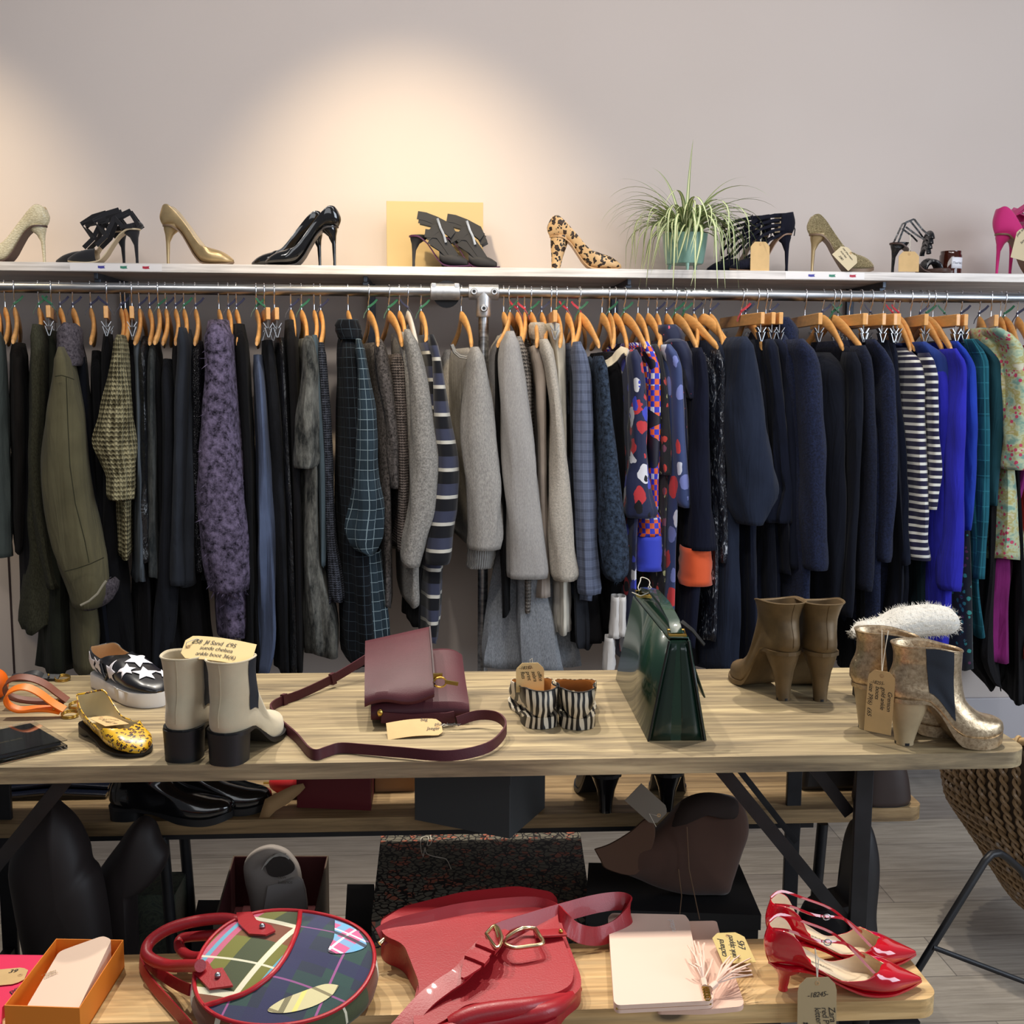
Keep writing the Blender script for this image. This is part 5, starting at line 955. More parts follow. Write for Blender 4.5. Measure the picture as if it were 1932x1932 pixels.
# yellow leopard flat
p, rz, L_ = place(166, 1372, 292, 1440, ZT); L_ = .232
t = NT('yellow leopard print'); ob = t.co('Object'); vo = t.n('TexVoronoi', {'Vector': t.mix(.012, ob, t.n('TexNoise', {'Vector': ob, 'Scale': 120.0}).outputs[1]), 'Scale': 125.0}).outputs[0]
t.col(t.ramp(vo, [(0, lin((160, 96, 22))), (.22, lin((34, 22, 14))), (.42, lin((228, 178, 36)))], 'CONSTANT')).set(rough=.3, coat=.4); YLEO = t.m
WFB = [(0, 0), (.01, .011), (.03, .0185), (.06, .0245), (.11, .0285), (.2, .031), (.4, .03), (.65, .039), (.82, .037), (.93, .026), (.98, .014), (1, .003)]
BEI = mat('beige lining', (196, 182, 146), .65)
def flat(label, loc, rz, m, L_, lining=BEI, hz=.012, name='ballet_flat', zt=None, trim=None, heelm=None, ws=1.0):
    WF = [(a, b*ws) for a, b in WFB]
    r = thing(name, label, 'shoe', loc, rz); zb = [(0, hz+.004), (.25, hz+.001), (.4, .006), (.6, .004), (1, .006)]
    zt = zt or [(0, .068), (.06, .072), (.2, .05), (.4, .034), (.55, .034), (.66, .042), (.78, .038), (.92, .026), (1, .012)]
    u = upper_mb(L_, zb, zt, WF, [(0, 1), (.56, 1), (.66, .6), (.74, 0), (1, 0)], n=40); u.build('upper', [m, lining], r, solid=.0018, moff=1, sub=1, weld=True)
    MB().tube([u.v[i*19] for i in range(24)], .0014, 6).tube([u.v[i*19+18] for i in range(24)], .0014, 6).build('topline', trim or m, r)
    sole_mb(L_, zb, WF, [(0, hz+.004), (.24, hz+.001), (.3, .004), (1, .0035)], k=1.0).build('sole', heelm or BRUB, r)
    ins = MB(); R = []
    for i in range(20): s = .03+.65*i/19; a = interp(WF, s)*.62; R.append([(s*L_, -a, interp(zb, s)+.006), (s*L_, a, interp(zb, s)+.006)])
    ins.loft(R, closed=False, cap=False).build('insole', lining, r, solid=.001); return r
flat('yellow leopard print pointed flat nearest the table edge', p+V((0, 0, .0)), rz, YLEO, L_)
Mx = Matrix.Translation(p) @ Matrix.Rotation(rz, 4, 'Z')
tag('handwritten tag lying inside the yellow leopard print flat', Mx @ V((.05, .004, .03)), Mx.to_3x3() @ V((1, 0, .02)), Mx.to_3x3() @ V((0, -1, .12)), .046, .078, lines=[('£30', -.012, .02, .011, -60), ('leopard', -.012, .035, .009, -60), ('flats 38', -.012, .05, .009, -60), ('pumps', .004, .03, .009, -60)])
# zebra flats
t = NT('zebra calf hair'); ob = t.co('Object', (.5, 1, .45)); wv = t.n('TexWave', {'Vector': ob, 'Scale': 27.0, 'Distortion': 5.5, 'Detail': 2.0, 'Detail Scale': 1.1}, wave_type='BANDS', bands_direction='Y').outputs[1]
t.col(t.ramp(wv, [(0, lin((18, 15, 16))), (.5, lin((214, 204, 184)))], 'CONSTANT')).set(rough=.5, coat=.1); ZEB = t.m
for (hx, hy, tx, ty), lb in (((1024, 1377, 985, 1300), 'zebra print flat, left one of the pair with a card tucked in'), ((1091, 1379, 1079, 1300), 'zebra print flat, right one of the pair showing its tan lining')):
    p, rz, _ = place(hx, hy, tx, ty, ZT); flat(lb, p, rz, ZEB, .235, mat('tan lining', (190, 150, 104), .6), hz=.018, ws=1.16, zt=[(0, .076), (.06, .079), (.2, .072), (.4, .064), (.55, .061), (.66, .06), (.78, .05), (.92, .026), (1, .012)], trim=BRUB, heelm=ZEB)
a = at(1000, 1256, Y=tt(1020, 1372).y+.05)
tag('handwritten kraft card standing in the left zebra flat', a, (.02, .12, -1), (1, 0, 0), .056, .062, lines=[('-18331-', -.022, .013, .0095, 0), ('office', .014, .018, .011, -78), ('zebra', .003, .018, .011, -78), ('print', -.008, .018, .011, -78), ('flats', -.019, .018, .011, -78)], string=[a, a+V((0, 0, .012)), a+V((.004, 0, .015)), a+V((.005, 0, .004))], m=mat('yellow card', (232, 204, 146), .75))
# green handbag
GRN = mat('bottle green leather', (16, 48, 34), .26, coat=.45, var=.15, vs=6); GEDGE = mat('black edge paint', (10, 14, 12), .4); BRASS = mat('brass', (206, 170, 88), .25, 1)
nl, nr = tt(1223, 1399), tt(1328, 1396); fl_ = tt(1163, 1283); nc = (nl+nr)/2; ax = (fl_-nl); Lb = ax.length*1.0; rzb = atan2(ax.y, ax.x)
wb = abs((nr-nl).cross(ax.normalized()).z); Hb = at(1276, 1207, Y=nc.y+.01).z-ZT
gb = thing('handbag', 'bottle green leather structured handbag with top handle and brass buckle', 'bag', nc+V((0, 0, .0006)), rzb)
# local: x away from camera, +y to the left
b = MB(); R = []
for x, k in ((0, 1), (Lb, 1)):
    R.append([(x, -wb/2, 0), (x, -wb*.17, Hb*.98), (x, -wb*.14, Hb), (x, wb*.14, Hb), (x, wb*.17, Hb*.98), (x, wb/2, 0)])
b.loft(R).build('body', GRN, gb, bevel=.003)
for sg in (1, -1):
    MB().loft([[(-.0028, sg*wb/2*1.02, 0), (-.0028, sg*wb*.17, Hb)], [(Lb+.0028, sg*wb/2*1.02, 0), (Lb+.0028, sg*wb*.17, Hb)]], closed=False, cap=False).build('side_panel', GRN, gb, solid=.003, bevel=.001)
    MB().tube([(-.003, sg*wb/2*1.0, .001), (-.003, sg*wb*.17, Hb)], .0022, 8).build('piping', GEDGE, gb)
gus = MB(); gus.loft([[(-.001-.010*sin(pi*t_)*0, wb*(.46-.31*t_)*q, Hb*.97*t_) if q else (.018*sin(pi*(t_*.9+.05)), 0, Hb*.97*t_) for q in (1, .6, .25, 0, -.25, -.6, -1)] for t_ in [i/12 for i in range(13)]], closed=False, cap=False); gus.build('gusset', mat('dark green gusset', (10, 36, 26), .3, coat=.4), gb, solid=.001)
# flap over the far side and the handle
MB().loft([[(.004+(Lb-.008)*i/10, wb*.17, Hb+.003) , (.004+(Lb-.008)*i/10, -wb*.17, Hb+.003), (.004+(Lb-.008)*i/10, -wb*.24, Hb*.8), (.004+(Lb-.008)*i/10, -wb*.45-.004, Hb*.42)] for i in range(11)], closed=False, cap=False).build('flap', GRN, gb, solid=.0028, soff=1)
MB().strap([(.02, 0, Hb+.008), (.05, 0, Hb+.026), (Lb*.35, 0, Hb+.04), (Lb*.65, 0, Hb+.04), (Lb-.05, 0, Hb+.026), (Lb-.02, 0, Hb+.008)], .022, .006, (0, 1, 0)).build('handle', GRN, gb)
for x in (.022, Lb-.022):
    q = MB(); q.tube([(x-.008, -.016, Hb+.008), (x+.008, -.016, Hb+.014), (x+.008, .016, Hb+.014), (x-.008, .016, Hb+.008), (x-.008, -.016, Hb+.008)], .002, 6); q.box((x-.006, 0, Hb+.006), (.016, .034, .006)); q.build('buckle', BRASS, gb)
MB().strap([(.03, -.01, Hb+.03), (.02, -.03, Hb+.015), (.014, -.052, Hb-.012)], .014, .002, (1, 0, .5)).build('loose_strap_end', GEDGE, gb)
O = gb.location+Matrix.Rotation(rzb, 3, 'Z') @ V((Lb-.03, 0, Hb+.03)); 
cs = thing('string_loop', 'off white cotton string looped around the green handbag handle', 'string', O); MB().tube([(.012*cos(a)+.003*sin(3*a), .01*sin(a), .016*sin(a)) for a in [2*pi*i/20 for i in range(21)]]+[(.02, -.01, -.01), (-.01, -.02, -.02), (-.03, -.02, -.012)], .0011, 6).build('string', STRM, cs)
# burgundy clutch
BUR = mat('burgundy leather', (74, 30, 38), .52, var=.1, vs=12, bump=.25, bs=420, spec=.3)
p0 = tt(700, 1372); p1 = tt(886, 1366); rzc = ang(p0, p1); Wc = (p1-p0).length
bg = thing('folded_bag', 'burgundy leather foldover shoulder bag with gold zip pull', 'bag', (p0+p1)/2+V((0, 0, .0006)), rzc)
D_ = .21; h0 = .045
def slabx(xs, prof, nm, m, **k):
    """closed YZ profile swept along x; prof(x)->list of (y,z)"""
    return MB().loft([[(x, y, z) for y, z in prof(x)] for x in xs]).build(nm, m, bg, **k)
xs = [-Wc/2+Wc*i/16 for i in range(17)]
def pb(x):
    u = x/Wc; e = 1-.16*(abs(2*u)**6)
    return [(0, .002), (.0, h0*.5), (.006, h0*e), (.05, (h0+.012)*e), (.13, .078*e), (D_-.01, (.105+.02*u)*e), (D_, .098*e), (D_+.005, .05), (D_, .002)]
slabx(xs, pb, 'body', BUR, sub=1)
xf = [-Wc/2-.012+(Wc*.70)*i/14 for i in range(15)]
def pf(x):
    t_ = (x-xf[0])/(xf[-1]-xf[0]); l = .018*t_; wv = .006*sin(t_*7)
    a0, a1 = h0+.004+.012*t_, .112+.028*t_
    return [(-.006, a0-.012+wv), (-.013, a0+wv), (-.006, a0+.014+wv), (.03, a0+.03), (.1, a0+.058), (D_-.01, a1+.012), (D_+.01, a1+.008), (D_+.004, a1-.004), (.1, a0+.046), (.03, a0+.017), (.0, a0+.006+wv)]
slabx(xf, pf, 'foldover_flap', BUR, sub=1)
zx = xf[-1]; MB().strap([(zx+.001, .0, h0+.036), (zx+.001, .06, h0+.062), (zx+.001, D_-.02, .15)], .011, .003, (0, 0, 1)).build('zip_tape', mat('dark zip tape', (48, 20, 26), .6), bg)
q = MB(); q.box((zx+.008, .012, h0+.05), (.018, .008, .01)).tube([(zx+.012+.012*cos(a), .002, h0+.04+.01*sin(a)) for a in [2*pi*i/12 for i in range(13)]], .002, 6).box((zx+.034, -.004, h0+.04), (.026, .005, .007), Matrix.Rotation(.2, 3, 'Y')); q.build('zip_pull', BRASS, bg)
for dx in (-.075, -.042): MB().sph((dx+.03, -.006, .012), .0032, 10, 6).build('stud', BRASS, bg)
MB().sph((-Wc/2+.018, -.007, .03), (.006, .005, .008), 10, 8).build('strap_stud', BRASS, bg)
MB().strap([(-Wc/2+.02, -.004, .02), (-.02, -.008, .015), (.05, -.01, .016), (Wc/2-.03, -.008, .018)], .022, .005, (0, 0, 1)).build('strap_anchor', BUR, bg)
B0 = V(bg.location)
sp = [(715, 1270, .055), (690, 1280, .045), (655, 1290, .03), (620, 1300, .018), (570, 1318, .011), (530, 1332, .01), (514, 1342, .01), (512, 1352, .01), (530, 1375, .01), (560, 1402, .01), (582, 1428, .01), (598, 1434, .01), (620, 1427, .01), (645, 1421, .01), (700, 1426, .011), (760, 1432, .012), (830, 1438, .012), (880, 1434, .012), (925, 1422, .014), (950, 1402, .018), (953, 1388, .022), (935, 1376, .026), (900, 1372, .024), (862, 1376, .016)]
pts = []; Rb = Matrix.Rotation(-rzc, 3, 'Z')
for i in range(len(sp)*5-4):
    j = i/5; k = min(int(j), len(sp)-1); k2 = min(k+1, len(sp)-1); f_ = j-k
    km, kp = max(k-1, 0), min(k2+1, len(sp)-1)
    def cr(a, b, c, d, t_): return .5*(2*b+(c-a)*t_+(2*a-5*b+4*c-d)*t_*t_+(3*b-a-3*c+d)*t_**3)
    x, y, z = [cr(sp[km][q], sp[k][q], sp[k2][q], sp[kp][q], f_) for q in range(3)]
    pts.append(Rb @ (at(x, y, Z=ZT)-B0+V((0, 0, z))))
MB().strap(pts, .019, .0032, (0, .12, 1)).build('shoulder_strap', BUR, bg)
for k in (14, 24): q = MB(); c_ = pts[k]; d_ = (pts[k+1]-pts[k]).normalized(); q.strap([c_-d_*.006, c_+d_*.006], .025, .009, (0, .12, 1)); q.build('strap_keeper', BUR, bg)
a = tt(828, 1384)+V((0, 0, .012)); tag('handwritten tag attached to the burgundy bag strap, upside down', a, (-1, -.12, -.03), (.1, .9, .45), .045, .105, lines=[('Jaeger', .008, .03, .011, 90), ('plum leather', -.004, .014, .011, 90), ('bag', -.016, .04, .011, 90)], string=[a, a+V((.01, .008, .004)), a+V((.018, .012, .0)), a+V((.008, .018, -.004))], curl=.01)
# brown metallic heeled boots
BRZ = mat('bronze brushed leather', (104, 84, 56), .5, .3, var=.25, vs=26, bump=.15, bs=260)
for (hx, hy), a, lb in (((1484, 1321), 104, 'bronze leather heeled ankle boot seen from behind, left one of the pair'), ((1549, 1323), 91, 'bronze leather heeled ankle boot seen from behind, right one of the pair')):
    q = tt(hx, hy); chelsea(lb, q+V((0, -.02, .0006)), radians(a), BRZ, .225, .105, .213, 'cone', name='heeled_boot', plat=.006, el=False, shaftw=.042, wfoot=.044, heelm=BRZ, solem=BRZ, flare=.006)
# gold boots
GOLDB = NT('cracked gold leather'); ob = GOLDB.co('Object'); nz = GOLDB.noise(ob, 130, 5, .7); GOLDB.col(GOLDB.ramp(nz, [(.3, lin((150, 126, 98))), (.6, lin((204, 182, 150)))])).set(rough=.3, metal=.8).bump(nz, .35, .002); GOLDB = GOLDB.m
BEH = mat('beige heel wrap', (176, 156, 122), .55, .15, var=.1, vs=30)
q = tt(1688, 1402); b1 = chelsea('shiny gold leather ankle boot with elastic panel, front one of the pair', q+V((-.012, .0, .0006)), radians(-3), GOLDB, .212, .088, .192, 'tall', plat=.017, sx=.6, ex=(.36, .78), shaftw=.04, wfoot=.041, heelm=BEH, solem=GOLDB, z0e=.02)
q = tt(1618, 1371); chelsea('shiny gold leather ankle boot, rear one partly hidden by its partner', q+V((-.012, .0, .0006)), radians(-14), GOLDB, .205, .088, .196, 'tall', plat=.017, sx=.58, ex=(.4, .8), shaftw=.038, wfoot=.041, heelm=BEH, solem=GOLDB, z0e=.02)
a = at(1664, 1272, Y=tt(1660, 1400).y-.01); tag('large handwritten tag hanging from the gold ankle boots', a, (-.04, -.02, -1), (.78, -.6, .05), .05, .118, lines=[('-18255-', -.02, .026, .009, 0), ('Grenson', .014, .036, .0115, -90), ('gold ankle', .002, .03, .0115, -90), ('boots', -.009, .03, .0115, -90), ('size 39(6)  £65', -.021, .026, .0115, -90)], string=[a, at(1668, 1240, Y=a.y+.02), at(1676, 1190, Y=a.y+.04), at(1664, 1188, Y=a.y+.05), at(1664, 1240, Y=a.y+.02), a])
# white fluffy slipper
WF_ = NT('white fluff'); nz = WF_.noise(WF_.co('Object'), 120, 5, .8); WF_.col(lin((240, 236, 226))).set(rough=.95, sheen=.5).bump(nz, .8, .006); WF_ = WF_.m
q = tt(1700, 1316); fs_ = thing('fluffy_slipper', 'black slipper with a big white fluffy upper behind the gold boots', 'shoe', q+V((0, .02, .0006)), .05)
flx = MB(); X0 = at(1612, 1190, Y=q.y).x-q.x; X1 = at(1815, 1180, Y=q.y).x-q.x; zz = lambda py: at(1740, py, Y=q.y).z-ZT
R = []
for i in range(26):
    s = i/25; x = X0+(X1-X0)*s; top = interp([(0, zz(1192)), (.1, zz(1176)), (.25, zz(1172)), (.45, zz(1152)), (.75, zz(1146)), (.93, zz(1152)), (1, zz(1175))], s); bot = interp([(0, zz(1200)), (.2, zz(1214)), (.6, zz(1205)), (.9, zz(1202)), (1, zz(1190))], s); hw = interp([(0, .01), (.1, .035), (.5, .05), (.85, .05), (.97, .03), (1, .008)], s)
    R.append([(x, hw*cos(a), (top+bot)/2+(top-bot)/2*sin(a)) for a in [2*pi*j/20 for j in range(20)]])
flx.loft(R); random.seed(5); base = flx.v[:]; 
for k in range(1500):
    p = random.choice(base); c_ = V((p.x, 0, (zz(1180)))); d_ = (p-c_).normalized(); e_ = V((random.uniform(-1, 1), random.uniform(-1, 1), random.uniform(-1, 1)))*.7; p2 = p+V((random.uniform(-.005, .005), random.uniform(-.004, .004), 0)); t1 = (d_+e_).normalized()*.010; w_ = t1.orthogonal().normalized()*.0009
    flx.add([p2-w_, p2+w_, p2+t1], [(0, 1, 2)])
flx.build('fluffy_upper', WF_, fs_, ang=80)
MB().loft([[(X0+(X1-X0)*(.05+.93*i/14), sg*interp([(0, .01), (.2, .034), (.8, .042), (1, .02)], i/14), z) for sg, z in ((-1, 0), (1, 0), (1, .045+.03*i/14), (-1, .045+.03*i/14))] for i in range(15)]).build('sole', mat('black wedge sole', (20, 20, 24), .6), fs_, bevel=.004)
# key straps
def loop(label, m, path, w_, ringc, name='wrist_strap', rr=.0155, Yc=None):
    o = at(ringc[0], ringc[1], Z=ZT); r = thing(name, label, 'key strap', o); P = []; n = len(path)
    for i in range((n-1)*4+1):
        j = i/4; k = min(int(j), n-1); k2 = min(k+1, n-1); km, kp = max(k-1, 0), min(k2+1, n-1); f_ = j-k
        x, y = [.5*(2*path[k][q]+(path[k2][q]-path[km][q])*f_+(2*path[km][q]-5*path[k][q]+4*path[k2][q]-path[kp][q])*f_*f_+(3*path[k][q]-path[km][q]-3*path[k2][q]+path[kp][q])*f_**3) for q in (0, 1)]
        P.append(at(x, y, Y=o.y+.002)-o)
    zmin = min(p.z for p in P); sh_ = .0115-zmin if zmin < .0115 else 0
    for p in P: p.z += sh_*max(0, 1-(p.z-zmin)/.05)
    MB().strap(P, w_, .003, (0, 1, .45)).build('strap', m, r)
    MB().tube([(rr*cos(a), rr*.85*sin(a), .0042+.003*sin(a)) for a in [2*pi*i/24 for i in range(25)]], .0021, 8).tube([(rr*1.02*cos(a), rr*.87*sin(a), .0075+.003*sin(a)) for a in [2*pi*i/24 for i in range(25)]], .0015, 8).build('split_ring', BRASS, r)
    MB().sph((P[-1]+V((-.012, -.004, .006))), .0028, 8, 6).build('rivet', BRASS, r); return r
NEON = mat('neon orange leather', (255, 128, 20), .45); BRL = mat('saddle brown leather', (120, 62, 38), .5); BKL = mat('black strap leather', (30, 32, 36), .5)
loop('neon orange leather wrist strap looped towards the left edge', NEON, [(122, 1345), (100, 1330), (70, 1305), (45, 1296), (22, 1302), (11, 1316), (16, 1334), (36, 1345), (70, 1343), (95, 1344), (115, 1349)], .018, (132, 1353))
loop('saddle brown leather wrist strap behind the neon orange one', BRL, [(128, 1330), (108, 1312), (84, 1290), (55, 1279), (28, 1279), (10, 1292), (14, 1314), (34, 1326), (70, 1332), (100, 1334), (122, 1334)], .018, (146, 1335))
loop('black leather wrist strap at the back of the three', BKL, [(112, 1286), (98, 1290), (86, 1280), (70, 1270), (50, 1272), (28, 1284), (24, 1304), (40, 1318), (62, 1318), (84, 1300), (104, 1290)], .016, (118, 1284))
q = tt(-6, 1318); o_ = thing('orange_pouch', 'small bright orange rounded pouch cut off by the left edge on the table', 'pouch', q); MB().sph((0, 0, .032), (.024, .03, .032), 20, 14).build('pouch_body', mat('bright orange leather', (250, 110, 10), .45), o_); MB().tube([(0, 0, .062), (.004, 0, .07), (-.008, 0, .072), (-.01, 0, .062)], .002, 6).build('hanging_loop', NEON, o_)
# acrylic case
c1 = tt(128, 1413); c2 = tt(86, 1371); c0 = tt(-40, 1452); vx = (c0-c1).normalized(); vy = (c2-c1); vy = (vy-vx*vy.dot(vx)); Ly = vy.length; vy.normalize()
cs = thing('acrylic_case', 'flat clear acrylic display case with black insert near the left edge', 'box', c1+V((0, 0, .0006)), atan2(vx.y, vx.x)); flip = -1 if (V((-vx.y, vx.x, 0))).dot(vy) < 0 else 1
t = NT('clear acrylic'); t.col((.95, .95, .97)).set(rough=.02, trans=1.0, ior=1.3)
MB().box((.11, flip*Ly/2, .0035), (.22, Ly, .007)).build('case_base', t.m, cs, bevel=.001); MB().box((.11, flip*Ly/2, .0160), (.22, Ly, .0012)).build('case_lid', t.m, cs)
MB().box((.112, flip*Ly/2, .011), (.205, Ly-.014, .007)).build('insert', mat('black velvet card', (24, 24, 28), .8), cs)
x = text_mb('* * * *\nhandmade studs', .011, 0).tf(Matrix.Translation((.03, flip*Ly*.5, .0148)) @ Matrix.Rotation(pi, 4, 'Z') @ Matrix.Translation((-.09, 0, 0))); x.build('printed_mark', mat('dull gold print', (132, 112, 60), .5), cs, flat=True)
# ---------------------------------------------------------------- front bench, rear bench and floor goods
def proj(p):
    v = cam.matrix_world.inverted() @ V(p); return (966+F*v.x/-v.z, 966-F*v.y/-v.z)
bpy.context.view_layer.update()
def bb(px, py, dz=0): return at(px, py, Z=ZB+dz)
def poly(pts, z0, z1, org, rnd=0):
    """solid of the footprint pts (world xy) between two heights, local to org"""
    P = [V((p.x, p.y, 0)) for p in pts]
    if sum(P[i].x*P[(i+1) % len(P)].y-P[(i+1) % len(P)].x*P[i].y for i in range(len(P))) < 0: P = P[::-1]
    if rnd:
        Q = []
        for i, p in enumerate(P):
            a, b = P[i-1], P[(i+1) % len(P)]; r1 = min(rnd, (a-p).length*.45); r2 = min(rnd, (b-p).length*.45); s, e = p+(a-p).normalized()*r1, p+(b-p).normalized()*r2
            for k in range(6): t_ = k/5; Q.append(s*(1-t_)**2+p*2*t_*(1-t_)+e*t_*t_)
        P = Q
    z0 = z0 if callable(z0) else (lambda p, z=z0: z); z1 = z1 if callable(z1) else (lambda p, z=z1: z)
    return MB().loft([[V((p.x, p.y, z0(p)))-V(org) for p in P], [V((p.x, p.y, z1(p)))-V(org) for p in P]])
def catm(sp, k=5):
    o = []; n = len(sp)
    for i in range((n-1)*k+1):
        j = i/k; a = min(int(j), n-1); b = min(a+1, n-1); m_, p_ = max(a-1, 0), min(b+1, n-1); f_ = j-a
        o.append([.5*(2*sp[a][q]+(sp[b][q]-sp[m_][q])*f_+(2*sp[m_][q]-5*sp[a][q]+4*sp[b][q]-sp[p_][q])*f_*f_+(3*sp[a][q]-sp[m_][q]-3*sp[b][q]+sp[p_][q])*f_**3) for q in range(len(sp[0]))])
    return o
def wpath(sp, org, k=5): return [at(x, y, Z=ZB+z)-V(org) for x, y, z in catm(sp, k)]
# plaid cloth
def plaid(name, base, lines, rot=.3, rough=.8, blocks=None):
    t = NT(name); x, y, z = t.sep(t.co('Object', rot=(0, 0, rot))); c = lin(base)
    if blocks:
        bc, per, ln = blocks; f1 = t.math('LESS_THAN', t.math('FRACT', t.math('MULTIPLY', x, 1/per)), .5); f2 = t.math('LESS_THAN', t.math('FRACT', t.math('MULTIPLY', y, 1/per)), .5)
        c = t.mix(t.math('MULTIPLY', t.math('ADD', f1, f2), .45), c, lin(bc))
    tw = t.math('LESS_THAN', t.math('FRACT', t.math('MULTIPLY', t.math('ADD', x, y), 480)), .5)
    for ax, per, off, wd, col_, k in lines:
        f = t.math('LESS_THAN', t.math('FRACT', t.math('ADD', t.math('MULTIPLY', (x, y)[ax], 1/per), off)), wd/per)
        c = t.mix(t.math('MULTIPLY', f, t.math('ADD', t.math('MULTIPLY', tw, 1-k), k)), c, lin(col_))
    t.col(c).set(rough=rough, sheen=.2).bump(t.noise(t.co('Object'), 700, 2), .3, .0006); return t.m
PLA = plaid('olive tartan', (112, 112, 38), [(0, .17, .05, .045, (46, 60, 40), .7), (1, .17, .4, .05, (120, 58, 34), .7), (0, .17, .42, .032, (204, 92, 134), .7), (0, .17, .36, .009, (96, 170, 196), .9), (0, .17, .62, .009, (96, 170, 196), .9), (1, .17, .12, .012, (226, 222, 196), .8), (0, .17, .78, .010, (230, 224, 200), .8), (1, .17, .72, .004, (226, 222, 196), .8)], .45)
PLN = plaid('navy tartan', (22, 34, 58), [(0, .13, .1, .045, (26, 64, 58), .8), (1, .13, .3, .045, (24, 58, 56), .7), (0, .13, .62, .028, (28, 30, 78), .7), (1, .13, .8, .028, (26, 28, 74), .7), (0, .13, .0, .0035, (150, 78, 136), .9), (1, .13, .15, .0035, (140, 76, 130), .9)], .25)
PLB = plaid('pink and blue tartan', (206, 92, 140), [(0, .05, .1, .016, (90, 176, 214), .7), (1, .05, .3, .014, (90, 176, 214), .6), (0, .05, .6, .004, (236, 230, 240), .9), (1, .05, .7, .004, (236, 230, 240), .9), (1, .05, .95, .008, (30, 40, 50), .8)], .5)
PLC = plaid('cream tartan', (206, 196, 150), [(0, .06, .2, .006, (226, 214, 120), .9), (0, .06, .5, .008, (90, 84, 60), .6), (1, .06, .4, .005, (120, 110, 80), .8)], .3)
REDL = mat('red leather', (158, 26, 36), .42, var=.08, vs=10, bump=.3, bs=330, coat=.1); REDP = mat('red piping', (178, 28, 40), .4)
bo = bb(532, 1832); pb_ = thing('tartan_bag', 'round tartan bag with red leather piping and rolled handles on the front bench', 'bag', (bo.x, bo.y, ZB))
e1 = bb(350, 1850, .07); e2 = bb(712, 1830, .07); RX = (e2.x-e1.x)/2; cx_ = (e1.x+e2.x)/2-bo.x; f1 = bb(530, 1722, .08); f2 = bb(500, 1930, .06); RY = (f1.y-f2.y)/2; cy_ = (f1.y+f2.y)/2-bo.y; RT = .12
def bagpt(a, k, z):
    x = RX*k*cos(a); y = RY*k*sin(a)*(1-.10*cos(a)); zz = z*(1+.06*sin(3*a+1)*k*k)+.035*(sin(a)*.6+.2)*(k if z > .03 else 0)
    return V((cx_+x*cos(RT)-y*sin(RT), cy_+x*sin(RT)+y*cos(RT), zz))
NA = 120; pr = [(.70, .0), (.86, .004), (.96, .018), (1.0, .036), (.985, .052), (.95, .062)]
MB().loft([[bagpt(2*pi*j/NA, k, z) for j in range(NA)] for k, z in pr]).build('side_band', PLA, pb_)
tp = MB(); n_ = 44
tp.loft([[bagpt(2*pi*j/NA, .95*(1-i/n_)+.0005, .062+.026*sin(pi/2*i/n_)+.0018*noise.noise(V((cos(2*pi*j/NA)*2.5*(1-i/n_), sin(2*pi*j/NA)*2.5*(1-i/n_), 1)))*0) for j in range(NA)] for i in range(n_+1)])
div = [(566, 1722), (562, 1752), (545, 1795), (515, 1838), (470, 1872), (425, 1888), (385, 1900)]
def inpoly(x, y, P):
    c = False
    for i in range(len(P)):
        a, b = P[i], P[i-1]
        if (a[1] > y) != (b[1] > y) and x < (b[0]-a[0])*(y-a[1])/(b[1]-a[1])+a[0]: c = not c
    return c
Lz = div+[(300, 1900), (300, 1700)]; Bz = [(635, 1738), (668, 1752), (694, 1785), (690, 1790), (655, 1800), (618, 1798), (632, 1770)]; Cz = [(648, 1858), (610, 1862), (560, 1880), (520, 1905), (490, 1925), (600, 1925), (660, 1870)]
for i, q in enumerate(tp.f):
    c_ = sum((tp.v[j] for j in q), V((0, 0, 0)))/len(q)+V(pb_.location); x, y = proj(c_); tp.mi[i] = 0 if inpoly(x, y, Lz) else 1
tp.build('top_panel', [PLA, PLN], pb_)
BVT = BVHTree.FromPolygons([tuple(v) for v in tp.v], tp.f); PL0 = V(pb_.location)
def oncast(x, y): h_ = BVT.ray_cast(CAM-PL0, rays(x, y)); return h_[0]
def patch(nm, pts, m_):
    P = catm(pts+[pts[0]], 6)[:-1]; cx = sum(p[0] for p in P)/len(P); cy = sum(p[1] for p in P)/len(P); R = []
    for s in range(1, 11):
        r_ = []
        for p in P:
            k = s/10; q = oncast(cx+(p[0]-cx)*k, cy+(p[1]-cy)*k)
            while q is None and k > .05: k *= .97; q = oncast(cx+(p[0]-cx)*k, cy+(p[1]-cy)*k)
            r_.append(q+V((0, -.0003, .0012)))
        R.append(r_)
    MB().loft(R).build(nm, m_, pb_)
patch('corner_patch', [(632, 1737), (668, 1752), (690, 1778), (686, 1790), (655, 1799), (620, 1797), (630, 1770)], PLB); patch('lower_patch', [(640, 1860), (612, 1858), (570, 1872), (530, 1888), (505, 1908), (540, 1912), (590, 1900), (625, 1880)], PLC)
MB().tube([bagpt(2*pi*j/NA, .955, .063) for j in range(NA+1)], .0032, 8).build('piping', REDP, pb_)
def ontop(px, py, dz=0):
    d = rays(px, py); best = None
    for k in range(60):
        z = .03+k*.0015; p = CAM+d*((ZB+z-CAM.z)/d.z)-V(pb_.location); q = min(tp.v, key=lambda v: (v.x-p.x)**2+(v.y-p.y)**2)
        e = abs(q.z-z)
        if best is None or e < best[0]: best = (e, p)
    return best[1]+V((0, 0, dz))
MB().tube([ontop(x, y, .0015) for x, y in catm([div[i] for i in (0, 1, 2, 3, 4, 5, 6)], 4)], .004, 8).build('curved_piping', REDP, pb_)
def lp(sp): return [at(x, y, Z=ZB+z)-V(pb_.location) for x, y, z in catm(sp, 6)]
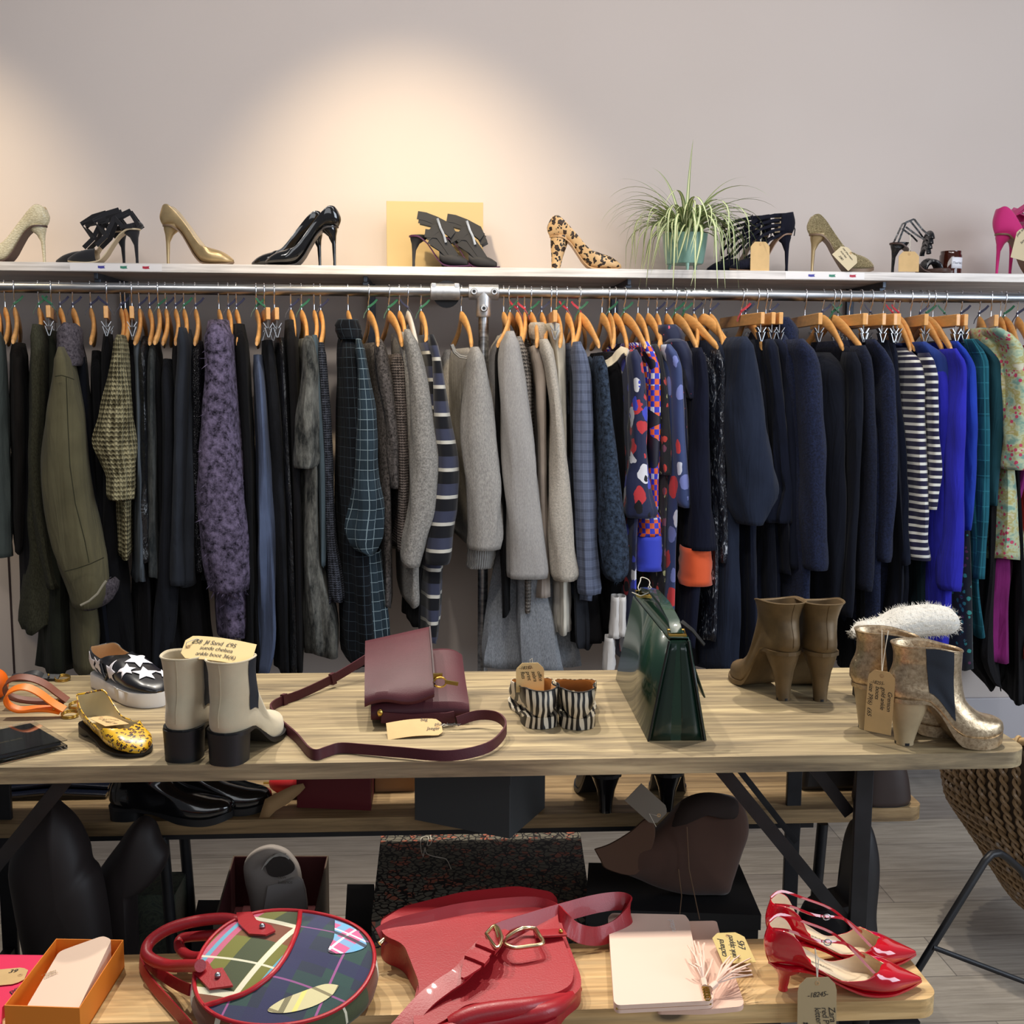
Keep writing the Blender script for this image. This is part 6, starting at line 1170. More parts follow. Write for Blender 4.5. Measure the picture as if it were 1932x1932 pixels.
MB().tube(lp([(452, 1738, .085), (420, 1733, .085), (370, 1738, .08), (320, 1752, .07), (285, 1775, .055), (276, 1797, .045), (290, 1812, .04), (320, 1822, .042), (350, 1822, .06), (378, 1822, .085)]), .0095, 12).build('rolled_handle', REDL, pb_)
MB().tube(lp([(440, 1760, .06), (390, 1765, .055), (345, 1770, .045), (338, 1785, .04), (350, 1800, .04), (372, 1806, .05), (395, 1800, .07)]), .0085, 12).build('rolled_handle', REDL, pb_)
MB().strap(lp([(358, 1868, .03), (330, 1855, .016), (300, 1835, .014), (276, 1812, .014), (268, 1800, .016), (266, 1820, .014), (285, 1855, .012), (320, 1895, .012), (355, 1935, .012), (370, 1960, .01)]), .017, .003, (0, .5, 1)).build('shoulder_strap', REDL, pb_)
for cs_, st in (([(362, 1822), (392, 1820), (402, 1835), (420, 1832), (440, 1866), (395, 1872), (366, 1842)], (411, 1849)), ([(446, 1728), (474, 1726), (484, 1742), (512, 1752), (520, 1762), (502, 1770), (470, 1768), (450, 1748)], (495, 1756))):
    P = [ontop(x, y, .003) for x, y in cs_]; c_ = sum(P, V((0, 0, 0)))/len(P); m = MB(); m.loft([[p for p in P], [p+V((0, 0, .003)) for p in P]]); tbo = m.build('leather_tab', REDL, pb_, bevel=.001); MB().sph(ontop(*st, .0075), .005, 12, 8).build('stud', MET, tbo)
def wst(path, w_, th):
    return MB().strap(path, w_, th, [((path[min(i+1, len(path)-1)]-path[max(i-1, 0)]).cross(V((0, -.35, 1)))) for i in range(len(path))])
# red satchel
so = bb(900, 1830); sat = thing('satchel', 'red leather saddle bag with gold stirrup ring and wide buckled strap', 'bag', (so.x, so.y, ZB))
bw = lambda L_, dz: [at(x, y, Z=ZB+dz) for x, y in L_]
zt_ = lambda p: ZB+.028+.16*max(0, min(.2, (p.y-bb(900, 1900).y)))
poly(bw([(716, 1762), (760, 1742), (870, 1716), (975, 1704), (1048, 1716), (1062, 1775), (1098, 1848), (1094, 1866), (1062, 1890), (1048, 1925), (900, 1975), (705, 1990), (720, 1958), (776, 1905), (790, 1850), (760, 1798), (722, 1784)], .03), ZB+.0006, zt_, sat.location, .02).build('body', REDL, sat, bevel=.010)
zf = lambda p: zt_(p)+.010
poly(bw([(716, 1758), (760, 1736), (870, 1708), (975, 1696), (1045, 1708), (1056, 1768), (1084, 1828), (1078, 1850), (1050, 1866), (960, 1880), (880, 1885), (842, 1915), (790, 1940), (778, 1920), (792, 1850), (762, 1790), (722, 1778)], .045), zt_, zf, sat.location, .018).build('flap', REDL, sat, bevel=.004)
for (sp, nm) in (([(1092, 1866, .012), (1040, 1905, .035), (940, 1925, .03), (830, 1952, .025), (770, 1975, .02)], 'front_pleat'), ([(1070, 1880, .03), (1000, 1898, .045), (900, 1915, .042), (850, 1935, .03)], 'front_pleat')): MB().tube(wpath(sp, sat.location), [.004+.012*sin(pi*min(1, (i+1)/22)) for i in range(len(catm(sp)))], 12).build(nm, REDL, sat)
MB().strap(wpath([(716, 1768, .05), (745, 1752, .058), (800, 1738, .064), (870, 1722, .068), (950, 1712, .068), (1010, 1710, .066), (1046, 1722, .062), (1068, 1745, .05), (1095, 1762, .03), (1130, 1766, .024), (1165, 1752, .026), (1186, 1728, .036), (1184, 1706, .046), (1165, 1700, .05), (1120, 1706, .055), (1060, 1722, .062), (1000, 1740, .068), (955, 1754, .070), (935, 1762, .070)], sat.location), .031, .0035, (0, .55, 1)).build('shoulder_strap', REDL, sat)
wst(wpath([(946, 1752, .072), (925, 1774, .071), (900, 1800, .066), (872, 1836, .060), (835, 1862, .052), (800, 1890, .045), (760, 1935, .03), (735, 1960, .02)], sat.location), .030, .0035).build('strap_tail', REDL, sat)
wst(wpath([(940, 1762, .078), (905, 1802, .073), (872, 1846, .067)], sat.location), [.029]*8+[.02, .012, .004], .0035).build('pointed_strap_end', REDL, sat)
for a, b_ in (((920, 1785), .0765), ((900, 1808), .0735)): q = wpath([(a[0]+5, a[1]-6, b_+.001), (a[0]-5, a[1]+6, b_)], sat.location, 2); wst(q, .035, .0075).build('strap_keeper', REDL, sat)
MB().tube(wpath([(917, 1762, .082), (934, 1746, .084), (947, 1768, .084), (940, 1788, .082), (931, 1782, .082), (917, 1762, .082)], sat.location, 3), .0028, 8).tube(wpath([(934, 1746, .084), (940, 1770, .084)], sat.location, 2), .002, 6).build('buckle', mat('pale gold metal', (214, 196, 156), .28, 1), sat)
MB().tube(wpath([(1010, 1752, .068), (985, 1752, .068), (960, 1766, .068), (952, 1779, .068), (968, 1788, .068), (995, 1786, .068), (1024, 1780, .068), (1018, 1765, .069), (1010, 1752, .068)], sat.location, 4), .0034, 8).build('stirrup_ring', mat('pale gold metal', (214, 196, 156), .28, 1), sat)
tb2 = MB().strap(wpath([(1008, 1762, .063), (1035, 1761, .062), (1066, 1759, .060)], sat.location), .022, .004, (0, 1, 0)).build('leather_tab', REDL, sat, bevel=.001); MB().sph(wpath([(1058, 1757, .065), (1058, 1756, .065)], sat.location, 1)[0], .004, 10, 6).build('rivet', BRASS, tb2)
MB().tube(wpath([(716, 1780, .045), (730, 1768, .05)], sat.location, 2), .004, 8).build('strap_fitting', mat('pale gold metal', (214, 196, 156), .28, 1), sat)
# pink pouches, tassels, tag
PNK = mat('pale pink leather', (232, 200, 182), .5, bump=.08, bs=300); PNK2 = mat('dusty pink leather', (222, 184, 164), .55)
q = bb(1345, 1820); pc2 = thing('tassel_pouch', 'dusty pink flat pouch lying under the folded pale pink one', 'pouch', (q.x, q.y, ZB))
poly(bw([(1230, 1740), (1352, 1738), (1358, 1762), (1372, 1800), (1404, 1893), (1398, 1900), (1330, 1906), (1240, 1906)], .008), ZB+.0006, ZB+.009, pc2.location, .008).build('pouch_body', PNK2, pc2, bevel=.003)
q = bb(1240, 1820); pc = thing('clutch_pouch', 'folded pale pink leather pouch, the larger one right of the red saddle bag', 'pouch', (q.x, q.y, ZB+.0095))
B1 = bw([(1147, 1736), (1154, 1728), (1292, 1731), (1300, 1742), (1312, 1805), (1347, 1888), (1340, 1894), (1165, 1903), (1158, 1896)], .018)
poly(B1, ZB+.0098, ZB+.0155, pc.location, .006).build('back_leaf', PNK, pc, bevel=.002); poly(B1, ZB+.0165, ZB+.0235, pc.location, .006).build('front_leaf', PNK, pc, bevel=.003)
MB().tube([at(x, y, Z=ZB+.0165)-V(pc.location) for x, y in ((1162, 1903), (1250, 1899), (1342, 1894))], .0016, 6).build('zip', BRASS, pc)
x = text_mb('rurbaud', .0145, 0); Mt = frame(at(1276, 1758, Z=ZB+.0242)-V(pc.location), (.08, 1, 0)); x.tf(Mt); x.build('brand_print', mat('white print', (240, 236, 232), .6), pc, flat=True)
ts = thing('leather_tassel', 'pale pink leather tassel pair on gold rings lying over the pouches', 'tassel', at(1330, 1868, Z=ZB+.026)); To = V(ts.location); random.seed(11)
for (ex, ey, hx_, hy_) in ((1322, 1796, 1327, 1850), (1398, 1822, 1350, 1856)):
    m = MB(); hd = at(hx_, hy_, Z=ZB+.03)-To; m2_ = MB(); m2_.tube([hd, hd+(at(1332, 1872, Z=ZB+.03)-To-hd)*.6], .0055, 8); 
    for k in range(18):
        e_ = at(ex+random.uniform(-24, 24), ey+random.uniform(-22, 22), Z=ZB+random.uniform(.022, .045))-To; md = hd.lerp(e_, .5)+V((random.uniform(-.004, .004), 0, random.uniform(.002, .01))); m.strap([hd, md, e_], .0026, .0012, (1, .2, 0))
    m.build('fringe', PNK, ts); m2_.build('tassel_cap', PNK, ts)
MB().tube([at(1330+6*cos(a)+1*k, 1858+5*k+5*sin(a), Z=ZB+.031)-To for k in range(6) for a in [pi*i/3 for i in range(6)]], .0013, 5).build('chain', BRASS, ts)
a = at(1372, 1764, Z=ZB+.03); tag('handwritten card reading a pink zipped price behind the tassels', a, (.02, -1, -.12), (1, 0, 0), .056, .082, lines=[('cacharel', -.017, .066, .0155, 82), ('pink zipped', -.001, .07, .0145, 82), ('£45', .020, .05, .017, 82)], m=mat('olive card', (206, 184, 120), .8))
# red kitten heels
RPAT = mat('red patent leather', (196, 12, 34), .1, coat=1); CRI = mat('cream insole', (226, 206, 176), .55)
for (h, b_), lb, key in ((((1476, 1867), (1740, 1863)), 'red patent kitten heel nearest the camera with a tag on it', 1), (((1478, 1817), (1740, 1812)), 'red patent kitten heel behind its partner on the front bench end', 0)):
    p, rz, _ = place(*h, *b_, ZB); Lk = .252; hh = .048
    r_ = thing('kitten_heel', lb, 'shoe', p+V((-.025, 0, 0)), rz)
    zb = [(0, hh), (.16, hh*.98), (.3, hh*.78), (.5, .014), (.6, .006), (.75, .004), (.9, .006), (1, .012)]; WK = [(0, 0), (.01, .012), (.03, .020), (.06, .026), (.10, .0305), (.15, .033), (.35, .029), (.55, .035), (.66, .039), (.76, .036), (.88, .021), (.96, .009), (1, .003)]
    zt1 = [(0, hh+.062), (.05, hh+.066), (.14, hh+.056), (.24, hh+.012), (.3, hh*.78+.012), (.45, .03), (.58, .034), (.66, .046), (.75, .043), (.88, .03), (1, .017)]
    u = upper_mb(Lk, zb, zt1, WK, [(0, 1), (.56, 1), (.66, .55), (.73, 0), (1, 0)], n=44, m=21); u.build('upper', [RPAT, CRI], r_, solid=.0018, moff=1, sub=1, weld=True)
    sole_mb(Lk, zb, WK, .0025, k=.82).build('sole', RPAT, r_)
    heel_mb([(.036, hh+.002, .033, .028), (.033, hh*.82, .026, .024), (.028, hh*.6, .012, .012), (.026, .006, .0072, .0072), (.026, 0, .0078, .0078)]).build('heel', RPAT, r_)
    R = []
    for i in range(24): s = .03+.66*i/23; a = interp(WK, s)*.64; R.append([(s*Lk, -a, interp(zb, s)+.006), (s*Lk, a, interp(zb, s)+.006)])
    MB().loft(R, closed=False, cap=False).build('insole', CRI, r_, solid=.001)
    x = text_mb('ZARA BASIC', .009, 0); x.v = [V((.06+q.x, q.y-.003, interp(zb, (.06+q.x)/Lk)+.0078)) for q in x.v]; x.build('insole_print', mat('grey print', (120, 112, 100), .6), r_, flat=True)
    for sg in (-1, 1):
        P = [(.012*Lk, sg*.012, hh+.062), (.06*Lk+.01, sg*.027, hh+.066), (.25*Lk, sg*.030, hh+.052), (.42*Lk, sg*.016, hh+.040), (.52*Lk, -sg*.004, hh+.024), (.62*Lk, -sg*.022, hh+.0), (.67*Lk, -sg*.031, .036)]
        MB().strap([catm([p], 1)[0] if 0 else V(p) for p in catm(P, 4)], .0042, .002, (0, .5, 1)).build('cross_strap', RPAT, r_)
    q = MB().tube([(.085+.006*cos(a), -.0305, hh+.048+.005*sin(a)) for a in [2*pi*i/10 for i in range(11)]], .0011, 5); q.build('buckle', MET, r_)
    if key: redr = r_
a = at(1542, 1851, Y=bb(1530, 1896).y-.012); tag('grey brown tag hanging from the nearest red kitten heel, starting -18245-', a, (.01, -.05, -1), (1, 0, 0), .062, .13, lines=[('-18245-', -.016, .032, .0115, 3), ('Zara', .018, .048, .0145, -82), ('red P', .007, .048, .0135, -82), ('kitten', -.004, .048, .0135, -82), ('£1', -.022, .07, .018, -82)], string=[a, a+V((-.001, .004, .02)), a+V((-.003, .008, .05)), a+V((.004, .01, .03)), a], m=mat('grey kraft card', (176, 154, 116), .8))
# orange box with pink wallet
OG = mat('orange gift box', (226, 130, 34), .55); T_ = [at(x, y, Z=ZB+.05) for x, y in ((8, 1897), (150, 1902), (233, 1773), (106, 1771))]; c_ = sum(T_, V((0, 0, 0)))/4
ob_ = thing('gift_box', 'open orange gift box holding a pale pink wallet', 'box', (c_.x, c_.y, ZB+.0006)); O_ = V(ob_.location)
m = MB()
for i in range(4):
    a, b_ = T_[i], T_[(i+1) % 4]; ai, bi = a.lerp(c_, .02), b_.lerp(c_, .02); m.loft([[V((a.x, a.y, z))-O_, V((b_.x, b_.y, z))-O_, V((bi.x, bi.y, z))-O_, V((ai.x, ai.y, z))-O_] for z in (ZB+.001, ZB+.05)])
m.build('walls', OG, ob_); poly(T_, ZB+.001, ZB+.004, O_).build('base', OG, ob_)
WLT = mat('blush leather', (236, 206, 184), .42, bump=.06, bs=300)
wq = [at(x, y, Z=ZB+.055) for x, y in ((44, 1894), (146, 1898), (214, 1778), (196, 1766), (110, 1784))]; cw = sum(wq, V((0, 0, 0)))/5
wl = thing('wallet', 'pale pink leather wallet lying in the orange gift box', 'wallet', (cw.x, cw.y, ZB+.02)); zz = lambda p: ZB+.046+.018*max(0, min(1, (p.x-cw.x+.05)/.1))*max(0, min(1, (p.y-cw.y+.05)/.1))
wq2 = [p.lerp(cw, .04) for p in wq]; poly(wq2, ZB+.006, zz, wl.location, .01).build('wallet_body', WLT, wl, bevel=.006)
x = text_mb('* Radley\nLondon', .0075, 0); x.tf(frame(at(80, 1842, Z=ZB+.0485)-V(wl.location), (.75, .75, 0))); x.build('stamp', mat('dull gold print', (132, 112, 60), .5), wl, flat=True)
mp = [at(x, y, Z=ZB+.02) for x, y in ((-60, 1800), (84, 1802), (42, 1868), (4, 1900), (2, 1940), (-60, 1945))]; cm = sum(mp, V((0, 0, 0)))/6
pk = thing('tissue_packet', 'hot pink tissue packet with handwriting at the lower left corner', 'packet', (cm.x, cm.y, ZB)); poly(mp, ZB+.0006, ZB+.02, pk.location, .004).build('packet_body', mat('hot pink paper', (226, 32, 86), .6, bump=.3, bs=60), pk, bevel=.002)
x = text_mb('per parle', .016, .3); x.tf(frame(at(20, 1875, Z=ZB+.0212)-V(pk.location), (.55, .85, 0))); x.build('handwriting', INK, pk, flat=True)
a = at(42, 1840, Z=ZB+.022); tag('kraft card on the hot pink tissue packet', a, (-1, -.15, 0), (.1, -1, 0), .05, .09, lines=[('39', -.01, .03, .014, 90)])
# rear bench goods
BLG = mat('black polished leather', (16, 16, 18), .16, coat=.6); DKB = mat('very dark leather', (26, 22, 22), .5); GREYB = mat('dark grey box board', (66, 68, 70), .75)
def rb_(px, py): return at(px, py, Z=ZB)+V((0, 0, .0006))
for (hx, hy, tx, ty), dy, lb in (((215, 1541, 400, 1546), 0, 'black polished boot, nearer one on the rear bench below the table'), ((290, 1524, 462, 1526), .0, 'black polished boot, further one with its shiny toe showing on the rear bench')):
    p, rz, _ = place(hx, hy, tx, ty, ZB); chelsea(lb, p+V((0, dy, .0006)), rz, BLG, .27, .03, .17, 'block', plat=.012, el=False, shaftw=.05, wfoot=.048)
for (hx, hy), lb in (((1146, 1536), 'black heeled boot under the table, left one of the pair on the rear bench'), ((1256, 1533), 'black heeled boot under the table, right one of the pair on the rear bench')):
    q = rb_(hx, hy); chelsea(lb, q+V((0, -.012, 0)), radians(95 if hx < 1200 else 78), DKB, .225, .09, .20, 'cone', name='heeled_boot', plat=.006, el=False, shaftw=.045, wfoot=.044, heelm=BLG)
def boxw(name, label, cat, quad, z0, z1, m, lid=None, org=None, part='box_body'):
    c_ = sum(quad, V((0, 0, 0)))/len(quad); r = thing(name, label, cat, (c_.x, c_.y, z0)); poly(quad, z0, z1, r.location).build(part, m, r, bevel=.002)
    if lid:
        q2 = [c_+(p-c_)*1.025 for p in quad]; poly(q2, z1-lid, z1+.003, r.location).build('lid', m, r, bevel=.002)
    return r
n_ = at(962, 1583, Z=ZB); l_ = at(782, 1547, Z=ZB); vx = l_-n_; vy = V((-vx.y, vx.x, 0)); vy = vy if vy.y > 0 else -vy; vy = vy.normalized()*.19
boxw('storage_box', 'dark grey lidded cardboard box angled on the rear bench below the burgundy bag', 'box', [n_, l_, l_+vy, n_+vy], ZB+.0006, ZB+.155, GREYB, lid=.035)
q = rb_(745, 1512); boxw('card_box', 'tan cardboard box peeping out between red box and grey box', 'box', [q+V((-.05, .06, 0)), q+V((.045, .06, 0)), q+V((.045, .17, 0)), q+V((-.05, .17, 0))], ZB+.0006, ZB+.11, mat('plain kraft board', (170, 130, 92), .8))
a1, a2 = at(560, 1524, Z=ZB), at(700, 1530, Z=ZB); boxw('red_box', 'dark red box standing on the rear bench below the burgundy bag', 'box', [a1, a2, a2+V((0, .14, 0)), a1+V((0, .14, 0))], ZB+.0006, ZB+.12, mat('dark red board', (92, 14, 24), .6))
q = rb_(548, 1500)+V((0, .0, .03)); gl = thing('red_pouch', 'bright red small soft pouch beside the dark red box', 'pouch', q-V((0, 0, .03))); MB().sph((0.0, 0, .03), (.05, .03, .028), 20, 12).build('pouch_body', mat('bright red leather', (206, 40, 44), .5), gl); MB().tube([(-.048, 0, .03), (-.062, 0, .03)], .003, 6).build('zip_end', BRASS, gl)
cd_ = thing('paper_sheet', 'curled brown paper sheet leaning in front of the red pouch', 'paper', rb_(520, 1540)); co_ = V(cd_.location)
rows_ = [[at(x1, y1, Y=co_.y-.01+dy)-co_, at(x2, y2, Y=co_.y-.01+dy)-co_] for x1, y1, x2, y2, dy in ((486, 1512+40, 494, 1556, 0), (500, 1508, 520, 1530, .01), (525, 1495, 545, 1515, .02), (552, 1482, 566, 1497, .03), (572, 1478, 576, 1486, .035))]
MB().loft(rows_, closed=False, cap=False).build('paper_sheet', mat('brown paper', (160, 128, 88), .8), cd_, solid=.001)
q = rb_(1660, 1512); sb = thing('dark_boot', 'dark brown boot toe at the right end of the rear bench', 'boot', q, 0); mb = boot_mb([(0, -.06, .065, .04), (.008, -.065, .07, .043), (.04, -.062, .066, .042), (.07, -.06, .06, .04), (.1, -.058, .05, .038), (.13, -.055, .045, .036)]); mb.build('upper', mat('dark brown leather', (52, 38, 34), .55), sb, solid=.003); MB().loft([[(v.x*1.02, v.y*1.02, z) for v in mb.v[:36]] for z in (0, .012)]).build('sole', BRUB, sb)
q = rb_(1585, 1508); sb = thing('dark_bag', 'flat black bag behind the table legs on the rear bench', 'bag', q+V((0, .03, 0))); MB().box((0, .06, .05), (.15, .08, .1), taper=.8).build('bag_body', DKB, sb, bevel=.012); MB().tube([(-.04, .06, .1), (-.02, .06, .125), (.02, .06, .125), (.04, .06, .1)], .004, 8).build('handle', DKB, sb)
q = rb_(90, 1512); sb = thing('folded_belt_bag', 'dark blue glossy folded bag at the left end of the rear bench', 'bag', q+V((0, .05, 0))); m = MB(); [m.strap([(-.12, .02*k, .01+.012*k), (0, .02*k, .02+.014*k), (.13, .02*k, .012+.012*k)], .09, .008, (0, 1, .1)) for k in range(4)]; m.build('bag_body', mat('dark blue patent', (20, 24, 38), .2, coat=.6), sb, bevel=.002)
# floor goods
t = NT('marbled paper'); vo = t.n('TexVoronoi', {'Vector': t.mix(.02, t.co('Object'), t.n('TexNoise', {'Vector': t.co('Object'), 'Scale': 30.0}).outputs[1]), 'Scale': 62.0}, feature='DISTANCE_TO_EDGE').outputs[0]; vc = t.n('TexVoronoi', {'Vector': t.co('Object'), 'Scale': 62.0}).outputs['Color']
c0 = t.mix(t.math('GREATER_THAN', t.sep(vc)[0], .8), lin((112, 106, 92)), lin((168, 96, 74))); t.col(t.mix(t.math('LESS_THAN', vo, .09), c0, lin((30, 26, 26)))).set(rough=.5); MRB = t.m
def quadZ(pts, z): return [at(x, y, Z=z) for x, y in pts]
boxw('marbled_box', 'large box covered in grey marbled paper on the floor under the tables', 'box', quadZ(((706, 1738), (1112, 1728), (1090, 1572), (724, 1572)), .30), 0.0006, .30, MRB, lid=.05)
ls = thing('loose_string', 'thin grey string lying on the marbled box lid', 'string', at(815, 1620, Z=.304)); MB().tube([at(x, y, Z=.304)-V(ls.location)+V((0, 0, .001)) for x, y in catm([(810, 1568), (814, 1590), (806, 1596), (808, 1580), (795, 1582), (794, 1600), (798, 1618)], 4)]+[at(x, y, Z=.304)-V(ls.location)+V((0, 0, .001)) for x, y in catm([(802, 1600), (806, 1612), (825, 1618), (842, 1622), (851, 1640)], 4)], .0011, 5).build('string', STRM, ls)
Q = quadZ(((1108, 1716), (1432, 1728), (1392, 1634), (1114, 1631)), .34); boxw('black_box', 'flat black lidded box on the floor carrying a brown suede wedge boot', 'box', Q, .0006, .34, mat('black box board', (20, 20, 22), .6), lid=.03)
# brown suede wedge boot on the black box
BRS = mat('brown suede', (74, 48, 36), .9, sheen=.2, var=.15, vs=9); yy = at(1270, 1690, Z=.34).y
wbt = thing('wedge_boot', 'brown suede wedge boot with open flap standing on the black box', 'boot', (at(1270, 1680, Y=yy).x, yy, .3435)); wo = V(wbt.location)
def sil(pts, y0, th, n=16, pw=.5):
    """puffed solid: outline in the XZ plane with real thickness along Y, rounded at both faces"""
    P = [at(x, y, Y=yy+y0)-wo for x, y in catm(pts+[pts[0]], 4)[:-1]]; c_ = sum(P, V((0, 0, 0)))/len(P); R = []
    for i in range(n+1):
        s = sin(pi/2*(-1+2*i/n)); k = max(.03, (1-abs(s)**2.6)**.42) if n > 5 else 1-.04*abs(s); R.append([V((c_.x+(p.x-c_.x)*k, p.y+s*th/2, c_.z+(p.z-c_.z)*k)) for p in P])
    return MB().loft(R)
sil([(1160, 1640), (1200, 1655), (1240, 1672), (1290, 1684), (1340, 1685), (1372, 1683), (1382, 1660), (1398, 1610), (1411, 1570), (1408, 1535), (1392, 1508), (1355, 1498), (1315, 1500), (1285, 1515), (1262, 1540), (1240, 1562), (1205, 1585), (1165, 1600)], .0, .085).build('upper', BRS, wbt)
sil([(1121, 1602), (1150, 1592), (1190, 1568), (1222, 1542), (1236, 1562), (1230, 1600), (1200, 1650), (1145, 1640), (1132, 1622)], -.03, .006, n=2).build('side_flap', mat('brown suede flap', (84, 58, 42), .9), wbt)
sil([(1286, 1516), (1316, 1502), (1356, 1500), (1392, 1512), (1385, 1540), (1330, 1530), (1290, 1540), (1262, 1556)], -.012, .075, n=6).build('ankle_lining', mat('dark brown lining', (44, 32, 28), .9), wbt)
for (x1, y1), (x2, y2), (x3, y3) in (((1296, 1560), (1300, 1640), (1320, 1735)), ((1280, 1640), (1286, 1690), (1282, 1728))): MB().tube([at(*p, Y=yy+o_)-wo for p, o_ in (((x1, y1), -.056), ((x2, y2), -.056), ((x3, y3), -.1))], .0012, 5).build('lace', mat('brown lace', (110, 84, 62), .8), wbt)
a = at(1192, 1502, Y=yy-.05); tag('grey tag hanging from the brown suede wedge boot flap', at(1245, 1540, Y=yy-.05), at(1192, 1502, Y=yy-.05)-at(1245, 1550, Y=yy-.05), (.5, 0, .8), .05, .085, string=[at(1245, 1540, Y=yy-.05), at(1225, 1535, Y=yy-.05), at(1238, 1560, Y=yy-.05)], m=mat('grey card', (120, 112, 100), .8))
# shoe box with white sneaker
Zs = .24; Q = quadZ(((402, 1742), (592, 1742), (620, 1614), (440, 1614)), Zs); cq = sum(Q, V((0, 0, 0)))/4; sx_ = thing('shoe_box', 'open shoe box with dark red lining holding a pale grey sneaker', 'box', (cq.x, cq.y, .0006)); so_ = V(sx_.location)
m = MB(); ml = MB()
for i in range(4):
    a, b_ = Q[i], Q[(i+1) % 4]; ai, bi = a.lerp(cq, .03), b_.lerp(cq, .03); aj, bj = a.lerp(cq, .04), b_.lerp(cq, .04)
    m.loft([[V((p.x, p.y, z))-so_ for p in (a, b_, bi, ai)] for z in (.001, Zs)]); ml.loft([[V((p.x, p.y, z))-so_ for p in (ai, bi, bj, aj)] for z in (.1, Zs-.001)])
m.build('walls', mat('taupe box board', (92, 78, 64), .8), sx_); mlo = ml.build('lining', mat('dark red lining', (70, 18, 22), .6), sx_); poly([p.lerp(cq, .04) for p in Q], .09, .11, so_).build('base', mat('dark red lining', (70, 18, 22), .6), sx_)
GSN = mat('pale grey nubuck', (168, 158, 150), .8, var=.08, vs=20); ys = at(520, 1700, Z=.15).y
sn2 = thing('sneaker', 'pale grey laced sneaker standing heel up in the open shoe box', 'shoe', (at(520, 1700, Y=ys).x, ys, .112)); wo = V(sn2.location); yy = ys
sil([(478, 1740), (470, 1690), (462, 1655), (462, 1625), (480, 1605), (508, 1596), (535, 1602), (552, 1616), (566, 1640), (571, 1680), (574, 1745), (520, 1760)], 0, .09).build('upper', GSN, sn2)
sil([(500, 1628), (520, 1612), (545, 1622), (556, 1640), (530, 1652), (508, 1648)], -.036, .02, n=4).build('opening', mat('dark shoe inside', (70, 62, 58), .9), sn2)
sil([(505, 1668), (530, 1662), (572, 1660), (575, 1745), (500, 1752)], -.04, .018, n=4).build('heel_counter', mat('pale grey heel', (184, 178, 174), .7), sn2)
for k in range(3): MB().strap([at(x, y, Y=ys-.05)-wo for x, y in catm([(494+6*k, 1640-8*k), (510+8*k, 1618-4*k), (540+3*k, 1612+4*k)], 4)], .006, .002, (0, 1, .2)).build('lace', mat('white lace', (206, 200, 190), .7), sn2)
x = text_mb('new\nbalance', .013, 0); x.tf(frame(at(524, 1658, Y=ys-.0525)-wo, (1, 0, 0), (0, -1, 0))); x.build('heel_print', mat('grey print', (120, 112, 100), .6), sn2, flat=True)
boxw('small_black_box', 'small black box on the floor left of the marbled box', 'box', quadZ(((650, 1760), (712, 1760), (706, 1668), (655, 1668)), .2), .0006, .2, DKB)
t = NT('dark marbled paper'); nz = t.noise(t.co('Object'), 16, 5, .6, 3.0); t.col(t.ramp(nz, [(.35, lin((34, 38, 36))), (.5, lin((70, 78, 64))), (.6, lin((38, 46, 46))), (.7, lin((88, 88, 60)))])).set(rough=.5)
yq = at(280, 1790, Z=.12).y; xa, xb = at(226, 1690, Y=yq), at(330, 1690, Y=yq); zt2 = xa.z; boxw('swirl_box', 'dark green swirl patterned box standing behind the front bench', 'box', [V((xa.x, yq, 0)), V((xb.x, yq, 0)), V((xb.x, yq+.12, 0)), V((xa.x, yq+.12, 0))], .0006, zt2, t.m)
boxw('dark_box', 'low black box beside the open shoe box', 'box', quadZ(((360, 1760), (410, 1760), (420, 1698), (374, 1698)), .2), .0006, .2, DKB)
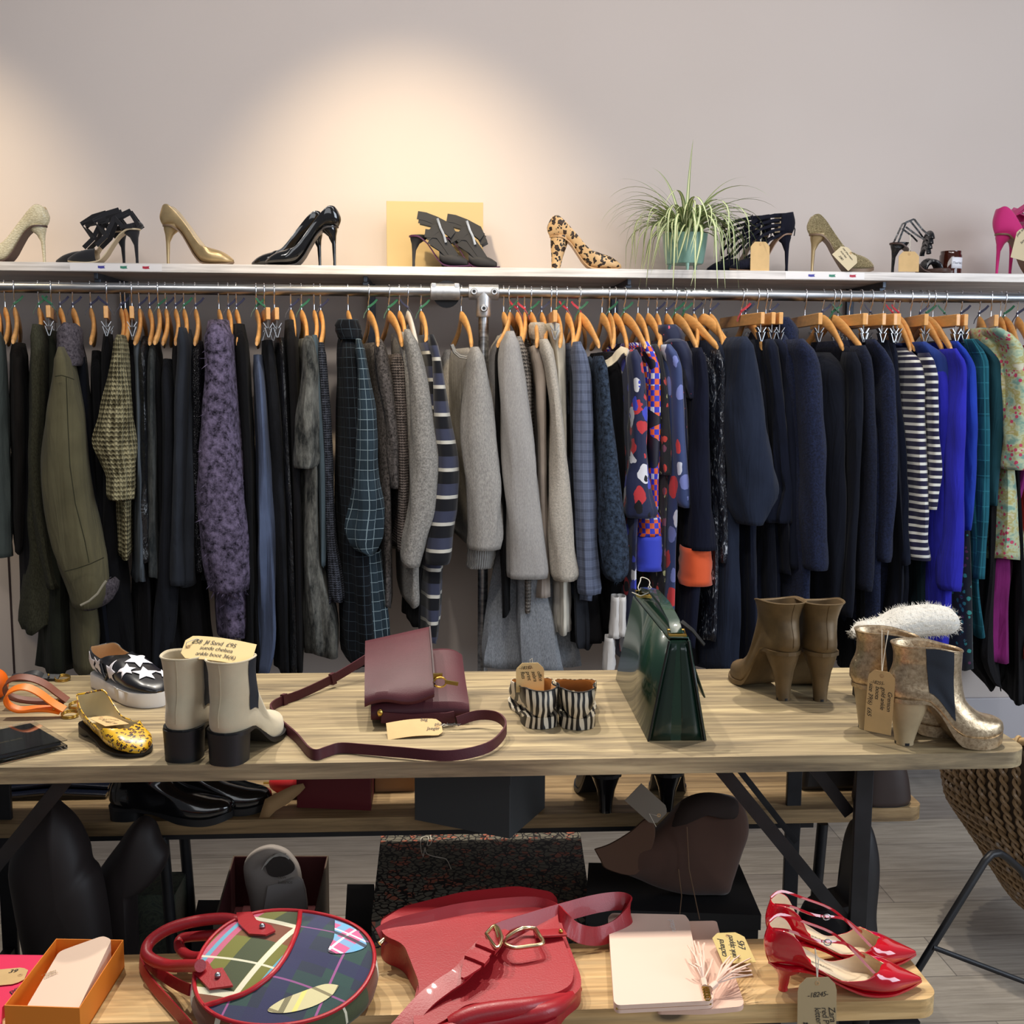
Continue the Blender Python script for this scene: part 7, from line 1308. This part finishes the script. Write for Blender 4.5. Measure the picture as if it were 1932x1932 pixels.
# tall boots and dark bag on the left, boot at the right
DKBR2 = mat('black brown leather', (30, 22, 22), .6)
for lb, Yb, pts, th in (('tall black brown boot shaft leaning left under the tables at the left', 2.16, [(105, 1512), (140, 1545), (163, 1590), (170, 1625), (185, 1645), (198, 1700), (210, 1800), (215, 1900), (70, 1900), (50, 1800), (30, 1700), (22, 1620), (60, 1548)], .13), ('tall black brown boot with toe pointing up right, near the swirl box', 2.28, [(225, 1590), (248, 1556), (270, 1541), (292, 1552), (305, 1585), (318, 1608), (308, 1640), (280, 1670), (256, 1690), (252, 1790), (250, 1870), (165, 1870), (160, 1780), (168, 1700), (182, 1650)], .10)):
    yy = Yb; r_ = thing('tall_boot', lb, 'boot', (at(pts[0][0], 1600, Y=Yb).x, Yb, 0)); wo = V(r_.location); sil(pts, 0, th).build('upper', DKBR2, r_); r_.location.z = 0
q = at(20, 1800, Z=.1); db = thing('dark_bag', 'big dark green grey bag on the floor at the lower left', 'bag', (q.x-.1, 2.0, .0006)); MB().box((0, 0, .17), (.36, .2, .34), taper=.86).build('bag_body', mat('dark green grey canvas', (36, 44, 44), .85), db, bevel=.03); MB().tube([(-.08, -.1, .33), (-.05, -.1, .42), (.05, -.1, .42), (.08, -.1, .33)], .008, 8).build('handle', DKB, db)
# curved black boot behind the right table leg
yb_ = YT0+.28; bt = thing('long_boot', 'long black boot with curved shaft behind the right table leg', 'boot', (at(1628, 1745, Y=yb_).x, yb_, 0)); wo = V(bt.location); yy = yb_
sil([(1560, 1700), (1585, 1692), (1600, 1650), (1606, 1560), (1625, 1545), (1642, 1556), (1654, 1600), (1656, 1650), (1650, 1720), (1652, 1760), (1648, 1810), (1560, 1812), (1500, 1800), (1500, 1765), (1516, 1714), (1540, 1702)], 0, .09).build('upper', mat('black soft leather', (20, 18, 22), .5), bt)
bt.location.z = 0
q = at(1672, 1748, Y=1.95); ds = thing('dark_shoe', 'dark plum leather shoe heel behind the red kitten heels', 'shoe', (q.x, 1.95, .25)); mb = boot_mb([(0, -.03, .035, .035), (.02, -.032, .037, .036), (.05, -.03, .034, .034), (.065, -.026, .03, .03)]); mb.build('upper', mat('dark plum leather', (48, 38, 46), .4, coat=.2), ds, solid=.002); MB().box((0, 0, .0), (.06, .06, .012)).build('heel_tip', BRUB, ds, bevel=.003)
x0_, x1_ = at(1650, 1790, Y=1.95).x, at(1722, 1790, Y=1.95).x; boxw('plinth_box', 'black box behind the toes of the red kitten heels', 'box', [V((x0_-.1, 1.9, 0)), V((x1_, 1.9, 0)), V((x1_, 2.03, 0)), V((x0_-.1, 2.03, 0))], .0006, .243, DKB)
